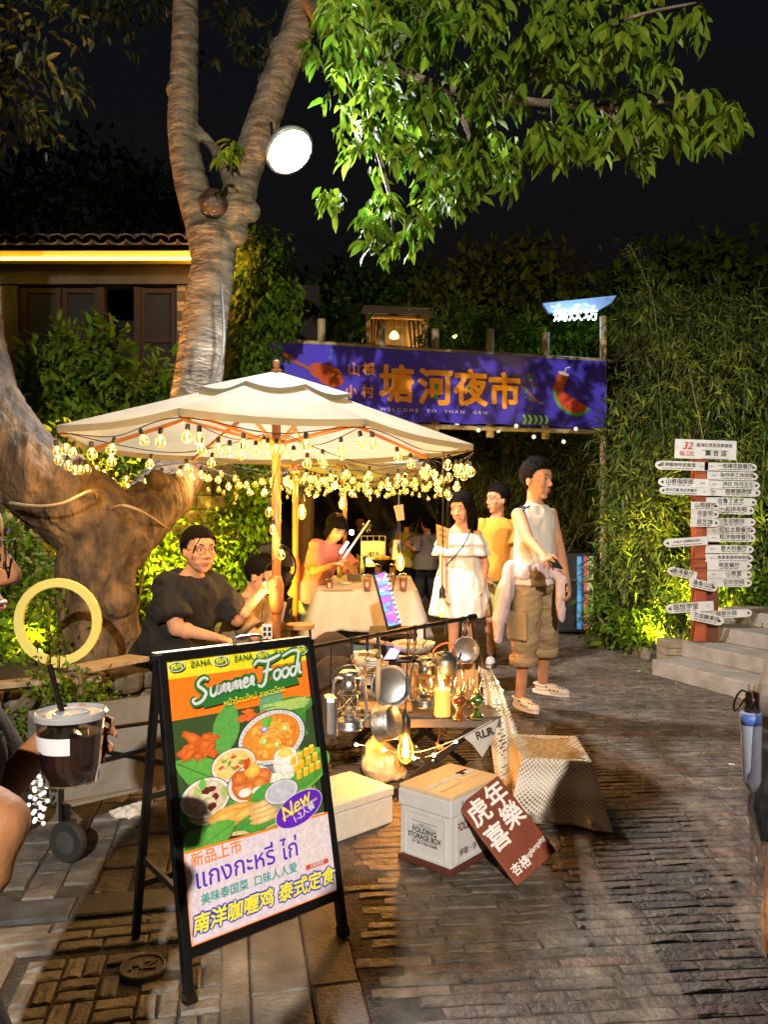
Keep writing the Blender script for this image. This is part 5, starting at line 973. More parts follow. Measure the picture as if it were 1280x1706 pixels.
def leg_cloth(D, name, mat, knee, r0=.098, r1=.085, vox=.010, folds=.006, waist=.05, gap=True, hipx=.0, wob=(8, 8, 6), extra=None):
    """knee: 1 = hem at the knee, 1.x = share of the shin"""
    s, r, fw, ct = D['s'], D['r'], D['fw'], D['ct']; mb = MB(); b = D.get('bulk', 1); loft(mb, [(ct(waist), r, fw, (.145 * b + .012) * s, (.10 * b + .012) * s), (ct(0), r, fw, (.165 * b + .012) * s, (.115 * b + .014) * s), (ct(-.08), r, fw, (.165 * b + .012) * s, (.112 * b + .014) * s), (ct(-.13), r, fw, .14 * b * s, .09 * s)], 22)
    for i in (0, 1):
        if D['kn'][i] is None: continue
        h, k, a = D['hip'][i], D['kn'][i], D['an'][i]
        if knee <= 1: e = h.lerp(k, knee); mb.tube([h, h.lerp(e, .5), e], [r0 * s * b, (r0 + r1) / 2 * s * b, r1 * s * b], 16)
        else: e = k.lerp(a, knee - 1); mb.tube([h, h.lerp(k, .5), k, k.lerp(e, .5), e], [r0 * s * b, r0 * .96 * s * b, (r0 + r1) / 2 * s * b, r1 * 1.02 * s * b, r1 * s * b], 16); mb.ball(k, (r0 + r1) / 2 * s * b * .98)
        mb.ball(h, r0 * s * b)
    if extra: extra(mb)
    return voxel(mb, name, mat, D['t'], vox, 3, fold_noise(folds, wob, seed=random.random() * 30))
def shoe(D, i, mat, sole=None, kind='sneaker'):
    s = D['s']; an, fd = D['an'][i], D['fd'][i]; base = Vector((an.x, an.y, an.z - .075 * s)); sd = Vector((-fd.y, fd.x, 0)); M = Matrix((sd, fd, Vector((0, 0, 1)))).transposed(); mb = MB()
    def Q(y, z): return base + fd * y * s + Vector((0, 0, z * s))
    mb.ball(Q(.13, .033), (.048 * s, .085 * s, .034 * s), 16, 10, M); mb.ball(Q(.02, .040), (.040 * s, .085 * s, .040 * s), 16, 10, M); mb.ball(Q(.07, .045), (.043 * s, .075 * s, .036 * s), 16, 10, M)
    if kind == 'sneaker': mb.ball(Q(-.015, .062), (.036 * s, .045 * s, .036 * s), 14, 10, M)
    o = voxel(mb, 'shoe', mat, D['t'], .006, 2, lambda co, no: np.maximum(0, (base.z + .004) - co[:, 2]) * 0); so = MB(); pts = []
    for k in range(24): a = 2 * math.pi * k / 24; y = .062 + .148 * math.sin(a); x = math.cos(a) * (.042 + .010 * math.sin(a)); pts.append(base + fd * y * s + sd * x * s)
    so.prism(pts, (0, 0, .024 * s)); so.build('sole', sole or mat, o)
    if kind == 'clog':
        dk = MB()
        for x, y in ((-.02, .17), (0, .18), (.02, .17), (-.025, .145), (.0, .15), (.025, .145), (-.02, .12), (.02, .12)): z = .033 + .034 * math.sqrt(max(0, 1 - (x / .048) ** 2 - ((y - .13) / .085) ** 2)); dk.ball(Q(y, z) + sd * x * s, (.0045 * s, .009 * s, .003 * s), 8, 6, M)
        for q in (-1, 1):
            for y in (.08, .11, .14): dk.ball(Q(y, .040) + sd * q * .0455 * s, (.003 * s, .009 * s, .005 * s), 8, 6, M)
            dk.ball(Q(.045, .062) + sd * q * .042 * s, (.005 * s, .008 * s, .008 * s), 8, 6, M)
        dk.build('vent_hole', m_iris, o); MB().tube(catmull([Q(.045, .06) + sd * .042 * s, Q(-.05, .070) + sd * .028 * s, Q(-.068, .070), Q(-.05, .070) - sd * .028 * s, Q(.045, .06) - sd * .042 * s], 5), .006 * s, 6).build('heel_strap', mat, o)
    return o
def phone(label, c, x, y, w=.072, h=.15, screen=None):
    x = unit(x); y = unit(Vector(y) - x * Vector(y).dot(x)); n = x.cross(y); M = Matrix((x, y, n)).transposed(); t = thing('phone', label, 'phone', c); MB().box(c, (w, h, .008), M).build('case', pm('phone_black', (.012, .012, .014), rough=.25), t, bevel=.002)
    if screen: b = Board(Vector(c) + n * .005, x, y); m = MB(); b.z = 0; b.poly(m, [(-w / 2 + .004, -h / 2 + .006), (w / 2 - .004, -h / 2 + .006), (w / 2 - .004, h / 2 - .006), (-w / 2 + .004, h / 2 - .006)]); m.build('screen', screen, t)
    return t
# ---- A: the man in the white sleeveless top
mg = G(885, 1190); fy = 5.25
Dm = person('tall man in white sleeveless top and rolled khaki trousers, reaching out with a phone', P(898, 958, fy + .02) + Vector((-.02, 0, .0)), 38, 1.71, (-.015, 0, 1), (.70, -.70, -.08), [P(905, 925, 4.72), P(948, 985, 5.12)], [G(866, 1196), G(905, 1180)], [(-.3, .2, -1), (.5, .6, -.2)], [(.15, -1, 0), (.25, -1, 0)], skin=SK2, vox=.0065, shoulder=1.05, curl=(.75, .8), palm=[(.3, .2, -1), (-1, .2, 0)], bulk=.93, foot_dir=[(.42, -.9, 0), (.75, -.6, 0)], jaw=.98, heads=1.0)
face_parts(Dm['t'], Dm['H'], Dm['hs']); hair_cap(Dm['t'], Dm['H'], Dm['hs'], 'short')
m_tank = pm('cream_jersey', (.62, .58, .50), (.56, .52, .44), scale=4, rough=.85, bump=.2, bscale=300)
vest = torso_cloth(Dm, 'sleeveless_top', m_tank, -.06, .485, .020, .07, None, folds=.013, vox=.009, wob=(11, 11, 5))
sb_ = MB(); sh = Dm['sh'][0]; nk = Dm['ct'](.49)
for k in range(3): 
    o_ = Dm['fw'] * (.036 - .030 * k) * 1.0; a = nk.lerp(sh, .42) + o_ + Vector((0, 0, .022)); b = nk.lerp(sh, 1.12) + o_ + Vector((0, 0, .016)); sb_.tube(catmull([a, a.lerp(b, .5) + Vector((0, 0, .012)), b], 4), .0062, 6)
sb_.build('shoulder_stripe', pm('navy', (.015, .02, .06), rough=.7), vest)
m_kh = pm('khaki', (.36, .25, .125), (.29, .20, .10), scale=5, rough=.9, bump=.35, bscale=60); leg_cloth(Dm, 'rolled_trousers', m_kh, 1.36, .112, .092, folds=.013, waist=.07, wob=(10, 10, 13))
for i, q in ((0, -1),): kn, hp_ = Dm['kn'][i], Dm['hip'][i]; MB().box(hp_.lerp(kn, .72) - Dm['r'] * (-q) * .0 + Dm['r'] * q * .098 + Dm['fw'] * .01, (.03, .17, .19), Matrix((Dm['r'], Dm['fw'], Dm['up'])).transposed()).build('cargo_pocket', m_kh, Dm['t'], bevel=.012)
for i in (0, 1): kn, an = Dm['kn'][i], Dm['an'][i]; e = kn.lerp(an, .34); MB().tube([e + Vector((0, 0, .03)), e + Vector((0, 0, -.03))], [.100, .098], 20).build('trouser_cuff', m_kh, Dm['t'], smooth=True)
m_lil = pm('lilac_cloth', (.50, .40, .42), (.42, .34, .36), scale=5, rough=.85, bump=.3)
wmb = MB(); ctm = Dm['ct'](.035); loft(wmb, [(ctm + Vector((0, 0, -.05)), Dm['r'], Dm['fw'], .20, .15), (ctm, Dm['r'], Dm['fw'], .198, .148), (ctm + Vector((0, 0, .05)), Dm['r'], Dm['fw'], .182, .135)], 26)
fr_ = ctm + Dm['fw'] * .15; side = -Dm['fw'] * .06 - Dm['r'] * .19
for a, rr in (([fr_ + Vector((0, 0, 0)), fr_ + Vector((.05, -.03, -.06)), fr_ + Vector((.04, -.05, -.18)), fr_ + Vector((.05, -.04, -.31))], (.028, .032, .028, .022)), ([ctm + side + Vector((0, 0, .03)), ctm + side * 1.15 + Vector((0, 0, -.15)), ctm + side * 1.28 + Vector((-.02, 0, -.32)), ctm + side * 1.3 + Vector((-.02, 0, -.46))], (.04, .05, .042, .025)), ([ctm + side * .6 - Dm['fw'] * .08, ctm + side * .9 - Dm['fw'] * .1 + Vector((0, 0, -.2)), ctm + side * 1.0 - Dm['fw'] * .1 + Vector((0, 0, -.38))], (.045, .05, .035))): caps(wmb, a[0], a[1], rr[0], rr[1]); caps(wmb, a[1], a[2], rr[1], rr[2]); (caps(wmb, a[2], a[3], rr[2], rr[3]) if len(a) > 3 else None)
voxel(wmb, 'tied_shirt', m_lil, Dm['t'], .010, 3, fold_noise(.016, (22, 22, 5)))
m_clog = pm('clog_foam', (.60, .50, .42), rough=.6); [shoe(Dm, i, m_clog, kind='clog') for i in (0, 1)]
wr = Dm['wr'][0]; phone('black phone held out flat in the hand of the man in the sleeveless top', wr + Vector((.045, -.075, -.035)), (1, .3, -.2), (.35, -1, -.55))
wr = Dm['wr'][1]; phone('black phone held down at the hip of the man in the sleeveless top', wr + Vector((-.012, -.03, -.06)), (.3, 1, 0), (0, 0, 1))
# ---- B: young man in the yellow T-shirt
Dy = person('young man with glasses in orange-yellow T-shirt and green shorts, looking left', P(829, 950, 7.35), 10, 1.77, (0, .0, 1), (-.92, -.40, -.02), [P(808, 960, 7.2), P(856, 988, 7.05)], [G(818, 1106), G(846, 1075)], [(-.4, .6, -1), (.5, .6, -.2)], [(0, -1, 0), (0, -1, 0)], skin=SK2, vox=.009, curl=(.5, .5), foot_dir=[(-.15, -1, 0), (.3, -1, 0)])
face_parts(Dy['t'], Dy['H'], Dy['hs'], glasses=True); hair_cap(Dy['t'], Dy['H'], Dy['hs'], 'short')
torso_cloth(Dy, 'tshirt', pm('yellow_tee', (.72, .33, .035), (.64, .28, .03), scale=4, rough=.85, bump=.2), -.10, .485, .028, .03, .75, .075, folds=.011); leg_cloth(Dy, 'shorts', pm('green_shorts', (.42, .38, .10), rough=.85), .80, .112, .115, folds=.009)
for i in (0, 1): shoe(Dy, i, pm('sneaker_white', (.58, .54, .48), rough=.6), pm('sneaker_sole', (.65, .62, .58), rough=.6)); a = Dy['an'][i]; MB().tube([a + Vector((0, 0, -.02)), a + Vector((0, 0, .09))], [.048, .046], 14).build('sock', pm('sock_black', (.015, .015, .02), rough=.9), Dy['t'])
# ---- C: young woman in the white dress
Dw = person('young woman with long dark hair in white off-shoulder dress, looking down', P(768, 968, 6.35), -4, 1.60, (0, -.02, 1), (-.42, -.86, -.28), [P(741, 985, 6.15), P(803, 985, 6.25)], [G(757, 1152), G(782, 1140)], [(-.6, .5, -.3), (.6, .5, -.3)], [(0, -1, 0), (0, -1, 0)], fem=True, vox=.008, shoulder=.9, bulk=.88, curl=(.5, .4), jaw=.88, foot_dir=[(-.1, -1, 0), (.1, -1, 0)], neck_f=.03)
face_parts(Dw['t'], Dw['H'], Dw['hs']); hc_ = hair_cap(Dw['t'], Dw['H'], Dw['hs'], 'long')
S = []
for k in range(30):
    a = random.uniform(-.9, 4.04); x = .082 * math.cos(a); y = -.01 - .085 * math.sin(a) if math.sin(a) > -.3 else .03; ln = random.uniform(.24, .33); S.append(([(x * .8, y * .8, .09), (x * 1.08, y, .0), (x * 1.15 + random.gauss(0, .01), y * .95, -.12), (x * 1.0 + random.gauss(0, .015), y * .6 + .02, -.12 - ln * .6)], random.uniform(.014, .022)))
for q in (-1, 1):
    for k in range(5): S.append(([(q * .02, .06, .105), (q * (.050 + .004 * k), .072 - .012 * k, .06), (q * (.072 + .003 * k), .05 - .015 * k, -.02), (q * .078, .035, -.10), (q * (.085 + .004 * k), .045, -.22 - .02 * k)], .011))
locks(Dw['t'], Dw['H'], S, par=hc_, s=Dw['hs'])
m_dress = pm('white_cotton', (.66, .63, .58), (.58, .55, .50), scale=5, rough=.9, bump=.3)
torso_cloth(Dw, 'dress', m_dress, -.30, .40, .03, .20, None, folds=.013, vox=.009, wob=(14, 14, 2)); c = Dw['ct'](.0); rf = MB()
def ruff(h0, h1, r0, r1, amp):
    rf.grid(lambda a, b: Dw['ct'](h0 + (h1 - h0) * b) + Dw['r'] * math.cos(a * 6.2832) * (r0[0] + (r1[0] - r0[0]) * b + amp * b * math.sin(a * 60 + math.sin(a * 17) * 2)) + Dw['fw'] * math.sin(a * 6.2832) * (r0[1] + (r1[1] - r0[1]) * b + amp * b * math.sin(a * 60 + 1)), 150, 5)
ruff(.425, .32, (.165, .10), (.215, .135), .010); ruff(.37, .23, (.19, .11), (.235, .15), .011); rf.build('ruffle', m_dress, Dw['t'], smooth=True).modifiers.new('s', 'SOLIDIFY').thickness = .003
bgm = MB().tube(catmull([Dw['ct'](.46) + Dw['r'] * (.08 if Dw['r'].x > 0 else -.08) + Dw['fw'] * .09, Dw['ct'](.30) + Dw['fw'] * .165, Dw['ct'](.05) + Dw['r'] * (-.2 if Dw['r'].x > 0 else .2) + Dw['fw'] * .10], 6), .005, 6).build('bag_strap', m_iris, Dw['t'])
for i in (0, 1): shoe(Dw, i, pm('sandal', (.5, .42, .34), rough=.6))
# ---- D: seated woman in black holding the parasol pole
seat = P(292, 1074, 4.70)
Ds = person('seated woman with glasses in black T-shirt, one hand on the parasol pole', seat, 42, 1.66, (.30, -.22, 1), (.62, -.76, -.05), [P(360, 1062, 4.42), P(437, 985, 4.80)], [P(330, 1250, 4.4), P(385, 1260, 4.5)], [(-.2, -.3, -1), (.1, .3, -1)], [(.6, -.6, .6), (.8, -.4, .6)], fem=True, vox=.007, bulk=1.22, curl=(.5, 1.0), palm=[(0, 0, -1), (.2, -1, 0)], jaw=1.12, hand_dir=[None, (.75, .2, .45)], thumbside=(1, -1), neck_f=.04, heads=1.03)
Ds['bulk'] = 1.22; face_parts(Ds['t'], Ds['H'], Ds['hs'], glasses=True); hb = hair_cap(Ds['t'], Ds['H'], Ds['hs'], 'back'); c, r_, f_, u_ = Ds['H']; locks(Ds['t'], Ds['H'], [([(.0, -.10, .02), (0, -.125, .0), (0, -.12, -.04)], .036)] + [([(q * .01, .07, .10), (q * .045, .085, .06), (q * .068, .072, .01 - .01 * k), (q * .073, .06, -.05)], .0035) for q in (-1, 1) for k in range(3)], par=hb)
m_blk = pm('black_cotton', (.006, .006, .007), (.011, .011, .012), scale=5, rough=.85, bump=.3); torso_cloth(Ds, 'tshirt', m_blk, -.16, .485, .035, .10, .78, .088, folds=.021, wob=(10, 10, 8), sleeve_flare=1.2); leg_cloth(Ds, 'trousers', m_blk, 1.6, .11, .085, folds=.01)
for i in (0, 1): shoe(Ds, i, m_blk)
# ---- E: boy in khaki squatting with a phone
De = person('seated youth in khaki T-shirt looking at a phone behind the parasol pole', P(395, 1098, 5.15), 60, 1.55, (.22, -.05, 1), (.95, -.15, -.45), [P(472, 1030, 4.9), P(468, 1038, 5.0)], [P(430, 1225, 4.9), P(440, 1225, 5.1)], [(0, -.2, -1), (0, .2, -1)], [(1, 0, 1), (1, 0, 1)], vox=.009, curl=(.9, .9), palm=[(.2, .2, .9), (.2, 0, 1)], hand_dir=[(.4, 0, 1), (.4, 0, 1)], neck_f=.07)
face_parts(De['t'], De['H'], De['hs']); hair_cap(De['t'], De['H'], De['hs'], 'crop'); torso_cloth(De, 'tshirt', pm('khaki_tee', (.24, .17, .09), (.19, .135, .07), scale=4, rough=.9, bump=.3), -.15, .485, .04, .10, .8, .085, folds=.014); leg_cloth(De, 'trousers', m_blk, 1.6)
phone('phone in the hands of the seated youth behind the parasol pole', P(480, 1015, 4.88), (.3, 1, 0), (.25, 0, 1))
# ---- F: woman in the pink T-shirt at the coffee table
Df = person('woman in pink T-shirt leaning over the coffee table below the parasol', P(520, 975, 7.5), 50, 1.62, (.42, -.10, 1), (.45, -.65, -.62), [P(553, 942, 7.1), P(578, 938, 7.3)], [G(497, 1090), G(528, 1085)], [(-.2, -.4, -1), (.5, .4, -.6)], [(.2, -1, 0), (.2, -1, 0)], fem=True, vox=.009, bulk=1.0, curl=(.6, .6), palm=[(.3, 0, -1), (0, 0, -1)], neck_f=.05, jaw=.92)
face_parts(Df['t'], Df['H'], Df['hs']); hf = hair_cap(Df['t'], Df['H'], Df['hs'], 'long')
locks(Df['t'], Df['H'], [([(q * .03, .03, .11), (q * .07, .045 - .01 * k, .05), (q * .082, .03 - .012 * k, -.03), (q * .078, .02 - .01 * k, -.12), (q * .065, .03, -.21)], .014) for q in (-1, 1) for k in range(5)] + [([(x, .03, .10), (x * 1.2, .088, .075), (x * 1.25, .092, .045)], .008) for x in (-.04, -.02, 0, .02, .04)], par=hf, s=Df['hs'])
sh_ = torso_cloth(Df, 'tshirt', pm('pink_tee', (.46, .16, .14), (.40, .14, .12), scale=4, rough=.9, bump=.25), -.16, .485, .04, .06, .85, .085, folds=.012); leg_cloth(Df, 'trousers', pm('grey_trousers', (.23, .24, .18), rough=.9), 1.7, .11, .10, folds=.012)
mb = MB(); bd = Board(Df['ct'](.33) + Df['fw'] * .165, Df['r'] * (1 if Df['fw'].cross(Df['r']).dot(Df['up']) < 0 else -1), Df['up']); bd.text(mb, 'CRUSH', 0, 0, .06, .01); mb.build('print', pm('shirt_print', (.35, .06, .04), rough=.8), sh_); [shoe(Df, i, m_blk) for i in (0, 1)]
# ---- G: couple walking away, seen from behind
Dg = person('walking woman in grey blouse and dark jeans seen from behind with a shoulder bag', P(712, 935, 13.0), 165, 1.64, (0, 0, 1), (-.75, .6, -.05), [P(730, 935, 13), P(686, 912, 12.7)], [G(722, 1001), G(698, 1004)], [(.6, -.2, -.4), (-1, .3, -.2)], [(0, 1, 0), (0, 1, 0)], vox=.012, fem=True, curl=(.6, .4))
face_parts(Dg['t'], Dg['H'], Dg['hs'], eyes=False); hg = hair_cap(Dg['t'], Dg['H'], Dg['hs'], 'long'); locks(Dg['t'], Dg['H'], [([(0, -.09, .03), (0, -.13, .02), (0, -.13, -.02)], .045)], par=hg)
torso_cloth(Dg, 'blouse', pm('grey_blouse', (.14, .135, .16), rough=.9), -.14, .485, .04, .14, .7, .085, folds=.012, vox=.014, wob=(16, 16, 2)); leg_cloth(Dg, 'jeans', pm('dark_jeans', (.02, .025, .045), rough=.85), 1.9, .105, .09, vox=.014); [shoe(Dg, i, MATS['sneaker_white']) for i in (0, 1)]
MB().box(P(694, 905, 12.85), (.10, .22, .26)).tube([P(692, 893, 12.8), P(697, 870, 12.85), P(700, 862, 12.9)], .012, 6).build('shoulder_bag', pm('brown_bag', (.10, .06, .035), rough=.5), Dg['t'], bevel=.01)
Dh = person('walking man in olive T-shirt seen from behind beside the woman in grey', P(678, 932, 13.8), 175, 1.70, (0, 0, 1), (.2, .97, 0), [P(694, 935, 13.8), P(658, 935, 13.6)], [G(684, 997), G(668, 1000)], [(1, -.2, -.4), (-1, .3, -.2)], [(0, 1, 0), (0, 1, 0)], vox=.013)
hair_cap(Dh['t'], Dh['H'], Dh['hs'], 'short'); torso_cloth(Dh, 'tshirt', pm('olive_tee', (.36, .29, .08), rough=.9), -.14, .485, .03, .06, .85, .085, folds=.01, vox=.014); leg_cloth(Dh, 'trousers', m_blk, 1.9, vox=.014); [shoe(Dh, i, m_blk) for i in (0, 1)]
Di = person('dark figure standing in shade behind the coffee machine', P(600, 925, 15), 10, 1.68, (0, 0, 1), (0, -1, -.1), [P(585, 925, 14.9), P(615, 925, 14.9)], [G(596, 987), G(606, 987)], [(-1, .3, -.2), (1, .2, -.4)], [(0, -1, 0), (0, -1, 0)], vox=.014)
hair_cap(Di['t'], Di['H'], Di['hs'], 'short'); torso_cloth(Di, 'tshirt', m_blk, -.14, .485, .03, .03, .85, .085, vox=.014); leg_cloth(Di, 'trousers', m_blk, 1.9, vox=.014)
# ---- H: passer-by at the left edge holding an iced drink
cupc = P(118, 1240, 1.12)
Dp = person('passer-by in black at the left edge, face in profile, holding an iced drink', Vector((-.680, 1.04, .755)), 100, 1.47, (.03, 0, 1), (1, .25, -.03), [Vector((-.50, .84, .82)), cupc + Vector((-.058, .054, -.010))], [Vector((-.68, .95, 0)), Vector((-.68, 1.15, 0))], [(1, -.1, .1), (-.1, .5, -1.0)], [(1, .2, 0), (1, .2, 0)], skin=skin_mat('skin_shaded', (.34, .15, .065)), vox=.0065, bulk=1.0, curl=(.4, .55), palm=[None, (.1, -1, .0)], hand_dir=[None, (1, .12, .05)], thumbside=(1, -1), neck_f=.06, heads=1.0)  # shadow on this figure put into a darker skin colour
face_parts(Dp['t'], Dp['H'], Dp['hs'], glasses=True); hair_cap(Dp['t'], Dp['H'], Dp['hs'], 'back'); Dp['bulk'] = 1.1; torso_cloth(Dp, 'tshirt', m_blk, -.16, .485, .03, .05, .75, .09, folds=.01); leg_cloth(Dp, 'trousers', m_blk, 1.9, .10, .08)
# ---- I: passer-by at the right edge
Dr = person('passer-by at the right edge in beige with a clear bag, mostly out of view', Vector((.955, 1.42, .80)), 180, 1.58, (0, 0, 1), (.1, 1, 0), [Vector((1.22, 1.62, .62)), P(1296, 1500, 1.28)], [Vector((1.05, 1.5, 0)), Vector((.93, 1.38, 0))], [(1, .2, -.2), (-1, -.4, -.2)], [(0, 1, 0), (0, 1, 0)], skin=SK, vox=.009, fem=True)
hair_cap(Dr['t'], Dr['H'], Dr['hs'], 'long'); torso_cloth(Dr, 'tshirt', pm('beige_tee', (.42, .38, .32), rough=.9), -.12, .485, .03, .05, .85, .085); leg_cloth(Dr, 'trousers', m_blk, 1.9)
# ---- J: the photographer, whose shadow falls on the bricks
Dj = person('photographer standing just behind the viewpoint, seen only as the shadow on the bricks', Vector((.08, -.42, .88)), 150, 1.68, (0, 0, 1), (0, 1, 0), [Vector((.05, -.20, 1.28)), Vector((-.03, -.22, 1.28))], [Vector((.13, -.40, 0)), Vector((.02, -.42, 0))], [(.2, -.2, -1), (-.2, -.2, -1)], [(0, 1, 0), (0, 1, 0)], vox=.012, bulk=.9, shoulder=.85)
hair_cap(Dj['t'], Dj['H'], Dj['hs'], 'short'); torso_cloth(Dj, 'tshirt', m_blk, -.14, .485, .03, .03, .85, .085, vox=.014); leg_cloth(Dj, 'trousers', m_blk, 1.9, vox=.014)
Dk = person('companion standing just behind the viewpoint at right, seen only as shadow on the bricks', Vector((.84, -.50, .90)), 180, 1.72, (0, 0, 1), (0, 1, 0), [Vector((1.14, -.45, .9)), Vector((.50, -.45, .9))], [Vector((.92, -.5, 0)), Vector((.74, -.5, 0))], [(.5, -.2, -1), (-.5, -.2, -1)], [(0, 1, 0), (0, 1, 0)], vox=.012, bulk=1.15)
hair_cap(Dk['t'], Dk['H'], Dk['hs'], 'short'); torso_cloth(Dk, 'tshirt', m_blk, -.14, .485, .06, .05, .85, .085, vox=.014); leg_cloth(Dk, 'trousers', m_blk, 1.9, .12, .11, vox=.014)
# ================================================================== COFFEE TABLE
MET = MATS['black_metal']; m_steel = pm('steel', (.50, .49, .47), rough=.32, metal=1, bump=.05, bscale=200); m_alu = pm('aluminium', (.62, .62, .62), rough=.34, metal=1, bump=.1, bscale=120); m_gun = pm('gunmetal', (.16, .17, .16), rough=.38, metal=.8); m_wood = pm('light_wood', (.50, .30, .13), (.40, .23, .09), scale=6, rough=.5, stretch=(1, 1, 7)); m_clear = glass_shell('clear_glass', (.94, .95, .93), .35, .03); m_white = pm('white_plastic', (.66, .65, .62), rough=.45)
x0, x1, ty0, ty1 = P(530, 0, 6.85).x, P(690, 0, 6.85).x, 6.85, 8.7
ct_ = thing('coffee_table', 'long folding table of the coffee stall under its white cloth', 'table', ((x0 + x1) / 2, 7.7, 0)); MB().box(((x0 + x1) / 2, (ty0 + ty1) / 2, .735), (x1 - x0, ty1 - ty0, .025)).build('table_top', m_white, ct_)
for x in (x0 + .05, x1 - .05):
    for y in (ty0 + .06, ty1 - .06): MB().tube([(x, y, 0), (x, y, .72)], .014, 8).build('leg', m_steel, ct_)
tc = thing('white_tablecloth', 'creased white cloth hanging over the front and sides of the coffee table', 'tablecloth', ((x0 + x1) / 2, ty0, .75)); mb = MB(); pth = [(x0, ty1), (x0, ty0), (x1, ty0), (x1, ty1)]
def hang(a, b): # side drape
    W_, D_ = x1 - x0, ty1 - ty0; L = a * (2 * D_ + W_)
    if L < D_: p = Vector((x0, ty1 - L, 0)); n = Vector((-1, 0, 0)); ed = min(1, (D_ - L) / .3)
    elif L < D_ + W_: p = Vector((x0 + L - D_, ty0, 0)); n = Vector((0, -1, 0)); ed = min(1, (L - D_) / .2, (D_ + W_ - L) / .2)
    else: p = Vector((x1, ty0 + L - D_ - W_, 0)); n = Vector((1, 0, 0)); ed = min(1, (L - D_ - W_) / .3)
    fl = (.03 + .05 * b + (1 - ed) * .09 * b + .020 * b * math.sin(L * 24 + 2 * math.sin(L * 7)) + .012 * b * math.sin(L * 51)); q = p + n * fl; cor = (1 - ed); dr = .34 + .10 * cor + .02 * math.sin(L * 6)
    if n.x == 0 and cor > 0: q.x += (-1 if L < D_ + W_ / 2 else 1) * cor * .06 * b
    return Vector((q.x, q.y, .752 - dr * b + .006 * noise.noise(Vector((L * 8, b * 8, 0)))))
mb.grid(hang, 190, 14); m_cloth = pm('white_cloth', (.50, .48, .43), (.44, .42, .37), scale=6, rough=.9, bump=.35, bscale=14); mb.build('drape', m_cloth, tc, smooth=True).modifiers.new('s', 'SOLIDIFY').thickness = .002
MB().grid(lambda a, b: Vector((x0 - .03 + (x1 - x0 + .06) * a, ty0 - .03 + (ty1 - ty0 + .06) * b, .753 + .002 * noise.noise(Vector((a * 7, b * 12, 0))))), 20, 30).build('top_cloth', m_cloth, tc, smooth=True)
def on_table(px, py, z=.756): return G(px, py, z)
def tagmb(mb, name, mat, label, cat, origin, smooth=False, group=None): return tag(mb.build(name, mat, origin=origin, smooth=smooth), label, cat, group)
m_bx = pm('storage_teal', (.16, .22, .20), (.22, .28, .26), scale=12, rough=.6); c = G(608, 1108); tagmb(MB().box(c + Vector((.03, .25, .17)), (.62, .4, .34)), 'storage_crate', m_bx, 'pale green storage crate under the coffee table', 'crate', c)
cuplab = ['iced drink in clear cup at the front left corner of the coffee table top', 'iced drink in clear cup just left of the slanted light board', 'iced drink in clear cup behind the top of the slanted light board', 'tall iced drink in the back row left of the rear cups', 'tall iced drink in the back row, right of its twin', 'iced drink in clear cup at the front right corner of the coffee table']
for k, (px, py, hh_, tint) in enumerate(((549, 982, .10, (.16, .05, .03)), (612, 984, .15, (.22, .09, .06)), (651, 984, .15, (.22, .09, .07)), (630, 966, .17, (.26, .10, .07)), (655, 966, .17, (.24, .10, .07)), (672, 984, .155, (.20, .08, .06)))):
    c = on_table(px, py); c.y += .03; t = thing('iced_drink', cuplab[k], 'drink', c, 'iced drinks on the coffee table'); r = .038
    MB().lathe(c, [(r * .78, .002), (r * .80, .006), (r * .95, hh_ * .72), (0, hh_ * .72)], 18).build('liquid', pm('drink_%d' % k, tint, tuple(q * 1.5 for q in tint), scale=30, rough=.3), t, smooth=False); cu = MB().lathe(c, [(r * .82, 0), (r * 1.02, hh_ * .86)], 20, cap=False).build('cup', m_clear, t, smooth=True); MB().lathe(c, [(r * 1.08, hh_ * .86), (r * 1.08, hh_ * .90), (r * .95, hh_ * .93), (0, hh_ * .97)], 20).build('lid', glass_shell('milky_lid', (.62, .62, .62), .5, .1), cu, smooth=True)
    MB().box(c + Vector((0, -r * .97, hh_ * .35)), (.024, .002, .04)).build('sticker', pm('pink_sticker', (.60, .35, .32), rough=.6), cu)
    if k in (0, 3): MB().tube([c + Vector((0, 0, hh_ * .3)), c + Vector((-.02, .0, hh_ * 1.35))], .0035, 6).build('straw', m_iris, cu)
def boxthing(px, py, sz, name, mat, label, cat, z=.756, dy=.05, rz=0, bev=.006):
    c = on_table(px, py, z); c.y += dy; return tagmb(MB().box(c + Vector((0, 0, sz[2] / 2)), sz, (0, 0, rz)), name, mat, label, cat, c)
b1 = boxthing(541, 975, (.13, .12, .13), 'white_tub', glass_shell('tub_plastic', (.75, .73, .65), .55, .2), 'translucent white tub at the left end of the coffee table', 'tub'); boxthing(590, 968, (.14, .10, .07), 'grey_tin', pm('tin_grey', (.22, .24, .24), rough=.4), 'small grey tin box in the middle of the coffee table', 'box'); boxthing(595, 980, (.12, .08, .035), 'wood_tray', m_wood, 'small wooden tray in front of the grey tin on the coffee table', 'tray'); boxthing(563, 984, (.26, .05, .012), 'chopping_board', m_wood, 'thin wooden board lying at the front edge of the coffee table', 'board')
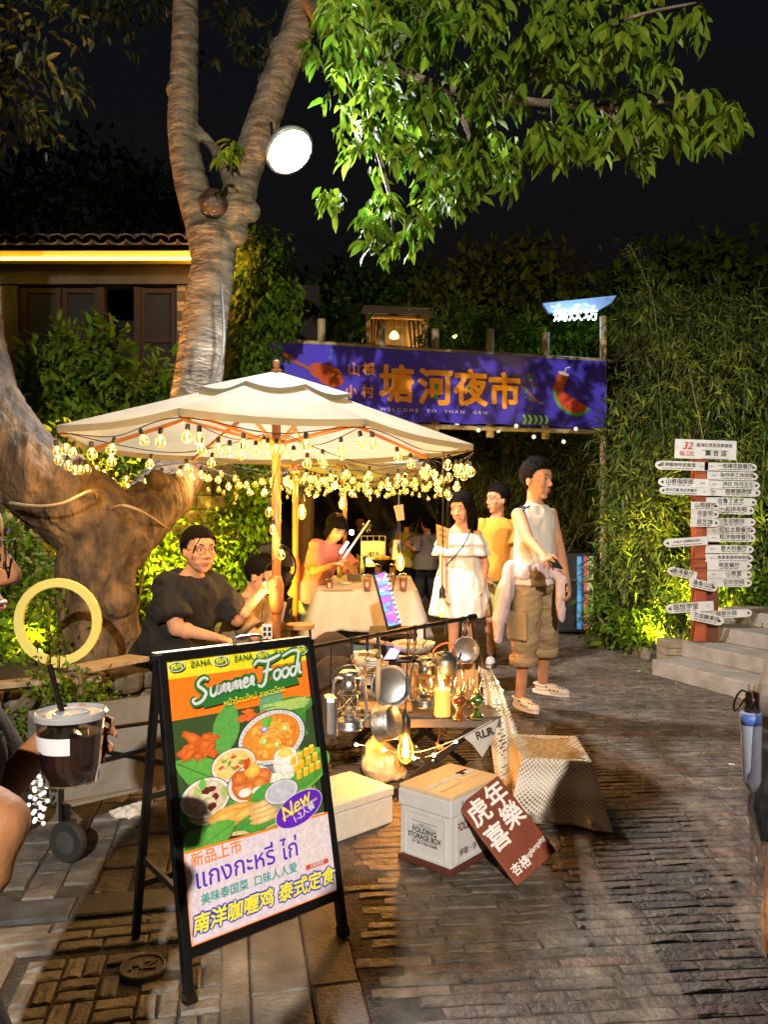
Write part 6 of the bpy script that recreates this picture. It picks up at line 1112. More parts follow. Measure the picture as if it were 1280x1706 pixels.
for k, (px, py, h_, cc) in enumerate(((566, 962, .20, (.45, .36, .16)), (574, 958, .24, (.20, .10, .05)), (583, 956, .18, (.55, .12, .05)), (604, 955, .16, (.55, .50, .40)), (596, 952, .22, (.15, .10, .06)))):
    c = on_table(px, py); t = thing('bottle', ['pale yellow syrup bottle at the back of the coffee table', 'dark brown bottle next to the desk lamp on the coffee table', 'small red-brown bottle behind the grey tin', 'cream jar among the bottles on the coffee table', 'tall black bottle before the espresso machine'][k], 'bottle', c); MB().lathe(c, [(.026, 0), (.028, .01), (.028, h_ * .6), (.011, h_ * .78), (.011, h_ * .95)], 14).build('body', pm('bottle_%d' % k, cc, rough=.2), t, smooth=True); MB().lathe(c, [(.013, h_ * .95), (.013, h_)], 12).build('cap', m_white if k % 2 else MET, t)
ec = on_table(612, 945); em_ = thing('espresso_machine', 'chrome espresso machine with rails at the far end of the coffee table', 'coffee machine', ec); MB().box(ec + Vector((.08, .25, .17)), (.34, .34, .34)).build('body', m_steel, em_, bevel=.012); MB().box(ec + Vector((.08, .07, .03)), (.30, .10, .05)).build('drip_tray', m_steel, em_)
for k in (-.04, .0, .06): MB().tube([ec + Vector((k + .06, .06, .2)), ec + Vector((k + .06, .06, .13))], .02, 10).build('spout', m_steel, em_)
rl = MB(); 
for x in (-.08, .0, .08, .16, .24): rl.tube([ec + Vector((x, .1, .34)), ec + Vector((x, .1, .41))], .005, 6)
rl.tube([ec + Vector((-.08, .1, .41)), ec + Vector((.24, .1, .41))], .006, 6); rl.build('rail', m_steel, em_); MB().lathe(ec + Vector((.0, .28, .44)), [(.02, 0), (.03, .03), (.075, .13), (.08, .13)], 20, cap=False).build('grinder_hopper', m_clear, em_, smooth=True); MB().lathe(ec + Vector((-.07, .0, .0)), [(.045, 0), (.05, .02), (.042, .13), (.05, .15)], 16).build('milk_jug', m_steel, em_, smooth=True)
bk = thing('lemon_bowl', 'dark bowl of lemons standing high behind the drinks', 'bowl', on_table(637, 958)); c = off_of(bk) + Vector((0, .1, .13)); MB().lathe(c, [(.04, -.12), (.05, -.11), (.02, -.07), (.06, -.04), (.13, .04), (.125, .04), (.05, -.03), (0, -.03)], 20).build('bowl', MET, bk, smooth=True)
for k in range(9): a = k * .9; MB().ball(c + Vector((.065 * math.cos(a) * (k > 0), .065 * math.sin(a) * (k > 0), .05 + .02 * (k == 0))), (.038, .03, .03), 12, 8).build('lemon', pm('lemon', (.72, .52, .05), rough=.5, bump=.1), bk, smooth=True)
dl = thing('led_lamp', 'white desk lamp with two glowing tubes beside the woman in pink', 'lamp', on_table(576, 972)); c = off_of(dl); MB().lathe(c, [(.06, 0), (.06, .012), (.0, .015)], 18).tube([c, c + Vector((0, .02, .16)), c + Vector((-.02, .02, .25))], .006, 7).build('stand', m_white, dl)
a, b = P(567, 921, 7.1), P(580, 903, 7.1); MB().tube([a, b], .012, 8).build('tube', em('tube_white', (1, .93, .85), 6), dl); lamp('POINT', (a + b) / 2 + Vector((0, -.06, .0)), .4, (1, .9, .75), .04, dl); MB().ball(P(586, 887, 7.2), .022, 12, 8).build('bulb', em('spot_pink', (1, .86, .88), 26), dl)
MB().tube([P(573, 930, 7.1), P(616, 867, 7.15)], .010, 8).build('arm', m_white, dl); MB().tube([P(571, 930, 7.12), c + Vector((-.02, .02, .24))], .005, 6).build('joint', m_white, dl)
# cardboard notices on wires
m_card = pm('cardboard', (.42, .27, .12), (.36, .22, .10), scale=10, rough=.9)
def cardsign(label, corners, Y, wire_top, txt):
    pts = [P(a, b, Y) for a, b in corners]; t = thing('cardboard_sign', label, 'sign', pts[0]); n = Vector((0, .004, 0)); cd = MB().prism(pts, n).build('card', m_card, t); MB().tube([(pts[0] + pts[1]) / 2 + Vector((0, .006, -.02)), wire_top], .003, 5).build('wire', MATS['black_wire'], t)
    x = (pts[1] - pts[0]).normalized(); y = (pts[0] - pts[3]).normalized(); b = Board(sum(pts, Vector()) / 4 + Vector((0, -.003, 0)), x, y); b.z = 0; m = MB(); w = (pts[1] - pts[0]).length; h = (pts[0] - pts[3]).length
    for k, s_ in enumerate(txt): b.text(m, s_, 0, h * (.28 - .26 * k), w * .26, .01)
    m.build('lettering', m_bk, cd)
cardsign('brown cardboard sign on a wire in front of the woman in white', [(727, 873), (749, 881), (748, 916), (728, 908)], 5.6, P(738, 752, 5.0), ['手冲', '咖啡', '15']); cardsign('blank brown cardboard strip hanging beside the walking couple', [(656, 843), (672, 840), (674, 866), (662, 868)], 6.3, P(665, 812, 6.5), []); cardsign('small brown cardboard tag hanging just above the lemon bowl', [(656, 900), (668, 899), (666, 930), (654, 932)], 6.4, P(665, 812, 6.5), ['咖', '啡'])
# slanted light board on a stool
lbp = [P(622, 957, 5.7), P(643, 950, 5.75), P(669, 1042, 5.45), P(646, 1047, 5.4)]; lb = thing('led_menu_board', 'slanted black light board glowing purple and blue', 'menu board', lbp[3]); nn = (lbp[1] - lbp[0]).cross(lbp[3] - lbp[0]).normalized(); nn = nn if nn.y > 0 else -nn; MB().prism(lbp, nn * .02).build('frame', MET, lb)
def lq(a, b): return (lbp[3].lerp(lbp[2], a)).lerp(lbp[0].lerp(lbp[1], a), b) - nn * .003
mb = MB(); mb.grid(lambda a, b: lq(.10 + .8 * a, .03 + .94 * b), 2, 10); fc = mb.build('panel', None, lb)
m = bpy.data.materials.new('led_panel'); m.use_nodes = True; N = m.node_tree.nodes; L = m.node_tree.links; bs = N['Principled BSDF']; bs.inputs['Base Color'].default_value = (.01, .01, .03, 1); tcn = N.new('ShaderNodeTexCoord'); nz = N.new('ShaderNodeTexNoise'); nz.inputs['Scale'].default_value = 9; L.new(tcn.outputs['Object'], nz.inputs[0]); cr = N.new('ShaderNodeValToRGB'); cr.color_ramp.elements[0].position = .36; cr.color_ramp.elements[0].color = (.02, .35, .55, 1); cr.color_ramp.elements[1].position = .62; cr.color_ramp.elements[1].color = (.35, .04, .75, 1); e = cr.color_ramp.elements.new(.5); e.color = (.06, .04, .85, 1); L.new(nz.outputs[0], cr.inputs[0]); L.new(cr.outputs[0], bs.inputs['Emission Color']); bs.inputs['Emission Strength'].default_value = 1.4; fc.data.materials.clear(); fc.data.materials.append(m)
mb = MB()
for k in range(11): mb.ball(lq(.93, .06 + .085 * k) - nn * .003, .006, 6, 4)
mb.build('led_dot', em('led_blue', (.5, .75, 1), 8), lb); mb = MB(); bd = Board(lq(.5, .86) - nn * .002, lbp[1] - lbp[0], lbp[0] - lbp[3]); bd.z = .0; bd.text(mb, '特调', 0, 0, .04, .012); bd.text(mb, '咖啡', 0, -.09, .036, .01); bd.text(mb, 'MENU', 0, -.30, .026, .01); mb.build('lettering', em('led_pink', (1, .15, .6), 2.2), lb); MB().tube([lq(.3, .2) + nn * .02, P(652, 1046, 5.75)], .006, 6).build('prop', MET, lb)
stt = P(655, 1048, 5.6); sz_ = stt.z; stl = thing('display_stool', 'small dark stool carrying the purple light board', 'stool', (stt.x, 5.6, 0)); MB().box((stt.x, 5.62, sz_ - .02), (.34, .40, .025)).build('seat', MATS['dark_wood'], stl)
for x in (-.14, .14):
    for y in (-.16, .16): MB().tube([(stt.x + x, 5.62 + y, 0), (stt.x + x * .9, 5.62 + y * .9, sz_ - .03)], .012, 7).build('leg', MET, stl)
rs = P(500, 1040, 5.6); rt = thing('round_side_table', 'round wooden side table with copper rim behind the poster stand', 'table', (rs.x, rs.y, 0)); MB().lathe((rs.x, rs.y, rs.z), [(.10, -.03), (.105, 0), (.098, .004), (0, .004)], 26).build('top', m_wood, rt, smooth=False)
for k in range(3): a = k * 2.1; MB().tube([(rs.x + .11 * math.cos(a), rs.y + .11 * math.sin(a), 0), (rs.x + .07 * math.cos(a), rs.y + .07 * math.sin(a), rs.z - .03)], .009, 7).build('leg', MET, rt)
# fan
fn = thing('standing_fan', 'black round standing fan behind the parasol pole', 'fan', (P(452, 0, 5.75).x, 5.75, .0)); c = P(452, 944, 5.75); g = MB(); r = .178
fx = unit((1, .25, 0)); fz = Vector((0, 0, 1)); fy_ = fx.cross(fz)
def fp(a, q, d=0): return c + (fx * math.cos(a) + fz * math.sin(a)) * q + fy_ * d
for q, rr_ in ((r, .006), (r * .98, .004), (r * .66, .002), (r * .36, .002)): g.tube([fp(k * .2618, q, -.04 * (1 - q / r)) for k in range(24)], rr_, 6, closed=True); g.tube([fp(k * .2618, q, .05 * (1 - q / r) + .03) for k in range(24)], rr_, 6, closed=True)
for k in range(40): a = k * .15708; g.tube([fp(a, .02, -.045), fp(a, r * .6, -.03), fp(a, r, 0)], .0012, 4); g.tube([fp(a, r, 0), fp(a, r, .035), fp(a, .03, .08)], .0012, 4)
g.build('cage', MET, fn); 
for k in range(5): a0 = k * 1.257; MB().grid(lambda a, b: fp(a0 + a * .9, .02 + (r * .82) * b, .015 + .03 * (a - .5)), 5, 4).build('blade', pm('fan_blade', (.05, .05, .055), rough=.3), fn)
MB().tube([c + fy_ * .03, c + fy_ * .12], .04, 14).build('motor', MET, fn); MB().tube([c + fy_ * .08, Vector((c.x, c.y, 0)) + fy_ * .08], .012, 8).lathe((c.x, c.y, 0), [(.14, 0), (.14, .015), (.02, .03)], 20).build('stand', MET, fn)
# ================================================================== CAMP TABLES
def camp_table(label, X0, X1, Ya, Yb, z, mat):
    t = thing('camp_table', label, 'table', ((X0 + X1) / 2, (Ya + Yb) / 2, 0)); n = 5
    for k in range(n): w = (Yb - Ya) / n; MB().box(((X0 + X1) / 2, Ya + w * (k + .5), z - .008), (X1 - X0, w * .96, .016)).build('slat', mat, t, bevel=.002)
    MB().bar((X0, Ya - .006, z - .03), (X1, Ya - .006, z - .03), .018, .04).build('side_rail', pm('rail_grey', (.10, .105, .11), rough=.4, metal=.4), t); MB().bar((X0, Yb, z - .03), (X1, Yb, z - .03), .018, .04).build('side_rail', MATS['rail_grey'], t)
    for y in (Ya + .02, Yb - .02):
        xm = (X0 + X1) / 2 + .02
        for sg in (-1, 1): MB().bar((xm - sg * .22, y - .012 * sg, z - .05), (xm + sg * .22, y - .012 * sg, .01), .018, .034).build('leg', MET, t)
        mb = MB()
        for q in (-.16, -.08, 0, .08, .16): mb.ball((xm + q, y - .024, z / 2 - q * (z - .06) / .44), .006, 6, 4)
        mb.build('rivet', m_steel, t)
    return t
TZ = .42; camp_table('low black camp table with crossed legs holding two glass oil lamps', -.13, .56, 3.74, 4.36, TZ, pm('camp_black', (.06, .045, .03), (.085, .06, .04), scale=8, rough=.45)); camp_table('second low camp table crowded with cups and a stove', -.42, .34, 4.52, 5.15, .46, pm('camp_brown', (.16, .095, .04), (.22, .13, .06), scale=8, rough=.5))
# ---- hanging rack
RA_, RB_ = Vector((-.30, 3.1, .85)), Vector((.457, 4.1, .85)); rk = thing('hanging_rack', 'black camping rack whose bar carries lanterns, pans and a bulb', 'rack', (0, 3.5, 0)); MB().tube([RA_, RB_], .0105, 12).build('bar', MET, rk)
lf = [Vector((-.155, 2.98, 0)), Vector((-.36, 3.32, 0))]
for a, b in ((RA_, Vector((-.175, 3.06, 0))), (RA_, Vector((-.40, 3.40, 0))), (RB_, Vector((.655, 3.92, 0))), (RB_, Vector((.17, 3.80, 0)) + Vector((.02, 0, 0))), (RB_, Vector((.62, 4.5, 0)))): MB().tube([a + Vector((0, 0, .01)), b], .006, 8).build('leg', MATS['rope'] if False else pm('brown_rod', (.10, .055, .03), rough=.35, metal=.6), rk)
for e, q in ((RA_, -1), (RB_, 1)): MB().tube([e + (RB_ - RA_).normalized() * q * .02 - (RB_ - RA_).normalized() * .03, e + (RB_ - RA_).normalized() * (q * .02 + .02)], .017, 10).build('joint', MET, rk)
def rp_(t): return RA_.lerp(RB_, t)
def strap(t_, drop=.07, label=None, loop=False):
    p = rp_(t_); st = thing('hook_strap', label, 'hook', p); MB().lathe(p, [(.0125, -.012), (.0125, .012)], 12, axis=(RB_ - RA_), cap=False).box(p + Vector((0, -.004, -.035)), (.014, .004, .05)).build('strap', pm('strap_black', (.02, .02, .02), rough=.8), st)
    q = p + Vector((0, -.004, -.06)); MB().tube(catmull([q, q + Vector((.006, 0, -.010)), q + Vector((0, 0, -.022)), q + Vector((-.010, 0, -.034)), q + Vector((0, 0, -.046)), q + Vector((.010, 0, -.038))], 5), .0022, 6).build('hook', MET, st); return q + Vector((0, 0, -.045))
def lantern(label, c, s, mat, topmat, hook):
    """hurricane lantern: fount, side tubes, globe with wire guard, hood, bail"""
    t = thing('hurricane_lantern', label, 'lantern', c); c = Vector(c)
    MB().lathe(c, [(.045 * s, 0), (.056 * s, .004 * s), (.058 * s, .012 * s), (.052 * s, .018 * s), (.054 * s, .03 * s), (.050 * s, .042 * s), (.030 * s, .052 * s), (.022 * s, .06 * s)], 26).build('fount', mat, t, smooth=True)
    MB().lathe(c, [(.03 * s, .06 * s), (.032 * s, .066 * s), (.018 * s, .078 * s), (.010 * s, .09 * s)], 18).build('burner', mat, t); g = MB().lathe(c, [(.027 * s, .068 * s), (.040 * s, .095 * s), (.043 * s, .115 * s), (.036 * s, .145 * s), (.027 * s, .168 * s)], 24, cap=False).build('globe', glass_shell('lantern_glass', (.90, .92, .90), .45, .03), t, smooth=True)
    mb = MB(); 
    for q in (-1, 1): mb.tube(catmull([c + Vector((q * .046 * s, -.01, .07 * s)), c + Vector((0, -.047 * s, .115 * s)), c + Vector((-q * .04 * s, -.02, .16 * s))], 6), .0016, 5); mb.tube(catmull([c + Vector((q * .046 * s, .01, .07 * s)), c + Vector((0, .047 * s, .115 * s)), c + Vector((-q * .04 * s, .02, .16 * s))], 6), .0016, 5)
    for z in (.085, .15): mb.tube([c + Vector((.046 * s * math.cos(a * .5236), .046 * s * math.sin(a * .5236), z * s)) for a in range(12)], .0016, 5, closed=True)
    mb.build('wire_guard', mat, g); MB().lathe(c, [(.028 * s, .165 * s), (.032 * s, .170 * s), (.030 * s, .195 * s), (.026 * s, .20 * s), (.028 * s, .205 * s), (.026 * s, .222 * s), (.040 * s, .226 * s), (.042 * s, .232 * s), (.028 * s, .243 * s), (0, .245 * s)], 24).build('hood', topmat, t, smooth=True)
    for q in (-1, 1): MB().tube(catmull([c + Vector((q * .046 * s, 0, .035 * s)), c + Vector((q * .066 * s, 0, .045 * s)), c + Vector((q * .072 * s, 0, .09 * s)), c + Vector((q * .066 * s, 0, .155 * s)), c + Vector((q * .058 * s, 0, .200 * s)), c + Vector((q * .042 * s, 0, .212 * s)), c + Vector((q * .026 * s, 0, .208 * s))], 5), .0068 * s, 9).build('side_tube', mat, t, smooth=True)
    MB().tube(catmull([c + Vector((-.064 * s, 0, .19 * s)), c + Vector((-.07 * s, .0, .21 * s)), c + Vector((-.045 * s, 0, .25 * s)), Vector(hook), c + Vector((.045 * s, 0, .25 * s)), c + Vector((.07 * s, 0, .21 * s)), c + Vector((.064 * s, 0, .19 * s))], 6), .0022, 6).build('bail', m_steel, t); return t
h = strap(.215, label='hook strap on the rack above the silver lantern'); c = P(586, 1216, rp_(.215).y); c.x = h.x - .012; lantern('shiny silver hurricane lantern hanging from the rack', c, 1.04, m_alu, m_alu, h)
h = strap(.655, label='hook strap on the rack above the dark lantern'); c = P(708, 1178, rp_(.655).y); c.x = h.x; lantern('dark metal hurricane lantern hanging before the candle jar', c, .98, m_gun, m_gun, h)
# pans
def pan(label, c, n, r, dep, handle_to, hmat, mat=m_steel, grip=None, strap_top=None, hook_=None):
    c = Vector(c); n = unit(n); t = thing('saucepan', label, 'pan', c); MB().lathe(c, [(0, -dep), (r * .86, -dep), (r * .95, -dep * .85), (r, 0), (r * 1.04, .003), (r * 1.02, -.001), (r * .93, -dep * .8), (r * .84, -dep * .93), (0, -dep * .93)], 36, axis=n, cap=False).build('bowl', mat, t, smooth=True)
    for a, b, w, mt, nm in handle_to: MB().tube([a, Vector(a).lerp(Vector(b), .5), b], [w, w * 1.1, w * .85], 10).build(nm, mt, t, smooth=True)
    return t
Yp = 3.46; h = strap(.36, label='hook strap on the rack above the wooden-handled saucepan'); pan('hammered steel saucepan hanging upside down by its pale wooden handle', P(634, 1205, Yp), (-.80, .45, -.2), .078, .075, [(P(630, 1168, Yp), P(628, 1158, Yp), .006, m_steel, 'ferrule'), (P(629, 1164, Yp), P(631, 1098, Yp), .0115, pm('pale_wood', (.55, .42, .24), rough=.6), 'handle')], None, mat=pm('hammered_steel', (.62, .62, .61), rough=.38, metal=1, bump=.22, bscale=45))
MB_ = MB().tube([P(631, 1099, Yp), h], .002, 5); tagmb(MB_, 'hanging_loop', MET, 'thin cord between saucepan handle and rack', 'cord', h)
fp_ = pan('polished frying pan hanging face-on behind the wooden-handled saucepan', P(652, 1143, 3.62), (.25, -.95, .1), .093, .035, [(P(640, 1108, 3.6), P(634, 1086, 3.6), .006, m_steel, 'handle')], None); m2 = MB().tube([P(634, 1087, 3.6), rp_(.43)], .002, 5); tagmb(m2, 'hanging_loop', MET, 'thin cord between frying pan and rack', 'cord', rp_(.43))
h = strap(.935, label='hook strap near the right end of the rack'); pan('round stainless steel pan with folded wire handles at the right end of the rack', P(776, 1083, 4.0), (-.12, -.97, -.06), .068, .028, [(P(771, 1062, 4.0), P(773, 1030, 4.03), .0035, m_steel, 'handle'), (P(781, 1062, 4.0), P(779, 1030, 4.03), .0035, m_steel, 'handle')], None)
h = strap(.80, label='hook strap on the rack above the kettle'); kc = P(741, 1105, 3.88); kt = thing('kettle', 'dark grey camping kettle with orange handle hanging from the rack', 'kettle', kc); MB().lathe(kc, [(.055, -.052), (.064, -.048), (.067, -.03), (.066, .02), (.055, .034), (.042, .040), (.040, .046)], 30).build('body', m_gun, kt, smooth=True); MB().lathe(kc, [(.042, .046), (.040, .052), (.006, .058), (.008, .068), (0, .07)], 20).build('lid', m_gun, kt, smooth=True); MB().tube(catmull([kc + Vector((-.055, 0, .03)), kc + Vector((-.05, 0, .07)), kc + Vector((0, 0, .10)), kc + Vector((.04, 0, .09)), kc + Vector((.055, 0, .03))], 6), .0045, 8).build('handle', pm('orange_silicone', (.52, .13, .03), rough=.5), kt, smooth=True); MB().tube([kc + Vector((.05, -.02, -.0)), kc + Vector((.085, -.03, .02))], [.012, .008], 10).build('spout', m_gun, kt); tagmb(MB().tube([kc + Vector((0, 0, .10)), h], .002, 5), 'hanging_loop', MET, 'thin cord between kettle handle and rack', 'cord', h)
strap(.59, label='empty hook strap with a dangling hook left of the dark lantern'); strap(.30, label='empty hook strap between silver lantern and saucepan')
lc = thing('cord_loop', 'brown leather cord loop dangling from the middle of the rack', 'cord', rp_(.555)); q = rp_(.555); MB().tube(catmull([q + Vector((0, 0, .012)), q + Vector((.012, 0, -.03)), q + Vector((.026, 0, -.085)), q + Vector((.014, 0, -.115)), q + Vector((-.002, 0, -.09)), q + Vector((.004, 0, -.03)), q + Vector((0, 0, .012))], 6), .003, 6).build('loop', pm('leather_cord', (.12, .05, .025), rough=.6), lc)
edison('large Edison bulb glowing amber low below the middle of the rack', P(676, 1246, rp_(.545).y), rp_(.545), 5, 1.15)
mt = thing('mess_tin', 'aluminium lunch box hanging on edge at the left end of the rack', 'lunch box', P(549, 1195, 3.2)); MB().box(P(550, 1192, 3.22), (.05, .10, .165), (0, 0, .25)).build('box', m_alu, mt, bevel=.018); MB().tube([P(550, 1155, 3.22), rp_(.11)], .002, 5).build('cord', MET, mt)
# ---- things on the first camp table
def oil_lamp(label, c, tint, s=1.0):
    t = thing('glass_oil_lamp', label, 'oil lamp', c); g = pm('glass_' + label[:5].strip().replace(' ', '_'), tint, rough=.08, trans=.75, coat=.5); MB().lathe(c, [(.034, 0), (.037, .006), (.030, .014), (.018, .024), (.017, .045), (.028, .058), (.036, .075), (.036, .095), (.022, .108), (.012, .112)], 26).build('base', g, t, smooth=True)
    MB().lathe(Vector(c) + Vector((0, 0, .112)), [(.014, 0), (.016, .012), (.010, .02), (.010, .03), (.006, .034)], 16).build('burner', pm('brass', (.55, .38, .14), rough=.3, metal=1), t, smooth=True); MB().lathe(Vector(c) + Vector((0, 0, .13)), [(.015, 0), (.028, .03), (.022, .055), (.014, .09), (.014, .125)], 20, cap=False).build('chimney', m_clear, t, smooth=True)
oil_lamp('amber glass oil lamp on the camp table, left of the green one', G(766, 1197, TZ), (.42, .13, .03)); oil_lamp('green glass oil lamp at the right end of the camp table', G(795, 1196, TZ), (.10, .22, .05))
cj = thing('candle_jar', 'tall glass jar with a lit candle on the camp table', 'candle', G(737, 1193, TZ)); c = off_of(cj); MB().lathe(c, [(.040, .004), (.040, .13), (.036, .132), (.0, .13)], 20).build('wax', pm('wax', (.75, .50, .16), rough=.5, emit=(1, .42, .06), estr=.4), cj, smooth=False); MB().lathe(c, [(.0, 0), (.046, .0), (.047, .01), (.047, .19)], 24, cap=False).build('jar', m_clear, cj, smooth=True); MB().ball(c + Vector((0, 0, .15)), (.006, .006, .016), 10, 8).build('flame', em('flame', (1, .55, .12), 60), cj); lamp('POINT', c + Vector((0, -.0, .175)), 2, AMBER, .02, cj)
gc = thing('glass_carafe', 'clear round glass flask between kettle and green oil lamp', 'flask', G(778, 1180, TZ)); MB().lathe(off_of(gc), [(.03, 0), (.045, .03), (.045, .06), (.02, .10), (.018, .15)], 22, cap=False).build('glass', m_clear, gc, smooth=True)
cr_ = thing('wooden_crate', 'small slatted wooden crate glowing behind the candle jar', 'crate', G(735, 1172, TZ)); c = off_of(cr_)
for k in range(5): MB().box(c + Vector((-.16 + k * .08, .04, .085)), (.072, .01, .16)).build('slat', m_wood, cr_)
MB().box(c + Vector((0, .13, .01)), (.40, .18, .012)).build('base', m_wood, cr_); MB().box(c + Vector((0, .22, .085)), (.40, .01, .16)).build('back', m_wood, cr_)
sv = thing('glass_plates', 'stack of yellow-lit glass plates left of the candle jar', 'plates', G(668, 1160, TZ)); c = off_of(sv)
for k in range(5): MB().lathe(c + Vector((0, 0, k * .007)), [(.04, 0), (.085, .010), (.087, .012), (.04, .004)], 24).build('plate', pm('yellow_lit_plate', (.55, .38, .12), rough=.15, trans=.5), sv, smooth=True)  # yellow light on the plates put into the glass colour
bks = tagmb(MB().box(G(600, 1190, TZ - .1) + Vector((0, .1, 0)), (.001, .001, .001)), 'crumb', m_wood, 'tiny crumb of wood on the camp table', 'crumb', G(600, 1190)) if False else None
tr_ = thing('bread_board', 'round-cornered wooden board lying on the camp table behind the frying pan', 'board', G(625, 1185, TZ)); MB().box(G(640, 1180, TZ) + Vector((0, 0, .009)), (.28, .16, .016)).build('board', m_wood, tr_, bevel=.005)
ph = phone('phone with purple glowing screen lying tilted behind the rack', P(655, 1090, 4.62), (1, -.35, .1), (.3, 1, .35), .08, .15, em('screen_purple', (.35, .22, .9), 1.6))
st_ = thing('gas_stove', 'black gas stove on the second camp table', 'stove', G(690, 1120, .46)); c = off_of(st_) + Vector((.0, .06, 0)); MB().box(c + Vector((0, 0, .045)), (.30, .24, .08)).build('body', MET, st_, bevel=.008)
for k in range(4): a = k * 1.571; MB().bar(c + Vector((.03 * math.cos(a), .03 * math.sin(a), .095)), c + Vector((.09 * math.cos(a), .09 * math.sin(a), .10)), .008, .012).build('pan_support', MET, st_)
fpn = thing('white_frying_pan', 'cream frying pan with wooden handle and food on the gas stove', 'pan', c + Vector((0, 0, .106))); cc = off_of(fpn); MB().lathe(cc, [(0, 0), (.085, .0), (.115, .03), (.128, .062), (.131, .062), (.122, .035), (.085, .008), (0, .006)], 34, cap=False).build('pan', pm('cream_enamel', (.60, .50, .36), rough=.3), fpn, smooth=True); MB().tube([cc + Vector((-.12, -.02, .05)), cc + Vector((-.20, -.05, .07)), cc + Vector((-.32, -.08, .085))], [.010, .013, .015], 10).build('handle', m_wood, fpn, smooth=True)
mb = MB(); 
for k in range(40): a = random.random() * 6.28; q = math.sqrt(random.random()) * .10; mb.ball(cc + Vector((q * math.cos(a), q * math.sin(a), .04 + random.random() * .015)), (.012, .009, .008), 7, 5)
tag(mb.build('food', pm('fried_food', (.45, .22, .06), (.6, .35, .1), scale=20, rough=.5), fpn), kind='stuff')
cs_ = thing('paper_cup_stack', 'stack of white ribbed cups beside the frying pan', 'cups', G(622, 1140, .46)); c = off_of(cs_)
for k in range(7): MB().lathe(c + Vector((0, 0, k * .013)), [(.03, 0), (.038, .055), (.040, .055), (.040, .060), (.037, .06)], 20, cap=False).build('cup', m_white, cs_, smooth=True)
for k, (px, py, r_, h_, cc, lb_) in enumerate(((590, 1128, .055, .05, (.62, .55, .42), 'cream bowl on the second camp table behind the silver lantern'), (604, 1112, .05, .06, (.50, .42, .30), 'beige bowl at the back of the second camp table'), (648, 1136, .045, .045, (.55, .32, .15), 'orange-brown bowl before the frying pan'), (575, 1118, .035, .08, (.60, .58, .55), 'white mug at the left of the second camp table'))): c = G(px, py, .46); tagmb(MB().lathe(c, [(0, 0), (r_ * .6, 0), (r_ * .9, h_ * .5), (r_, h_), (r_ * .94, h_), (r_ * .8, h_ * .5), (0, h_ * .2)], 22, cap=False), 'bowl', pm('bowl_%d' % k, cc, rough=.35), lb_, 'bowl', c, True)
for k, (px, py, w, d, h_, cc, lb_) in enumerate(((560, 1100, .12, .1, .07, (.55, .50, .42), 'white carton on the second camp table at its back left'), (575, 1090, .09, .09, .10, (.03, .03, .03), 'black canister behind the white carton'), (605, 1098, .14, .08, .05, (.60, .58, .52), 'flat white box behind the cups'), (597, 1140, .16, .10, .035, (.55, .38, .2), 'open wooden tray before the cups'))): c = G(px, py, .46); tagmb(MB().box(c + Vector((0, 0, h_ / 2)), (w, d, h_), (0, 0, .2 * k)), 'small_box', pm('sbox_%d' % k, cc, rough=.6), lb_, 'box', c)
jr = thing('glass_jar', 'clear jar with green contents in front of the frying pan handle', 'jar', G(627, 1095, .46)); c = off_of(jr); MB().lathe(c, [(.03, 0), (.032, .09), (.022, .11), (.022, .12)], 18, cap=False).build('glass', m_clear, jr, smooth=True); MB().lathe(c, [(.028, .003), (.029, .05), (0, .05)], 16).build('contents', pm('pickle', (.40, .38, .10), rough=.4), jr); MB().lathe(c, [(.025, .12), (.025, .15), (0, .15)], 16).build('lid', m_white, jr)
bgd = voxel(MB().ball(P(552, 1090, 4.35), (.11, .1, .13)).ball(P(560, 1135, 4.2), (.13, .1, .14)).ball(P(562, 1160, 4.25), (.12, .1, .14)), 'dark_knee_form', pm('dark_brown_fabric', (.04, .026, .016), rough=.8, bump=.3), None, .012, 3, fold_noise(.012, (9, 9, 9)), origin=P(555, 1120, 4.3)); tag(bgd, 'dark brown lump standing in for the knees of a crouched youth, behind the left end of the rack', 'bag')  # added lump in place of a crouched youth's knees
lgs = thing('log_pile', 'few rough split logs lying under the camp table at its left', 'firewood', G(585, 1262))
for k in range(7): c = G(560 + k * 9, 1255 + (k % 3) * 7) + Vector((0, 0, .03 + .03 * (k % 2))); a = .2 + .2 * (k % 3); MB().tube([c - Vector((.09 * math.cos(a), .09 * math.sin(a), 0)), c, c + Vector((.09 * math.cos(a), .09 * math.sin(a), .01))], [.018, .021, .017], 7).build('log', m_bark, lgs)
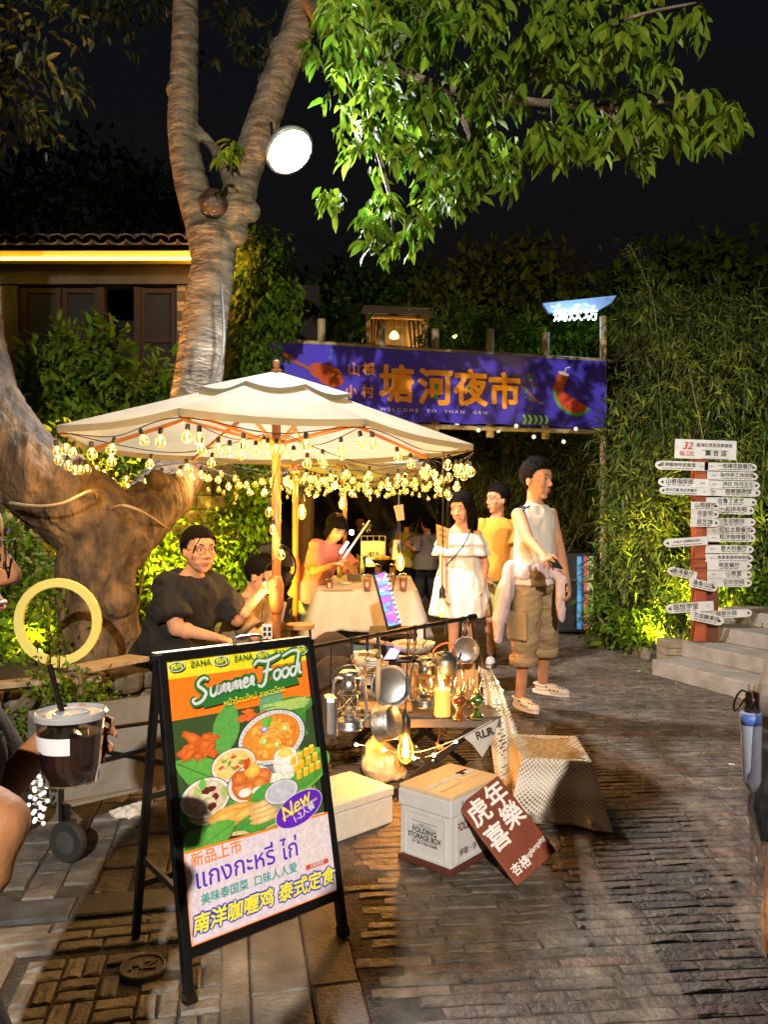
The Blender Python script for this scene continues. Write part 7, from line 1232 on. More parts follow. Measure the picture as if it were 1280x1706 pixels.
# bag, bunting, lace
m_plb = pm('plastic_bag', (.62, .50, .32), (.70, .58, .40), scale=8, rough=.3, bump=.8, bscale=9, trans=.25); c = G(636, 1304); pb_ = voxel(MB().ball(c + Vector((0, 0, .10)), (.105, .08, .10)).ball(c + Vector((-.02, 0, .16)), (.07, .06, .09)).ball(c + Vector((.06, .02, .05)), (.07, .06, .05)), 'plastic_bag', m_plb, None, .008, 2, fold_noise(.013, (16, 16, 12)), origin=c); tag(pb_, 'crumpled pale plastic bag standing under the hanging pans', 'bag')
bn = thing('bunting', 'thin string with a white lettered pennant and small orange flag at the camp table front', 'bunting', P(760, 1240, 3.6)); MB().tube(catmull([P(668, 1248, 3.72), P(700, 1252, 3.68), P(760, 1232, 3.62), P(820, 1200, 3.7)], 6), .0018, 5).build('string', m_white, bn)
pf = MB().prism([P(773, 1228, 3.60), P(832, 1197, 3.66), P(822, 1232, 3.66), P(804, 1262, 3.62), P(787, 1240, 3.6)], (0, .003, 0)).build('pennant', m_cloth, bn); bd = Board(P(808, 1222, 3.615), (.86, .02, .30), (-.25, 0, .9)); mb = MB(); bd.z = .002; bd.n = Vector((0, -1, 0)); bd.text(mb, 'RLR', 0, 0, .052, .02); mb.build('lettering', m_bk, pf); MB().prism([P(726, 1236, 3.64), P(742, 1246, 3.64), P(730, 1249, 3.64)], (0, .002, 0)).build('flag', pm('orange_flag', (.6, .2, .04), rough=.8), bn)
sbx = tagmb(MB().box(P(802, 1262, 3.72), (.12, .10, .13)), 'tan_carton', pm('tan_carton_m', (.45, .33, .2), rough=.8), 'small tan carton hanging bag behind the pennant', 'carton', P(802, 1290, 3.72)); sbx.location.z = .065 + (off_of(sbx).z - P(802, 1262, 3.72).z); sbx['label'] = 'small tan carton on the bricks behind the white pennant'
def lace_mat():
    m = bpy.data.materials.new('lace'); m.use_nodes = True; MATS['lace'] = m; N = m.node_tree.nodes; L = m.node_tree.links; b = N['Principled BSDF']; b.inputs['Base Color'].default_value = (.66, .61, .52, 1); b.inputs['Roughness'].default_value = .9
    tc = N.new('ShaderNodeTexCoord'); sp_ = N.new('ShaderNodeSeparateXYZ'); L.new(tc.outputs['Object'], sp_.inputs[0])
    def M_(op, a, b=None):
        n = N.new('ShaderNodeMath'); n.operation = op
        for k, q in enumerate((a, b)):
            if q is None: continue
            if isinstance(q, (int, float)): n.inputs[k].default_value = q
            else: L.new(q, n.inputs[k])
        return n.outputs[0]
    u = M_('SUBTRACT', sp_.outputs[0], M_('MULTIPLY', sp_.outputs[1], .8)); z = sp_.outputs[2]; w = M_('MULTIPLY', M_('SINE', M_('MULTIPLY', u, 330)), M_('SINE', M_('MULTIPLY', M_('ADD', z, M_('MULTIPLY', M_('SINE', M_('MULTIPLY', u, 31)), .012)), 300)))
    band = M_('MULTIPLY', M_('SINE', M_('MULTIPLY', z, 42)), .35); hole = M_('GREATER_THAN', w, M_('ADD', band, .34)); L.new(M_('SUBTRACT', 1.0, M_('MULTIPLY', hole, .85)), b.inputs['Alpha'])
    bp = N.new('ShaderNodeBump'); bp.inputs['Strength'].default_value = .5; L.new(w, bp.inputs['Height']); L.new(bp.outputs[0], b.inputs['Normal']); return m
m_lace = lace_mat(); 
bc = [Vector((.62, 3.50, 0)), Vector((.92, 3.46, 0)), Vector((.95, 3.86, 0)), Vector((.64, 3.90, 0))]; bxt = .285
lbx = thing('wicker_box', 'square wicker box standing on the bricks right of the camp table', 'box', bc[0]); MB().prism([p + Vector((0, 0, .0)) for p in bc], (0, 0, bxt)).build('side', pm('wicker', (.34, .23, .11), (.66, .48, .26), scale=48, rough=.7, bump=.9, bscale=120, stretch=(1, 1, 3)), lbx)
ctr = sum(bc, Vector()) / 4; lt = thing('lace_cloth', 'cream lace cloth draped over the wicker box and trailing on the bricks', 'cloth', ctr)
def lace_f(a, b):
    b = b * 1.22 - .22; top = max(0, -b); b = max(0, b)
    k = a * 4; i = int(k) % 4; f = k - int(k) if k < 4 else 0; e = bc[i].lerp(bc[(i + 1) % 4], f); cor = 1 - min(1, min(f, 1 - f) * 3.2); out = (e - ctr); out.z = 0; fl = 1.02 + b * (.13 + .36 * cor * (i in (0, 1, 2))) + b * (.045 * math.sin(a * 52 + 2 * math.sin(a * 13)) + .02 * math.sin(a * 121)); p = ctr + out * fl * (1 - top * (1.5 + .5 * math.sin(a * 33)) * (.3 if i == 0 else .9)); p.z = bxt + .006 - (bxt + .0) * b * (.98 if True else 1) + .012 * (1 - b) * 0; p.z = max(.010 + .012 * abs(math.sin(a * 46)) + .006 * math.sin(a * 19), p.z); return p
mb = MB(); mb.grid(lambda a, b: lace_f(a, b), 170, 22); mb.build('skirt', m_lace, lt, smooth=True)
tx = thing('lace_tassel', 'knotted lace tassel lying on the bricks at the corner of the lace cloth', 'tassel', G(985, 1378)); c = off_of(tx)
for k in range(5): MB().tube(catmull([Vector((.90, 3.36, .05)), c + Vector((0, .03, .025)), c + Vector((random.uniform(-.04, .05), random.uniform(-.03, .03), .008))], 5), [.014] * 6 + [.008] * 5, 7).build('strand', m_cloth, tx, smooth=True)
ld = thing('lace_drape', 'long lace strip hanging down at the right end of the camp table', 'cloth', P(835, 1180, 3.85)); MB().grid(lambda a, b: P(800 + 26 * b + a * (20 + 44 * b ** .7), 1112 + b * 185 + 8 * a, 3.98 - .10 * b + .03 * math.sin(a * 11 + b * 3)), 22, 40).build('strip', m_lace, ld, smooth=True)
fl_ = thing('fairy_lights', 'tiny fairy lights strung along the lace strip and under the camp table', 'string lights', P(840, 1150, 3.9)); pts = [P(815, 1110, 3.95), P(829, 1136, 3.93), P(836, 1150, 3.92), P(832, 1168, 3.92), P(822, 1190, 3.9), P(760, 1235, 3.72), P(723, 1257, 3.7), P(690, 1262, 3.8), P(640, 1248, 3.9), P(594, 1240, 3.95)]; MB().tube(catmull(pts, 5), .0012, 5).build('wire', m_white, fl_)
for i, p in enumerate(pts[1:]): MB().ball(p + Vector((0, -.01, 0)), .006 if i < 5 else .008, 8, 6).build('bulb', em('fairy', (1, .72, .35), 22), fl_)
lamp('POINT', P(690, 1255, 3.75), 1.6, WARM, .02, fl_); lamp('POINT', P(594, 1236, 3.9), .9, WARM, .02, fl_)
# ================================================================== BOXES ON THE GROUND
fb = [G(752, 1462), Vector((.058, 3.135, 0)), Vector((.486, 3.245, 0))]; e1 = (fb[1] - fb[0]).normalized(); e2 = Vector((-e1.y, e1.x, 0)); e2 = e2 if e2.y > 0 else -e2; W1, W2, HB = .262, .36, .30
sbt = thing('folding_storage_box', 'white folding storage box with brown base and warm-lit lid', 'storage box', fb[0]); ctr = fb[0] + e1 * W1 / 2 + e2 * W2 / 2; RM = Matrix((e2, -e1 if e2.cross(-e1).z > 0 else e1, Vector((0, 0, 1)))).transposed(); m_sw = pm('storage_white', (.60, .60, .60), (.56, .56, .56), scale=20, rough=.5, bump=.1)
MB().box(ctr + Vector((0, 0, .0125)), (W2 + .004, W1 + .004, .025), RM).build('base', pm('storage_brown', (.10, .03, .02), rough=.5), sbt, bevel=.004)
MB().box(ctr + Vector((0, 0, .125)), (W2 - .014, W1 - .014, .20), RM).build('wall', m_sw, sbt, bevel=.003); MB().box(ctr + Vector((0, 0, .252)), (W2, W1, .066), RM).build('rim', m_sw, sbt, bevel=.006)
for sg in (-1, 1): MB().box(ctr + RM @ Vector((0, sg * W1 * .25, .0)) + Vector((0, 0, .293)), (W2 - .012, W1 * .49, .016), RM).build('lid', pm('lid_warm_tint', (.66, .50, .28), rough=.5), sbt, bevel=.004)  # warm lamplight on the white lid put into its colour
for k in range(4): MB().box(ctr + RM @ Vector(((-.5 + (k + .5) / 4) * W2 * .9, 0, 0)) + Vector((0, 0, .303)), (.05, .02, .008), RM).build('hinge', m_sw, sbt, bevel=.002)
MB().tube(catmull([ctr + RM @ Vector((x, y, .304)) for x, y in ((-.15, -.06), (-.02, -.055), (.02, -.02), (.05, -.045), (.15, -.05))], 5), .0035, 6).build('lid_rib', MATS['lid_warm_tint'], sbt)
MB().box(ctr + RM @ Vector((.10, .01, .304)), (.07, .03, .003), RM).build('lid_latch', m_iris, sbt)
for cx_, f0, f1, nn_, W_ in ((0, fb[0], e1, -e2, W1), (1, fb[0], e2, -e1, W2)):
    cc = f0 + f1 * W_ / 2 + nn_ * -.006 * 0 + Vector((0, 0, .12)); bx = -f1 if cx_ == 0 else f1; bd = Board(cc + nn_ * .0005 - nn_ * .006, bx, (0, 0, 1)); bd.n = nn_
    fm = MB(); pw_ = W_ * .38
    for a, b, w_, h_ in ((-pw_, 0, .007, .17), (pw_, 0, .007, .17), (0, .085, pw_ * 2, .007), (0, -.085, pw_ * 2, .007)): fm.add([bd.pt(a - w_ / 2, b - h_ / 2, 0), bd.pt(a + w_ / 2, b - h_ / 2, 0), bd.pt(a + w_ / 2, b + h_ / 2, 0), bd.pt(a - w_ / 2, b + h_ / 2, 0), bd.pt(a - w_ / 2, b - h_ / 2, .004), bd.pt(a + w_ / 2, b - h_ / 2, .004), bd.pt(a + w_ / 2, b + h_ / 2, .004), bd.pt(a - w_ / 2, b + h_ / 2, .004)], [(0, 1, 2, 3), (4, 5, 6, 7), (0, 1, 5, 4), (1, 2, 6, 5), (2, 3, 7, 6), (3, 0, 4, 7)])
    fm.build('side_rib', m_sw, sbt); bd.z = .0025; m = MB()
    if cx_ == 0:
        bd.text(m, 'FOLDING', 0, .018, .028, .028); bd.text(m, 'STORAGE BOX', 0, -.006, .028, .028, sx=.86); bd.text(m, '折り畳み可能な収納箱', 0, -.030, .0125, .01); bd.text(m, '収納ボックス', .0, .042, .009, .005)
        for q in (.052, .034, -.020): bd.poly(m, [(-.062, q), (.062, q), (.062, q + .0016), (-.062, q + .0016)])
        m.build('lettering', m_bk, sbt)
    else: bd.text(m, 'FOLDING', -.06, .05, .045, .03, sx=.8); bd.text(m, '移動・折り畳み可', 0, -.05, .030, .01); m.build('lettering', pm('print_maroon', (.12, .03, .03), rough=.6), sbt); m = MB(); bd.n = -e1; bd.z = .0075; bd.text(m, '3iL', -.10, .135, .035, .02, shear=.3); m.build('lettering', MATS['print_maroon'], sbt)
sy = thing('foam_box', 'white foam box with a rough lid, lit warm, right of the poster stand', 'foam box', Vector((.04, 3.51, 0))); a = Vector((.04, 3.51, 0)); d1 = Vector((-.49, -.46, 0)).normalized(); d2 = Vector((-.66, .70, 0)).normalized(); d2 = Vector((d1.y, -d1.x, 0)); d2 = d2 if d2.y > 0 else -d2
RMs = Matrix((-d1, d2, Vector((0, 0, 1)))).transposed(); cc = a + d1 * .25 + d2 * .15; m_fo = pm('foam', (.66, .62, .52), (.60, .56, .47), scale=30, rough=.85, bump=.4, bscale=120); MB().box(cc + Vector((0, 0, .06)), (.50, .30, .12), RMs).build('body', m_fo, sy, bevel=.008); MB().box(cc + Vector((0, 0, .142)), (.508, .308, .040), RMs).build('lid', m_fo, sy, bevel=.008)
bd = Board(cc + Vector((.06, .05, .1635)), -d1, d2); m = MB(); bd.z = 0; bd.text(m, 'Yes', .10, .0, .035, .0, shear=.3); m.build('lettering', m_bk, sy); bd = Board(cc - d2 * .1505 + Vector((-.02, 0, .07)), -d1, (0, 0, 1)); m = MB(); bd.z = .001
for k in range(4): bd.poly(m, [(-.03, .02 - k * .012), (.03, .02 - k * .012), (.03, .024 - k * .012), (-.03, .024 - k * .012)])
bd.poly(m, [(.12, -.05), (.19, -.05), (.19, .045), (.12, .045)]); m.build('print', pm('faint_print', (.48, .44, .36), rough=.8), sy)
# red board
BLc = Vector((.493, 2.886, .004)); bx = Vector((.171, .114, .082)); by = Vector((-.158, .165, .270)); by = by - bx * (by.dot(bx) / bx.length_squared); rbn = thing('red_brown_board', 'red-brown wooden board with white brushed characters leaning on the storage box', 'sign', BLc); n_ = bx.cross(by).normalized(); n_ = n_ if n_.y < 0 else -n_
MB().prism([BLc, BLc + bx, BLc + bx + by, BLc + by], -n_ * .012).build('board', pm('board_red', (.20, .045, .018), (.15, .032, .014), scale=10, rough=.5, bump=.15), rbn, bevel=.002); bd = Board(BLc + bx / 2 + by / 2, bx, by); bd.n = n_; bd.z = .001; m = MB(); w, h = bx.length, by.length
for ch, a, b in (('虎', -.24, .30), ('喜', -.24, -.02), ('年', .24, .33), ('樂', .24, .06)): bd.text(m, ch, a * w, b * h, .100, .022)
bd.text(m, '杏格', -.22 * w, -.38 * h, .045, .022); bd.text(m, 'Singlamping', .17 * w, -.33 * h, .028, .012, rot=.12, shear=.25); m.build('lettering', pm('brush_white', (.70, .68, .64), rough=.8), rbn)
# ================================================================== POSTER STAND
FLp, FRp = Vector((-.547, 2.19, 0)), Vector((-.133, 2.55, 0)); TO = Vector((-.133, .175, .94)); BKo = Vector((-.263, .35, 0)); ps_ = thing('poster_stand', 'black folding poster stand with a Thai summer food poster', 'poster stand', FLp)
for p, nm in ((FLp, 1), (FRp, 1)): MB().bar(p, p + TO, .024, .030, up=TO.cross(FRp - FLp)).build('leg', MET, ps_, bevel=.002); MB().bar(p + Vector((0, 0, -.0)), p + TO * .03, .030, .036).build('foot_cap', m_iris, ps_)
for p in (FLp, FRp): q = p + BKo * 1.0; MB().bar(q, p + TO + BKo * .02 + Vector((-.004, .006, -.01)), .022, .026).build('leg', MET, ps_, bevel=.002)
ex = (FRp - FLp); exn = ex.normalized()
for s_, ww in ((1.0, .026), (.135, .030)): MB().bar(FLp + TO * s_, FRp + TO * s_, .026, ww).build('rail', MET, ps_, bevel=.002)
for hz_ in (.2, .52): a = FLp + BKo + (TO - BKo) * hz_; b = FRp + BKo + (TO - BKo) * hz_; MB().bar(a, b, .016, .02).build('rail', MET, ps_)
for p in (FLp, FRp): MB().bar(p + TO * .30, p + BKo + (TO - BKo) * .30, .012, .02).build('brace', MET, ps_)
MB().bar(FLp + TO * 1.012 - exn * .02, FLp + TO * 1.012 + exn * .24, .03, .008).build('top_plate', m_alu, ps_); hd0 = FLp.lerp(FRp, .47) + TO; MB().tube(catmull([hd0 + Vector((0, 0, .01)), hd0 + Vector((0, 0, .03)), hd0 + exn * .03 + Vector((0, 0, .036)), hd0 + exn * .07 + Vector((0, 0, .036)), hd0 + exn * .10 + Vector((0, 0, .03)), hd0 + exn * .10 + Vector((0, 0, .01))], 4), .005, 8).build('handle', m_steel, ps_)
PW, PH = ex.length - .030, TO.length * .85; yv = TO.normalized(); nrm = exn.cross(yv).normalized(); org = FLp + TO * .15 + exn * .015 - nrm * .004; MB().prism([org, org + exn * PW, org + exn * PW + yv * PH, org + yv * PH], -nrm * .006).build('panel', m_white, ps_)
pb2 = Board(org, exn, yv); zc = [.0006]; pm_ = MB(); pm_.col = (1, 1, 1)
def nx(): zc[0] += .00005; return zc[0]
def E(u, v, ru, rv, c1, c2=None, rot=0, wob=0, n=22, **k): pb2.ell(pm_, u * PW, v * PH, ru * PW, rv * PH * 1.0, rot, n, nx(), c1, c2, wob, **k)
def Q(pts, c): pm_.col = c; pb2.poly(pm_, [(u * PW, v * PH) for u, v in pts], nx()); 
def Sx(pts, w, c): pm_.col = c; pb2.stroke(pm_, [(u * PW, v * PH) for u, v in pts], w, 5, nx())
Q([(0, 0), (1, 0), (1, .32), (0, .32)], (.62, .55, .60)); Q([(0, .30), (1, .30), (1, .78), (0, .78)], (.035, .07, .02)); Q([(0, .765), (1, .765), (1, .93), (0, .93)], (.85, .17, .01)); Q([(0, .915), (1, .915), (1, 1), (0, 1)], (.72, .62, .02))
def leafp(u, v, L_, w, rot, c1, c2):
    a = R(rot); P_ = []; 
    for k in range(9): t = k / 8; P_.append((t, math.sin(t * math.pi) ** .8))
    fwd = [(u + (t * L_ * math.cos(a) - y * w * math.sin(a)), v + (t * L_ * math.sin(a) + y * w * math.cos(a)) * PW / PH) for t, y in P_]; bck = [(u + (t * L_ * math.cos(a) + y * w * math.sin(a)), v + (t * L_ * math.sin(a) - y * w * math.cos(a)) * PW / PH) for t, y in P_]; Q(fwd + bck[1:-1][::-1], c1); Sx([(u, v), (u + L_ * math.cos(a), v + L_ * math.sin(a) * PW / PH)], .0012, c2)
G1, G2, G3 = (.05, .22, .03), (.10, .34, .05), (.02, .10, .02)
for a in ((.0, .62, .5, .10, -30, G2, G3), (.30, .60, .34, .09, 70, (.09, .32, .06), G2), (.55, .72, .5, .07, 5, (.07, .22, .04), G2), (.62, .70, .3, .08, 60, (.12, .32, .16), G2), (.95, .72, .35, .10, 215, G1, G2), (.0, .45, .4, .10, 10, G1, G2), (.98, .45, .5, .10, 190, G2, G1), (.95, .62, .3, .09, 160, G1, G2)): leafp(*a)
for k in range(26): E(random.uniform(.42, .68), random.uniform(.715, .755), .03, .006, (.55, .08, .01), (.8, .2, .03), random.uniform(-40, 40), .3)
for k in range(9): Sx([(random.uniform(.62, .75), random.uniform(.72, .76)), (random.uniform(.9, 1.0), random.uniform(.73, .77))], .004, (.35, .5, .12))
for k in range(14): E(.16 + random.uniform(-.12, .12), .665 + random.uniform(-.03, .035), random.uniform(.05, .08), random.uniform(.014, .022), (.45, .07, .01), (.75, .20, .03), random.uniform(-60, 60), .5)
# tray
E(.45, .415, .50, .135, (.08, .22, .04), (.06, .16, .03), -4, 0, 40); E(.45, .425, .47, .12, (.55, .45, .22), (.45, .36, .16), -4, 0, 40); E(.40, .43, .42, .11, (.05, .25, .04), (.08, .30, .05), -4, .1, 30)
for k in range(34): a = R(180 + k * 5.4); u = .45 + .49 * math.cos(a); v = .41 + .128 * math.sin(a); Sx([(u, v), (u + .004, v - .022)], .0035, (.20, .34, .10) if k % 2 else (.10, .22, .05))
def bowl(u, v, ru, rv, rim, body, fill, fill2, rot=3):
    E(u, v - rv * .38, ru * .80, rv * .92, body, tuple(q * 1.15 for q in body), rot); E(u, v, ru, rv, (.03, .03, .03), None, rot, n=36); E(u, v, ru * .97, rv * .96, rim, None, rot, n=36); E(u, v, ru * .84, rv * .82, fill, fill2, rot, .06, 30)
# curry bowl
bowl(.67, .635, .255, .105, (.55, .57, .60), (.20, .22, .24), (.60, .20, .02), (.80, .36, .05), 6); 
for k in range(44): a = k / 44 * 6.283; E(.67 + .228 * math.cos(a), .635 + .094 * math.sin(a) + .012 * math.cos(a), .004, .0016, (.12, .12, .14))
for k in range(34): a = random.random() * 6.28; q = math.sqrt(random.random()); E(.67 + .17 * q * math.cos(a), .632 + .065 * q * math.sin(a), random.uniform(.02, .045), random.uniform(.008, .016), random.choice([(.70, .18, .02), (.85, .42, .04), (.55, .12, .01), (.90, .55, .12)]), random.choice([(.9, .5, .08), (.8, .3, .04)]), random.uniform(-60, 60), .5, 10)
for u, v in ((.60, .625), (.69, .605), (.76, .66)): E(u, v, .028, .013, (.30, .42, .05), (.75, .75, .35), 30)
E(.615, .672, .03, .014, (.10, .05, .35), (.75, .75, .85), 20, .4); leafp(.63, .675, .08, .02, 60, (.10, .40, .05), G2); leafp(.63, .675, .07, .02, 110, (.12, .45, .05), G2)
# noodle bowl
bowl(.375, .565, .155, .062, (.62, .60, .52), (.50, .48, .42), (.70, .48, .12), (.80, .62, .25))
for k in range(16): a = random.random() * 6.28; q = math.sqrt(random.random()); u = .375 + .105 * q * math.cos(a); v = .567 + .038 * q * math.sin(a); E(u, v, .03, .013, (.75, .5, .2), (.85, .70, .35), random.uniform(-40, 40)); E(u, v, .015, .006, (.62, .40, .12), None)
for k in range(8): E(.375 + random.uniform(-.09, .09), .57 + random.uniform(-.03, .03), .02, .006, random.choice([(.6, .08, .02), (.15, .35, .03)]), None, random.uniform(-60, 60))
# left bowl
bowl(.17, .472, .165, .072, (.60, .60, .55), (.52, .47, .30), (.50, .42, .28), (.70, .62, .50)); 
for k in range(20): a = random.random() * 6.28; q = math.sqrt(random.random()); E(.18 + .12 * q * math.cos(a), .478 + .045 * q * math.sin(a), random.uniform(.02, .04), random.uniform(.01, .016), random.choice([(.10, .02, .01), (.65, .35, .30), (.70, .60, .45), (.35, .45, .10), (.75, .50, .42)]), None, random.uniform(-50, 50), .4, 12)
leafp(.15, .50, .07, .025, 80, (.15, .42, .08), G2)
# egg bowl
bowl(.475, .482, .165, .070, (.62, .62, .58), (.55, .42, .16), (.45, .10, .02), (.6, .2, .04))
for u, v, c1, c2 in ((.40, .478, (.50, .10, .02), (.75, .28, .06)), (.47, .465, (.45, .09, .02), (.75, .30, .06)), (.57, .50, (.48, .10, .02), (.78, .30, .08)), (.53, .475, (.50, .12, .02), (.75, .3, .06)), (.40, .51, (.45, .08, .02), (.7, .25, .05)), (.49, .53, (.75, .33, .04), (.92, .60, .12))): E(u, v, .055, .028, c1, c2)
E(.515, .452, .04, .014, (.72, .68, .60), (.8, .78, .7)); E(.425, .455, .045, .016, (.70, .66, .6), (.8, .78, .72)); leafp(.44, .535, .08, .022, 60, (.50, .06, .02), (.3, .03, .01)); leafp(.46, .54, .06, .018, 95, (.55, .08, .02), (.3, .03, .01))
# rice and mango
E(.84, .485, .24, .075, (.12, .38, .06), (.16, .45, .08), 12, .05, 30); E(.84, .478, .22, .06, (.06, .24, .03), (.10, .34, .05), 12, .05, 30)
for k in range(30): E(.70 + random.uniform(-.09, .07), .487 + random.uniform(-.025, .015), .02, .008, (.62, .66, .55), (.75, .76, .7), random.uniform(0, 90), .5, 8)
E(.735, .525, .095, .045, (.62, .62, .58), (.75, .75, .72)); E(.735, .555, .085, .032, (.70, .70, .66), (.78, .78, .76)); E(.735, .568, .055, .018, (.80, .52, .08), (.9, .65, .2), 0, .4)
for i in range(3):
    for j in range(4):
        u = .80 + j * .048 + random.uniform(-.008, .008) - i * .015; v = .465 + i * .032 + j * .008 + random.uniform(-.003, .003); Q([(u, v - .014), (u + .035, v - .012), (u + .036, v + .010), (u + .002, v + .010)], (.78, .40, .02)); Q([(u + .002, v + .010), (u + .036, v + .010), (u + .044, v + .020), (u + .010, v + .021)], (.90, .62, .08)); Q([(u + .036, v + .010), (u + .035, v - .012), (u + .044, v - .002), (u + .044, v + .020)], (.62, .28, .01))
# fried rolls and cakes
leafp(.38, .36, .40, .12, 15, (.07, .30, .05), G2); leafp(.62, .35, .3, .10, 170, (.06, .27, .04), G2)
for u, v, ru, rv, rot in ((.33, .405, .16, .020, 3), (.24, .365, .09, .024, 40), (.33, .370, .11, .020, 30), (.40, .385, .09, .018, 20), (.28, .392, .11, .018, 8)): E(u, v, ru, rv, (.55, .26, .04), (.85, .55, .15), rot, .12)
for k in range(4): E(.535, .345 + k * .018, .105, .0135, (.52, .30, .09), (.85, .62, .28), 2 + k, .1)
bowl(.675, .425, .125, .045, (.55, .56, .58), (.22, .28, .20), (.42, .42, .50), (.50, .50, .58))
Q([(0, .30), (0, .40), (.16, .335), (.42, .305), (.1, .30)], (.02, .03, .015)); leafp(.08, .305, .28, .07, 20, G2, G1); leafp(.0, .31, .16, .06, 35, G2, G1)
Q([(0, .0), (1, 0), (1, .298), (0, .308)], (.60, .53, .60)); Q([(0, .303), (1, .293), (1, .301), (0, .311)], (.85, .20, .01)); Q([(.0, .0), (1, 0), (1, .004), (0, .004)], (.85, .20, .01)); Q([(.0, .0), (.01, 0), (.01, .30), (0, .30)], (.85, .30, .12)); Q([(.76, .12), (.97, .12), (.97, .28), (.76, .28)], (.62, .55, .58)); Q([(.79, .112), (.96, .112), (.96, .130), (.79, .130)], (.50, .06, .02))
E(.79, .345, .185, .060, (.55, .50, .55), None, 14, n=40); E(.79, .345, .180, .057, (.10, .015, .42), (.13, .02, .50), 14, n=40)
pprint = pm_.build('print', pm('poster_print', (1.0, 1.0, 1.0), (1.25, 1.25, 1.25), scale=75, attr='Col', rough=.42, detail=3), ps_); pass
pb2.z = zc[0] + .0003
def PT(t, u, v, size, mat, bold=.01, rot=0, dz=0, sx=1.0, **k): m = MB(); pb2.text(m, t, u * PW, v * PH, size, bold, R(rot), sx, pb2.z + dz, **k); return m.build('lettering', mat, ps_)
m_grn = pm('print_green', (.02, .16, .03), rough=.5); m_pw_ = pm('print_pale', (.62, .66, .66), rough=.5); m_pur = pm('print_purple', (.09, .02, .50), rough=.5); m_orp = pm('print_orange', (.80, .20, .01), rough=.5); m_tl = pm('print_teal', (.02, .30, .28), rough=.5); m_yl = pm('print_yellow', (.80, .74, .03), rough=.5); m_blu = pm('print_blue', (.03, .04, .50), rough=.5)
for k in range(4):
    u = .055 + k * .295; m = MB(); pb2.ell(m, u * PW, .958 * PH, .028, .0155, 0, 24, pb2.z); m.build('print', m_pw_, ps_); m = MB(); pb2.ell(m, u * PW, .958 * PH, .025, .0128, 0, 24, pb2.z + .0002); m.build('print', m_grn, ps_); PT('栈内', u, .958, .020, m_yl, .02, dz=.0004)
    if k < 3: PT('ZANA', u + .155, .960, .0245, m_grn, .02, space=1.1)
PT('ZA', .97, .960, .0245, m_grn, .02)
# script heading drawn with a brush
GL = {'S': ([(.9, .95), (.62, 1.12), (.3, 1.0), (.25, .75), (.55, .5), (.75, .22), (.5, -.12), (.1, -.18), (-.08, .02), (.1, .12)], 1.0), 'u': ([(0, .5), (.02, .12), (.2, 0), (.38, .16), (.44, .52), (.42, .1), (.58, .02)], .58), 'm': ([(0, .02), (.06, .46), (.12, .1), (.24, .44), (.36, .4), (.36, .05), (.48, .42), (.6, .4), (.60, .06), (.74, .03)], .74), 'e': ([(0, .2), (.25, .28), (.28, .46), (.12, .5), (.02, .25), (.14, .0), (.4, .08)], .42), 'r': ([(0, .05), (.1, .5), (.22, .42), (.2, .08), (.34, .02)], .3), 'F': ([(-.55, .92), (-.3, 1.12), (.2, 1.02), (.9, 1.14), (1.0, 1.2)], .0), 'f': ([(.35, 1.05), (.25, .6), (.12, .0), (-.12, -.14), (-.3, .0)], .0), 'g': ([(.0, .52), (.3, .56), (.55, .55)], .62), 'o': ([(.24, .46), (.05, .4), (.0, .16), (.16, 0), (.36, .12), (.38, .36), (.24, .47), (.2, .36)], .46), 'd': ([(.36, .38), (.12, .42), (.0, .2), (.12, 0), (.32, .1), (.44, .6), (.50, 1.1), (.1, 1.22), (-.5, 1.05)], .1), 'q': ([(.44, .55), (.42, .1), (.6, .04)], .0)}
def script(word, u, v, sc, mat, w, dz, rot=5):
    m = MB(); x = 0; ca, sa = math.cos(R(rot)), math.sin(R(rot))
    for ch in word:
        p, adv = GL[ch]; pts = [((x + a + b * .22) * sc, b * sc) for a, b in p]; pb2.stroke(m, [(u * PW + a * ca - b * sa, v * PH + a * sa + b * ca) for a, b in pts], w, 8, pb2.z + dz + random.random() * .00001, taper=lambda t: .75 + .45 * math.sin(t * 3.14)); x += adv * 1.0 + (.04 if adv else 0)
    return m.build('lettering', mat, ps_)
for w_, mt_, dz in ((.0118, m_grn, 0), (.0042, m_pw_, .0006)): script('Summer', .145, .825, .0545, mt_, w_, dz); script('Ffgoodq', .625, .85, .066, mt_, w_, dz)
m = MB(); pb2.poly(m, [(.20 * PW, .792 * PH), (.90 * PW, .825 * PH), (.88 * PW, .87 * PH), (.22 * PW, .835 * PH)], pb2.z - .0001); m.build('print', m_grn, ps_); PT('หน้าร้อนใหม่ อาหารไทย', .56, .805, .026, m_yl, .005, 4, dz=.0008)
PT('New', .76, .358, .062, m_yl, .012, 20, .0006, shear=.3); PT('1-2人餐', .82, .325, .028, m_pw_, .015, 20, .0006); m = MB()
for q in (-.0, .004): pb2.stroke(m, [((.66) * PW, .322 * PH + q), (.93 * PW, .362 * PH + q)], .0009, 3, pb2.z + .0006)
m.build('lettering', m_yl, ps_)
PT('新品上市', .20, .272, .043, m_orp, .012); PT('แกงกะหรี่ ไก่', .40, .205, .075, m_pur, .008, 0, 0); PT('美味泰国菜  口味人人爱', .40, .135, .032, m_tl, .02); PT('扫码预定', .875, .121, .014, m_pw_, .01)
for b_, mt_, dz in ((.12, m_blu, 0), (.03, m_yl, .0008)): PT('南洋咖喱鸡 泰式定食', .50, .060, .055, mt_, b_, 0, dz, shear=.2)
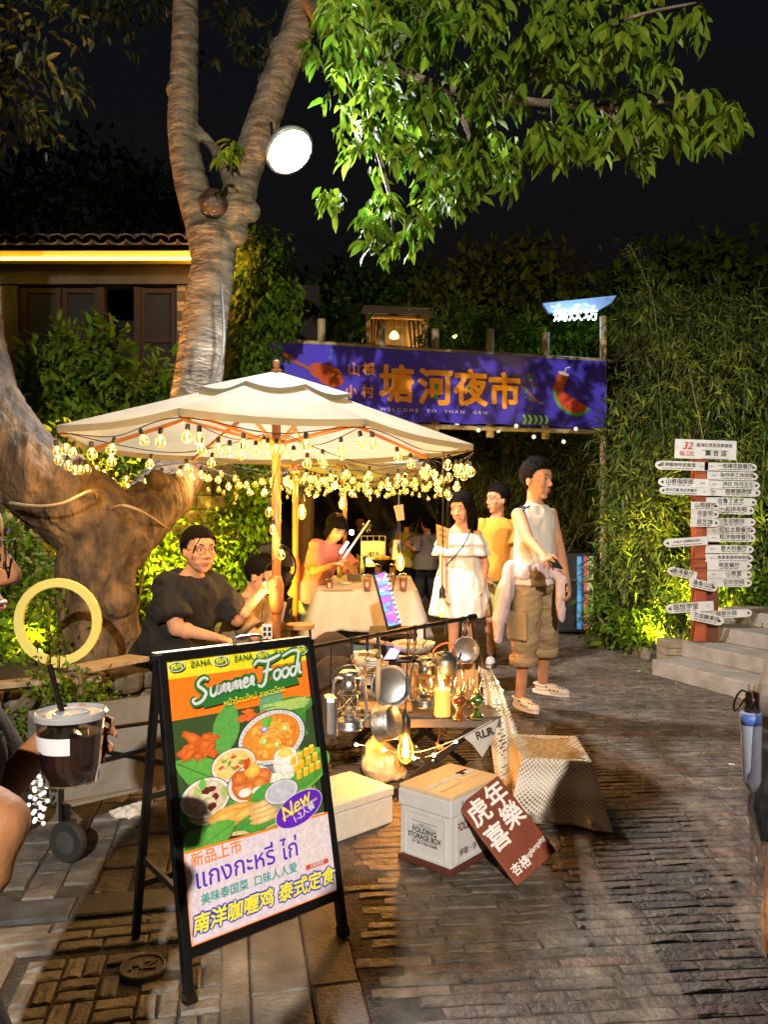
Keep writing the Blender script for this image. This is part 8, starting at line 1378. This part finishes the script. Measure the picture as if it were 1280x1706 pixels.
# ================================================================== LEFT FOREGROUND
rg = thing('ring_light', 'big pale plastic ring open at the bottom standing on the wall before the tree', 'ring light', P(97, 1112, 4.1)); c = P(96, 1036, 4.1); ro, ri = 73 / F * 4.1, 58 / F * 4.1; mb = MB(); vs = []; fs = []; n = 26
for k in range(n + 1):
    a = R(-75 + 330 * k / n)
    for q, d in ((ro, -.012), (ri, -.012), (ri, .012), (ro, .012)): vs.append(c + Vector((math.cos(a) * q, d + .15 * 0, math.sin(a) * q)))
for k in range(n):
    for j in range(4): fs.append((k * 4 + j, k * 4 + (j + 1) % 4, k * 4 + 4 + (j + 1) % 4, k * 4 + 4 + j))
fs += [(0, 1, 2, 3), (n * 4 + 3, n * 4 + 2, n * 4 + 1, n * 4)]; mb.add(vs, fs); mb.build('ring', pm('ring_yellow_tint', (.72, .66, .17), (.64, .58, .16), scale=4, rough=.5), rg, bevel=.003); MB().box(P(91, 1102, 4.1), (.03, .024, .06)).box(P(106, 1102, 4.1), (.03, .024, .06)).build('stub', MATS['ring_yellow_tint'], rg)  # yellow light on the pale ring put into its plastic colour
wg = thing('folding_wagon', 'grey fabric folding wagon with black frame parked behind the passer-by', 'wagon', (-1.25, 3.2, 0)); m_fab = pm('grey_fabric', (.20, .195, .165), (.16, .155, .13), scale=9, rough=.9, bump=.4); wa, wb_ = Vector((-1.30, 3.12, 0)), Vector((-.72, 3.62, 0)); wd = (wb_ - wa).normalized(); wn_ = Vector((-wd.y, wd.x, 0))
MB().prism([wa + Vector((0, 0, .23)), wb_ + Vector((0, 0, .20)), wb_ + Vector((0, 0, .47)), wa + Vector((0, 0, .50))], wn_ * .012).build('side_panel', m_fab, wg); MB().prism([wa + wn_ * .4 + Vector((0, 0, .20)), wb_ + wn_ * .4 + Vector((0, 0, .20)), wb_ + wn_ * .4 + Vector((0, 0, .50)), wa + wn_ * .4 + Vector((0, 0, .52))], wn_ * .012).build('side_panel', m_fab, wg); MB().prism([wa + Vector((0, 0, .21)), wa + wn_ * .4 + Vector((0, 0, .21)), wa + wn_ * .4 + Vector((0, 0, .50)), wa + Vector((0, 0, .49))], wd * .012).build('side_panel', m_fab, wg); MB().prism([wa + Vector((0, 0, .2)), wb_ + Vector((0, 0, .2)), wb_ + wn_ * .4 + Vector((0, 0, .2)), wa + wn_ * .4 + Vector((0, 0, .2))], (0, 0, .012)).build('floor_panel', m_fab, wg)
for a, b in ((wa + Vector((0, 0, .5)), wb_ + Vector((0, 0, .47))), (wa - wn_ * .015 + Vector((0, 0, .47)), wb_ - wn_ * .015 + Vector((0, 0, .18))), (wa - wn_ * .015 + Vector((0, 0, .16)), wa - wn_ * .015 + Vector((0, 0, .5))), (wb_ - wn_ * .015 + Vector((0, 0, .12)), wb_ - wn_ * .015 + Vector((0, 0, .5))), (wa - wn_ * .018 + Vector((0, 0, .36)), wb_ - wn_ * .018 + Vector((0, 0, .40)))): MB().tube([a, b], .009, 8).build('frame_tube', MET, wg)
m_ty = pm('tyre', (.018, .018, .018), rough=.7, bump=.3)
for c in (P(113, 1402, 3.10), wb_ + Vector((0, 0, .08)), wa + wn_ * .42 + Vector((0, 0, .08))):
    c.z = .082; w_ = MB().lathe(c, [(.045, -.018), (.075, -.02), (.082, -.010), (.082, .010), (.075, .02), (.045, .018)], 28, axis=(.35, 1, 0)).build('wheel', m_ty, wg, smooth=False); MB().lathe(c, [(.0, -.024), (.012, -.024), (.045, -.019), (.045, .019), (0, .024)], 20, axis=(.35, 1, 0)).build('hub', pm('hub_grey', (.05, .05, .05), rough=.35), w_); MB().bar(c + Vector((0, .0, 0)), c + Vector((-.02, .02, .14)), .02, .03).build('fork', MET, w_)
wl_ = thing('fairy_light_bundle', 'tangle of unlit clear fairy lights hanging at the side of the wagon', 'string lights', P(70, 1330, 3.05)); mb = MB(); pts = [P(66 + 10 * math.sin(k * 1.7) + random.uniform(-4, 4), 1292 + k * 3.4, 3.02 + .02 * math.cos(k)) for k in range(24)]; MB().tube(catmull(pts, 3), .0014, 4).build('wire', m_white, wl_)
for p in pts[::1]: MB().ball(p + Vector((random.uniform(-.01, .01), -.01, 0)), .0085, 8, 6).build('bulb', MATS['milk_bulb_glow'], wl_)  # unlit bulbs share the painted-in faint glow
tagmb(MB().lathe(P(236, 1232, 3.45), [(.0, 0), (.05, 0), (.055, .02), (.02, .03), (0, .03)], 18, axis=(.2, -.4, .9)), 'steel_lid', m_steel, 'round steel lid lying on the wagon beside the poster stand', 'lid', P(236, 1232, 3.45))
jk = MB(); 
for k in range(10): rock_c = G(205 + k * 4, 1352 + (k % 3) * 3)
jg = voxel(MB().ball(G(215, 1358) + Vector((0, 0, .02)), (.09, .06, .025)).ball(G(226, 1352) + Vector((0, 0, .03)), (.06, .05, .03)), 'crumpled_paper', mp, None, .006, 0, fold_noise(.014, (40, 40, 40)), origin=G(215, 1358)); tag(jg, 'crumpled paper litter lying beside the wagon behind the poster stand', 'litter')
# iced coffee
cc = cupc; ic = thing('iced_coffee', 'clear cup of dark iced coffee with black straw held at the left edge', 'drink', cc - Vector((0, 0, .052))); r0_, r1_ = .037, .047; zb, zt_ = cc.z - .052, cc.z + .040
MB().lathe((cc.x, cc.y, 0), [(0, zb + .002), (r0_ - .002, zb + .002), (r0_ + .003, zb + .03), (r1_ - .005, zt_ - .022), (0, zt_ - .022)], 30, cap=False).build('coffee', pm('coffee', (.020, .009, .005), (.035, .015, .008), scale=40, rough=.08), ic, smooth=False); cu = MB().lathe((cc.x, cc.y, 0), [(0, zb), (r0_, zb), (r0_ + .004, zb + .03), (r1_, zt_)], 34, cap=False).build('cup', glass_shell('cup_plastic', (.90, .90, .92), .30, .06), ic, smooth=True)
MB().lathe((cc.x, cc.y, 0), [(r1_, zt_), (.0505, zt_), (.0505, zt_ + .006), (.0485, zt_ + .009), (.046, zt_ + .0085), (.046, zt_ + .0055), (.026, zt_ + .0055), (.026, zt_ + .008), (.022, zt_ + .008), (.022, zt_ + .0055), (0, zt_ + .0055)], 40, cap=False).build('lid', pm('lid_clear', (.42, .42, .44), rough=.12, trans=.35), ic, smooth=False)
lm = MB(); lm.grid(lambda a, b: Vector((cc.x + (r1_ + .0005 - .0055 * (1 - b) * .5) * math.sin(R(-58 + 78 * a)), cc.y - (r1_ + .0008 - .0055 * (1 - b) * .5) * math.cos(R(-58 + 78 * a)), cc.z - .004 + .024 * b)), 14, 2); lm.build('paper_label', pm('label_white', (.58, .58, .62), rough=.6), cu, smooth=True)
MB().tube([(cc.x - .004, cc.y, zt_ - .03), P(82, 1108, 1.15)], .0042, 8).build('straw', m_iris, ic)
for k in range(5): a = k * 1.3; MB().box((cc.x + .022 * math.cos(a), cc.y - .018 + .01 * math.sin(a), zt_ - .022), (.018, .018, .018), (a, a, .3)).build('ice_cube', glass_shell('ice', (.85, .88, .9), .4, .1), ic)
# clear bag with umbrella at right
m_cb = glass_shell('clear_bag_film', (.80, .78, .78), .42, .12); Yb_ = 1.28
cbg = thing('clear_plastic_bag', 'clear plastic bag carried at the right edge with a dark umbrella inside', 'bag', P(1262, 1400, Yb_)); MB().grid(lambda a, b: P(1282 - (42 - 12 * abs(b - .55) - 26 * max(0, b - .5)) * (1 - a) * (1 if b < .97 else .9) + 30 * a, 1140 + 340 * b, Yb_ - .03 * math.sin(a * 3.1) + .004 * noise.noise(Vector((a * 8, b * 14, 0)))), 16, 40).build('film', m_cb, cbg, smooth=True); MB().grid(lambda a, b: P(1285 - 36 * (1 - a), 1170 + 320 * b, Yb_ + .03 + .006 * noise.noise(Vector((a * 6, b * 14, 3)))), 10, 30).build('film', m_cb, cbg, smooth=True)
ubr = thing('folded_umbrella', 'folded umbrella in a blue and white sleeve with black handle at the right edge', 'umbrella', P(1252, 1290, Yb_)); MB().tube([P(1254, 1186, Yb_), P(1254, 1153, Yb_)], [.0125, .0115], 12).build('handle', m_iris, ubr, smooth=True); MB().tube(catmull([P(1251, 1160, Yb_), P(1238, 1150, Yb_), P(1226, 1164, Yb_), P(1224, 1184, Yb_), P(1233, 1176, Yb_), P(1247, 1158, Yb_)], 5), .0018, 6).build('wrist_strap', m_iris, ubr)
sl_ = MB(); sl_.tube([P(1252, 1186, Yb_), P(1252, 1200, Yb_), P(1254, 1300, Yb_), P(1256, 1318, Yb_)], [.016, .0165, .014, .006], 14); sl_.build('sleeve', pm('sleeve_white', (.22, .25, .33), rough=.5), ubr, smooth=True); MB().tube([P(1252, 1188, Yb_ - .001), P(1252.3, 1206, Yb_ - .001)], [.0172, .0165], 14).build('sleeve_band', pm('sleeve_blue', (.06, .12, .38), rough=.5), ubr, smooth=True)
tagmb(MB().tube([P(1275, 1250, Yb_ + .01), P(1270, 1350, Yb_ + .01), P(1276, 1400, Yb_ + .01)], [.018, .022, .008], 12), 'dark_pouch', m_blk, 'long dark pouch inside the clear bag at the right edge', 'pouch', P(1272, 1400, Yb_), True)
# small card on the parasol pole, wooden stick
cd = thing('table_card', 'small white card with dark characters standing before the parasol pole', 'card', P(445, 1058, 4.5)); MB().box(P(445, 1052, 4.5), (.058, .004, .085)).build('card', m_white, cd); m = MB(); 
for a in (-1, 1):
    for b in (0, 1): m.box(P(445 + a * 4, 1048 + b * 9, 4.495), (.018, .001, .022))
m.build('lettering', m_bk, cd); cdl = MB().tube([P(445, 1062, 4.5), (P(445, 1062, 4.5).x, 4.5, 0)], .006, 6).build('stand', MET, cd)
# stone blocks the seated woman sits on
sbk = thing('stone_pile', 'pile of rough stones under the seated woman in black', 'stones', (P(300, 0, 4.85).x, 4.85, 0))
for k, (px, py, Y, r_) in enumerate(((285, 1150, 4.75, (.26, .2, .12)), (330, 1160, 4.8, (.24, .2, .12)), (290, 1200, 4.7, (.28, .22, .14)), (345, 1210, 4.75, (.26, .2, .14)), (310, 1108, 4.95, (.3, .15, .09)))): rock(P(px, py, Y), r_, m_stone, sbk, seed=500 + k)
# ================================================================== STREET LAMP BEHIND THE VIEWER (its pool of light lies on the bricks)
sl = thing('street_lamp', 'street lamp behind the viewpoint throwing neutral light over the bricks and poster', 'lamp', (1.5, -7.1, 0)); c = Vector((.45, -7.0, 5.0)); MB().tube([(1.5, -7.1, 0), (1.5, -7.1, 4.9), (1.35, -7.1, 5.1), c + Vector((.1, 0, .06))], .045, 10).build('pole', MET, sl); MB().lathe(c, [(.14, 0), (.13, .05), (.05, .09), (0, .1)], 20).build('head', MET, sl); MB().lathe(c, [(.12, -.004), (0, -.02)], 20).build('lens', em('street_white', (1, .92, .82), 20), sl); lamp('SPOT', c + Vector((0, 0, -.04)), 3000, (1, .88, .75), .07, sl, (.5, 4.2, .9), 72, .9)
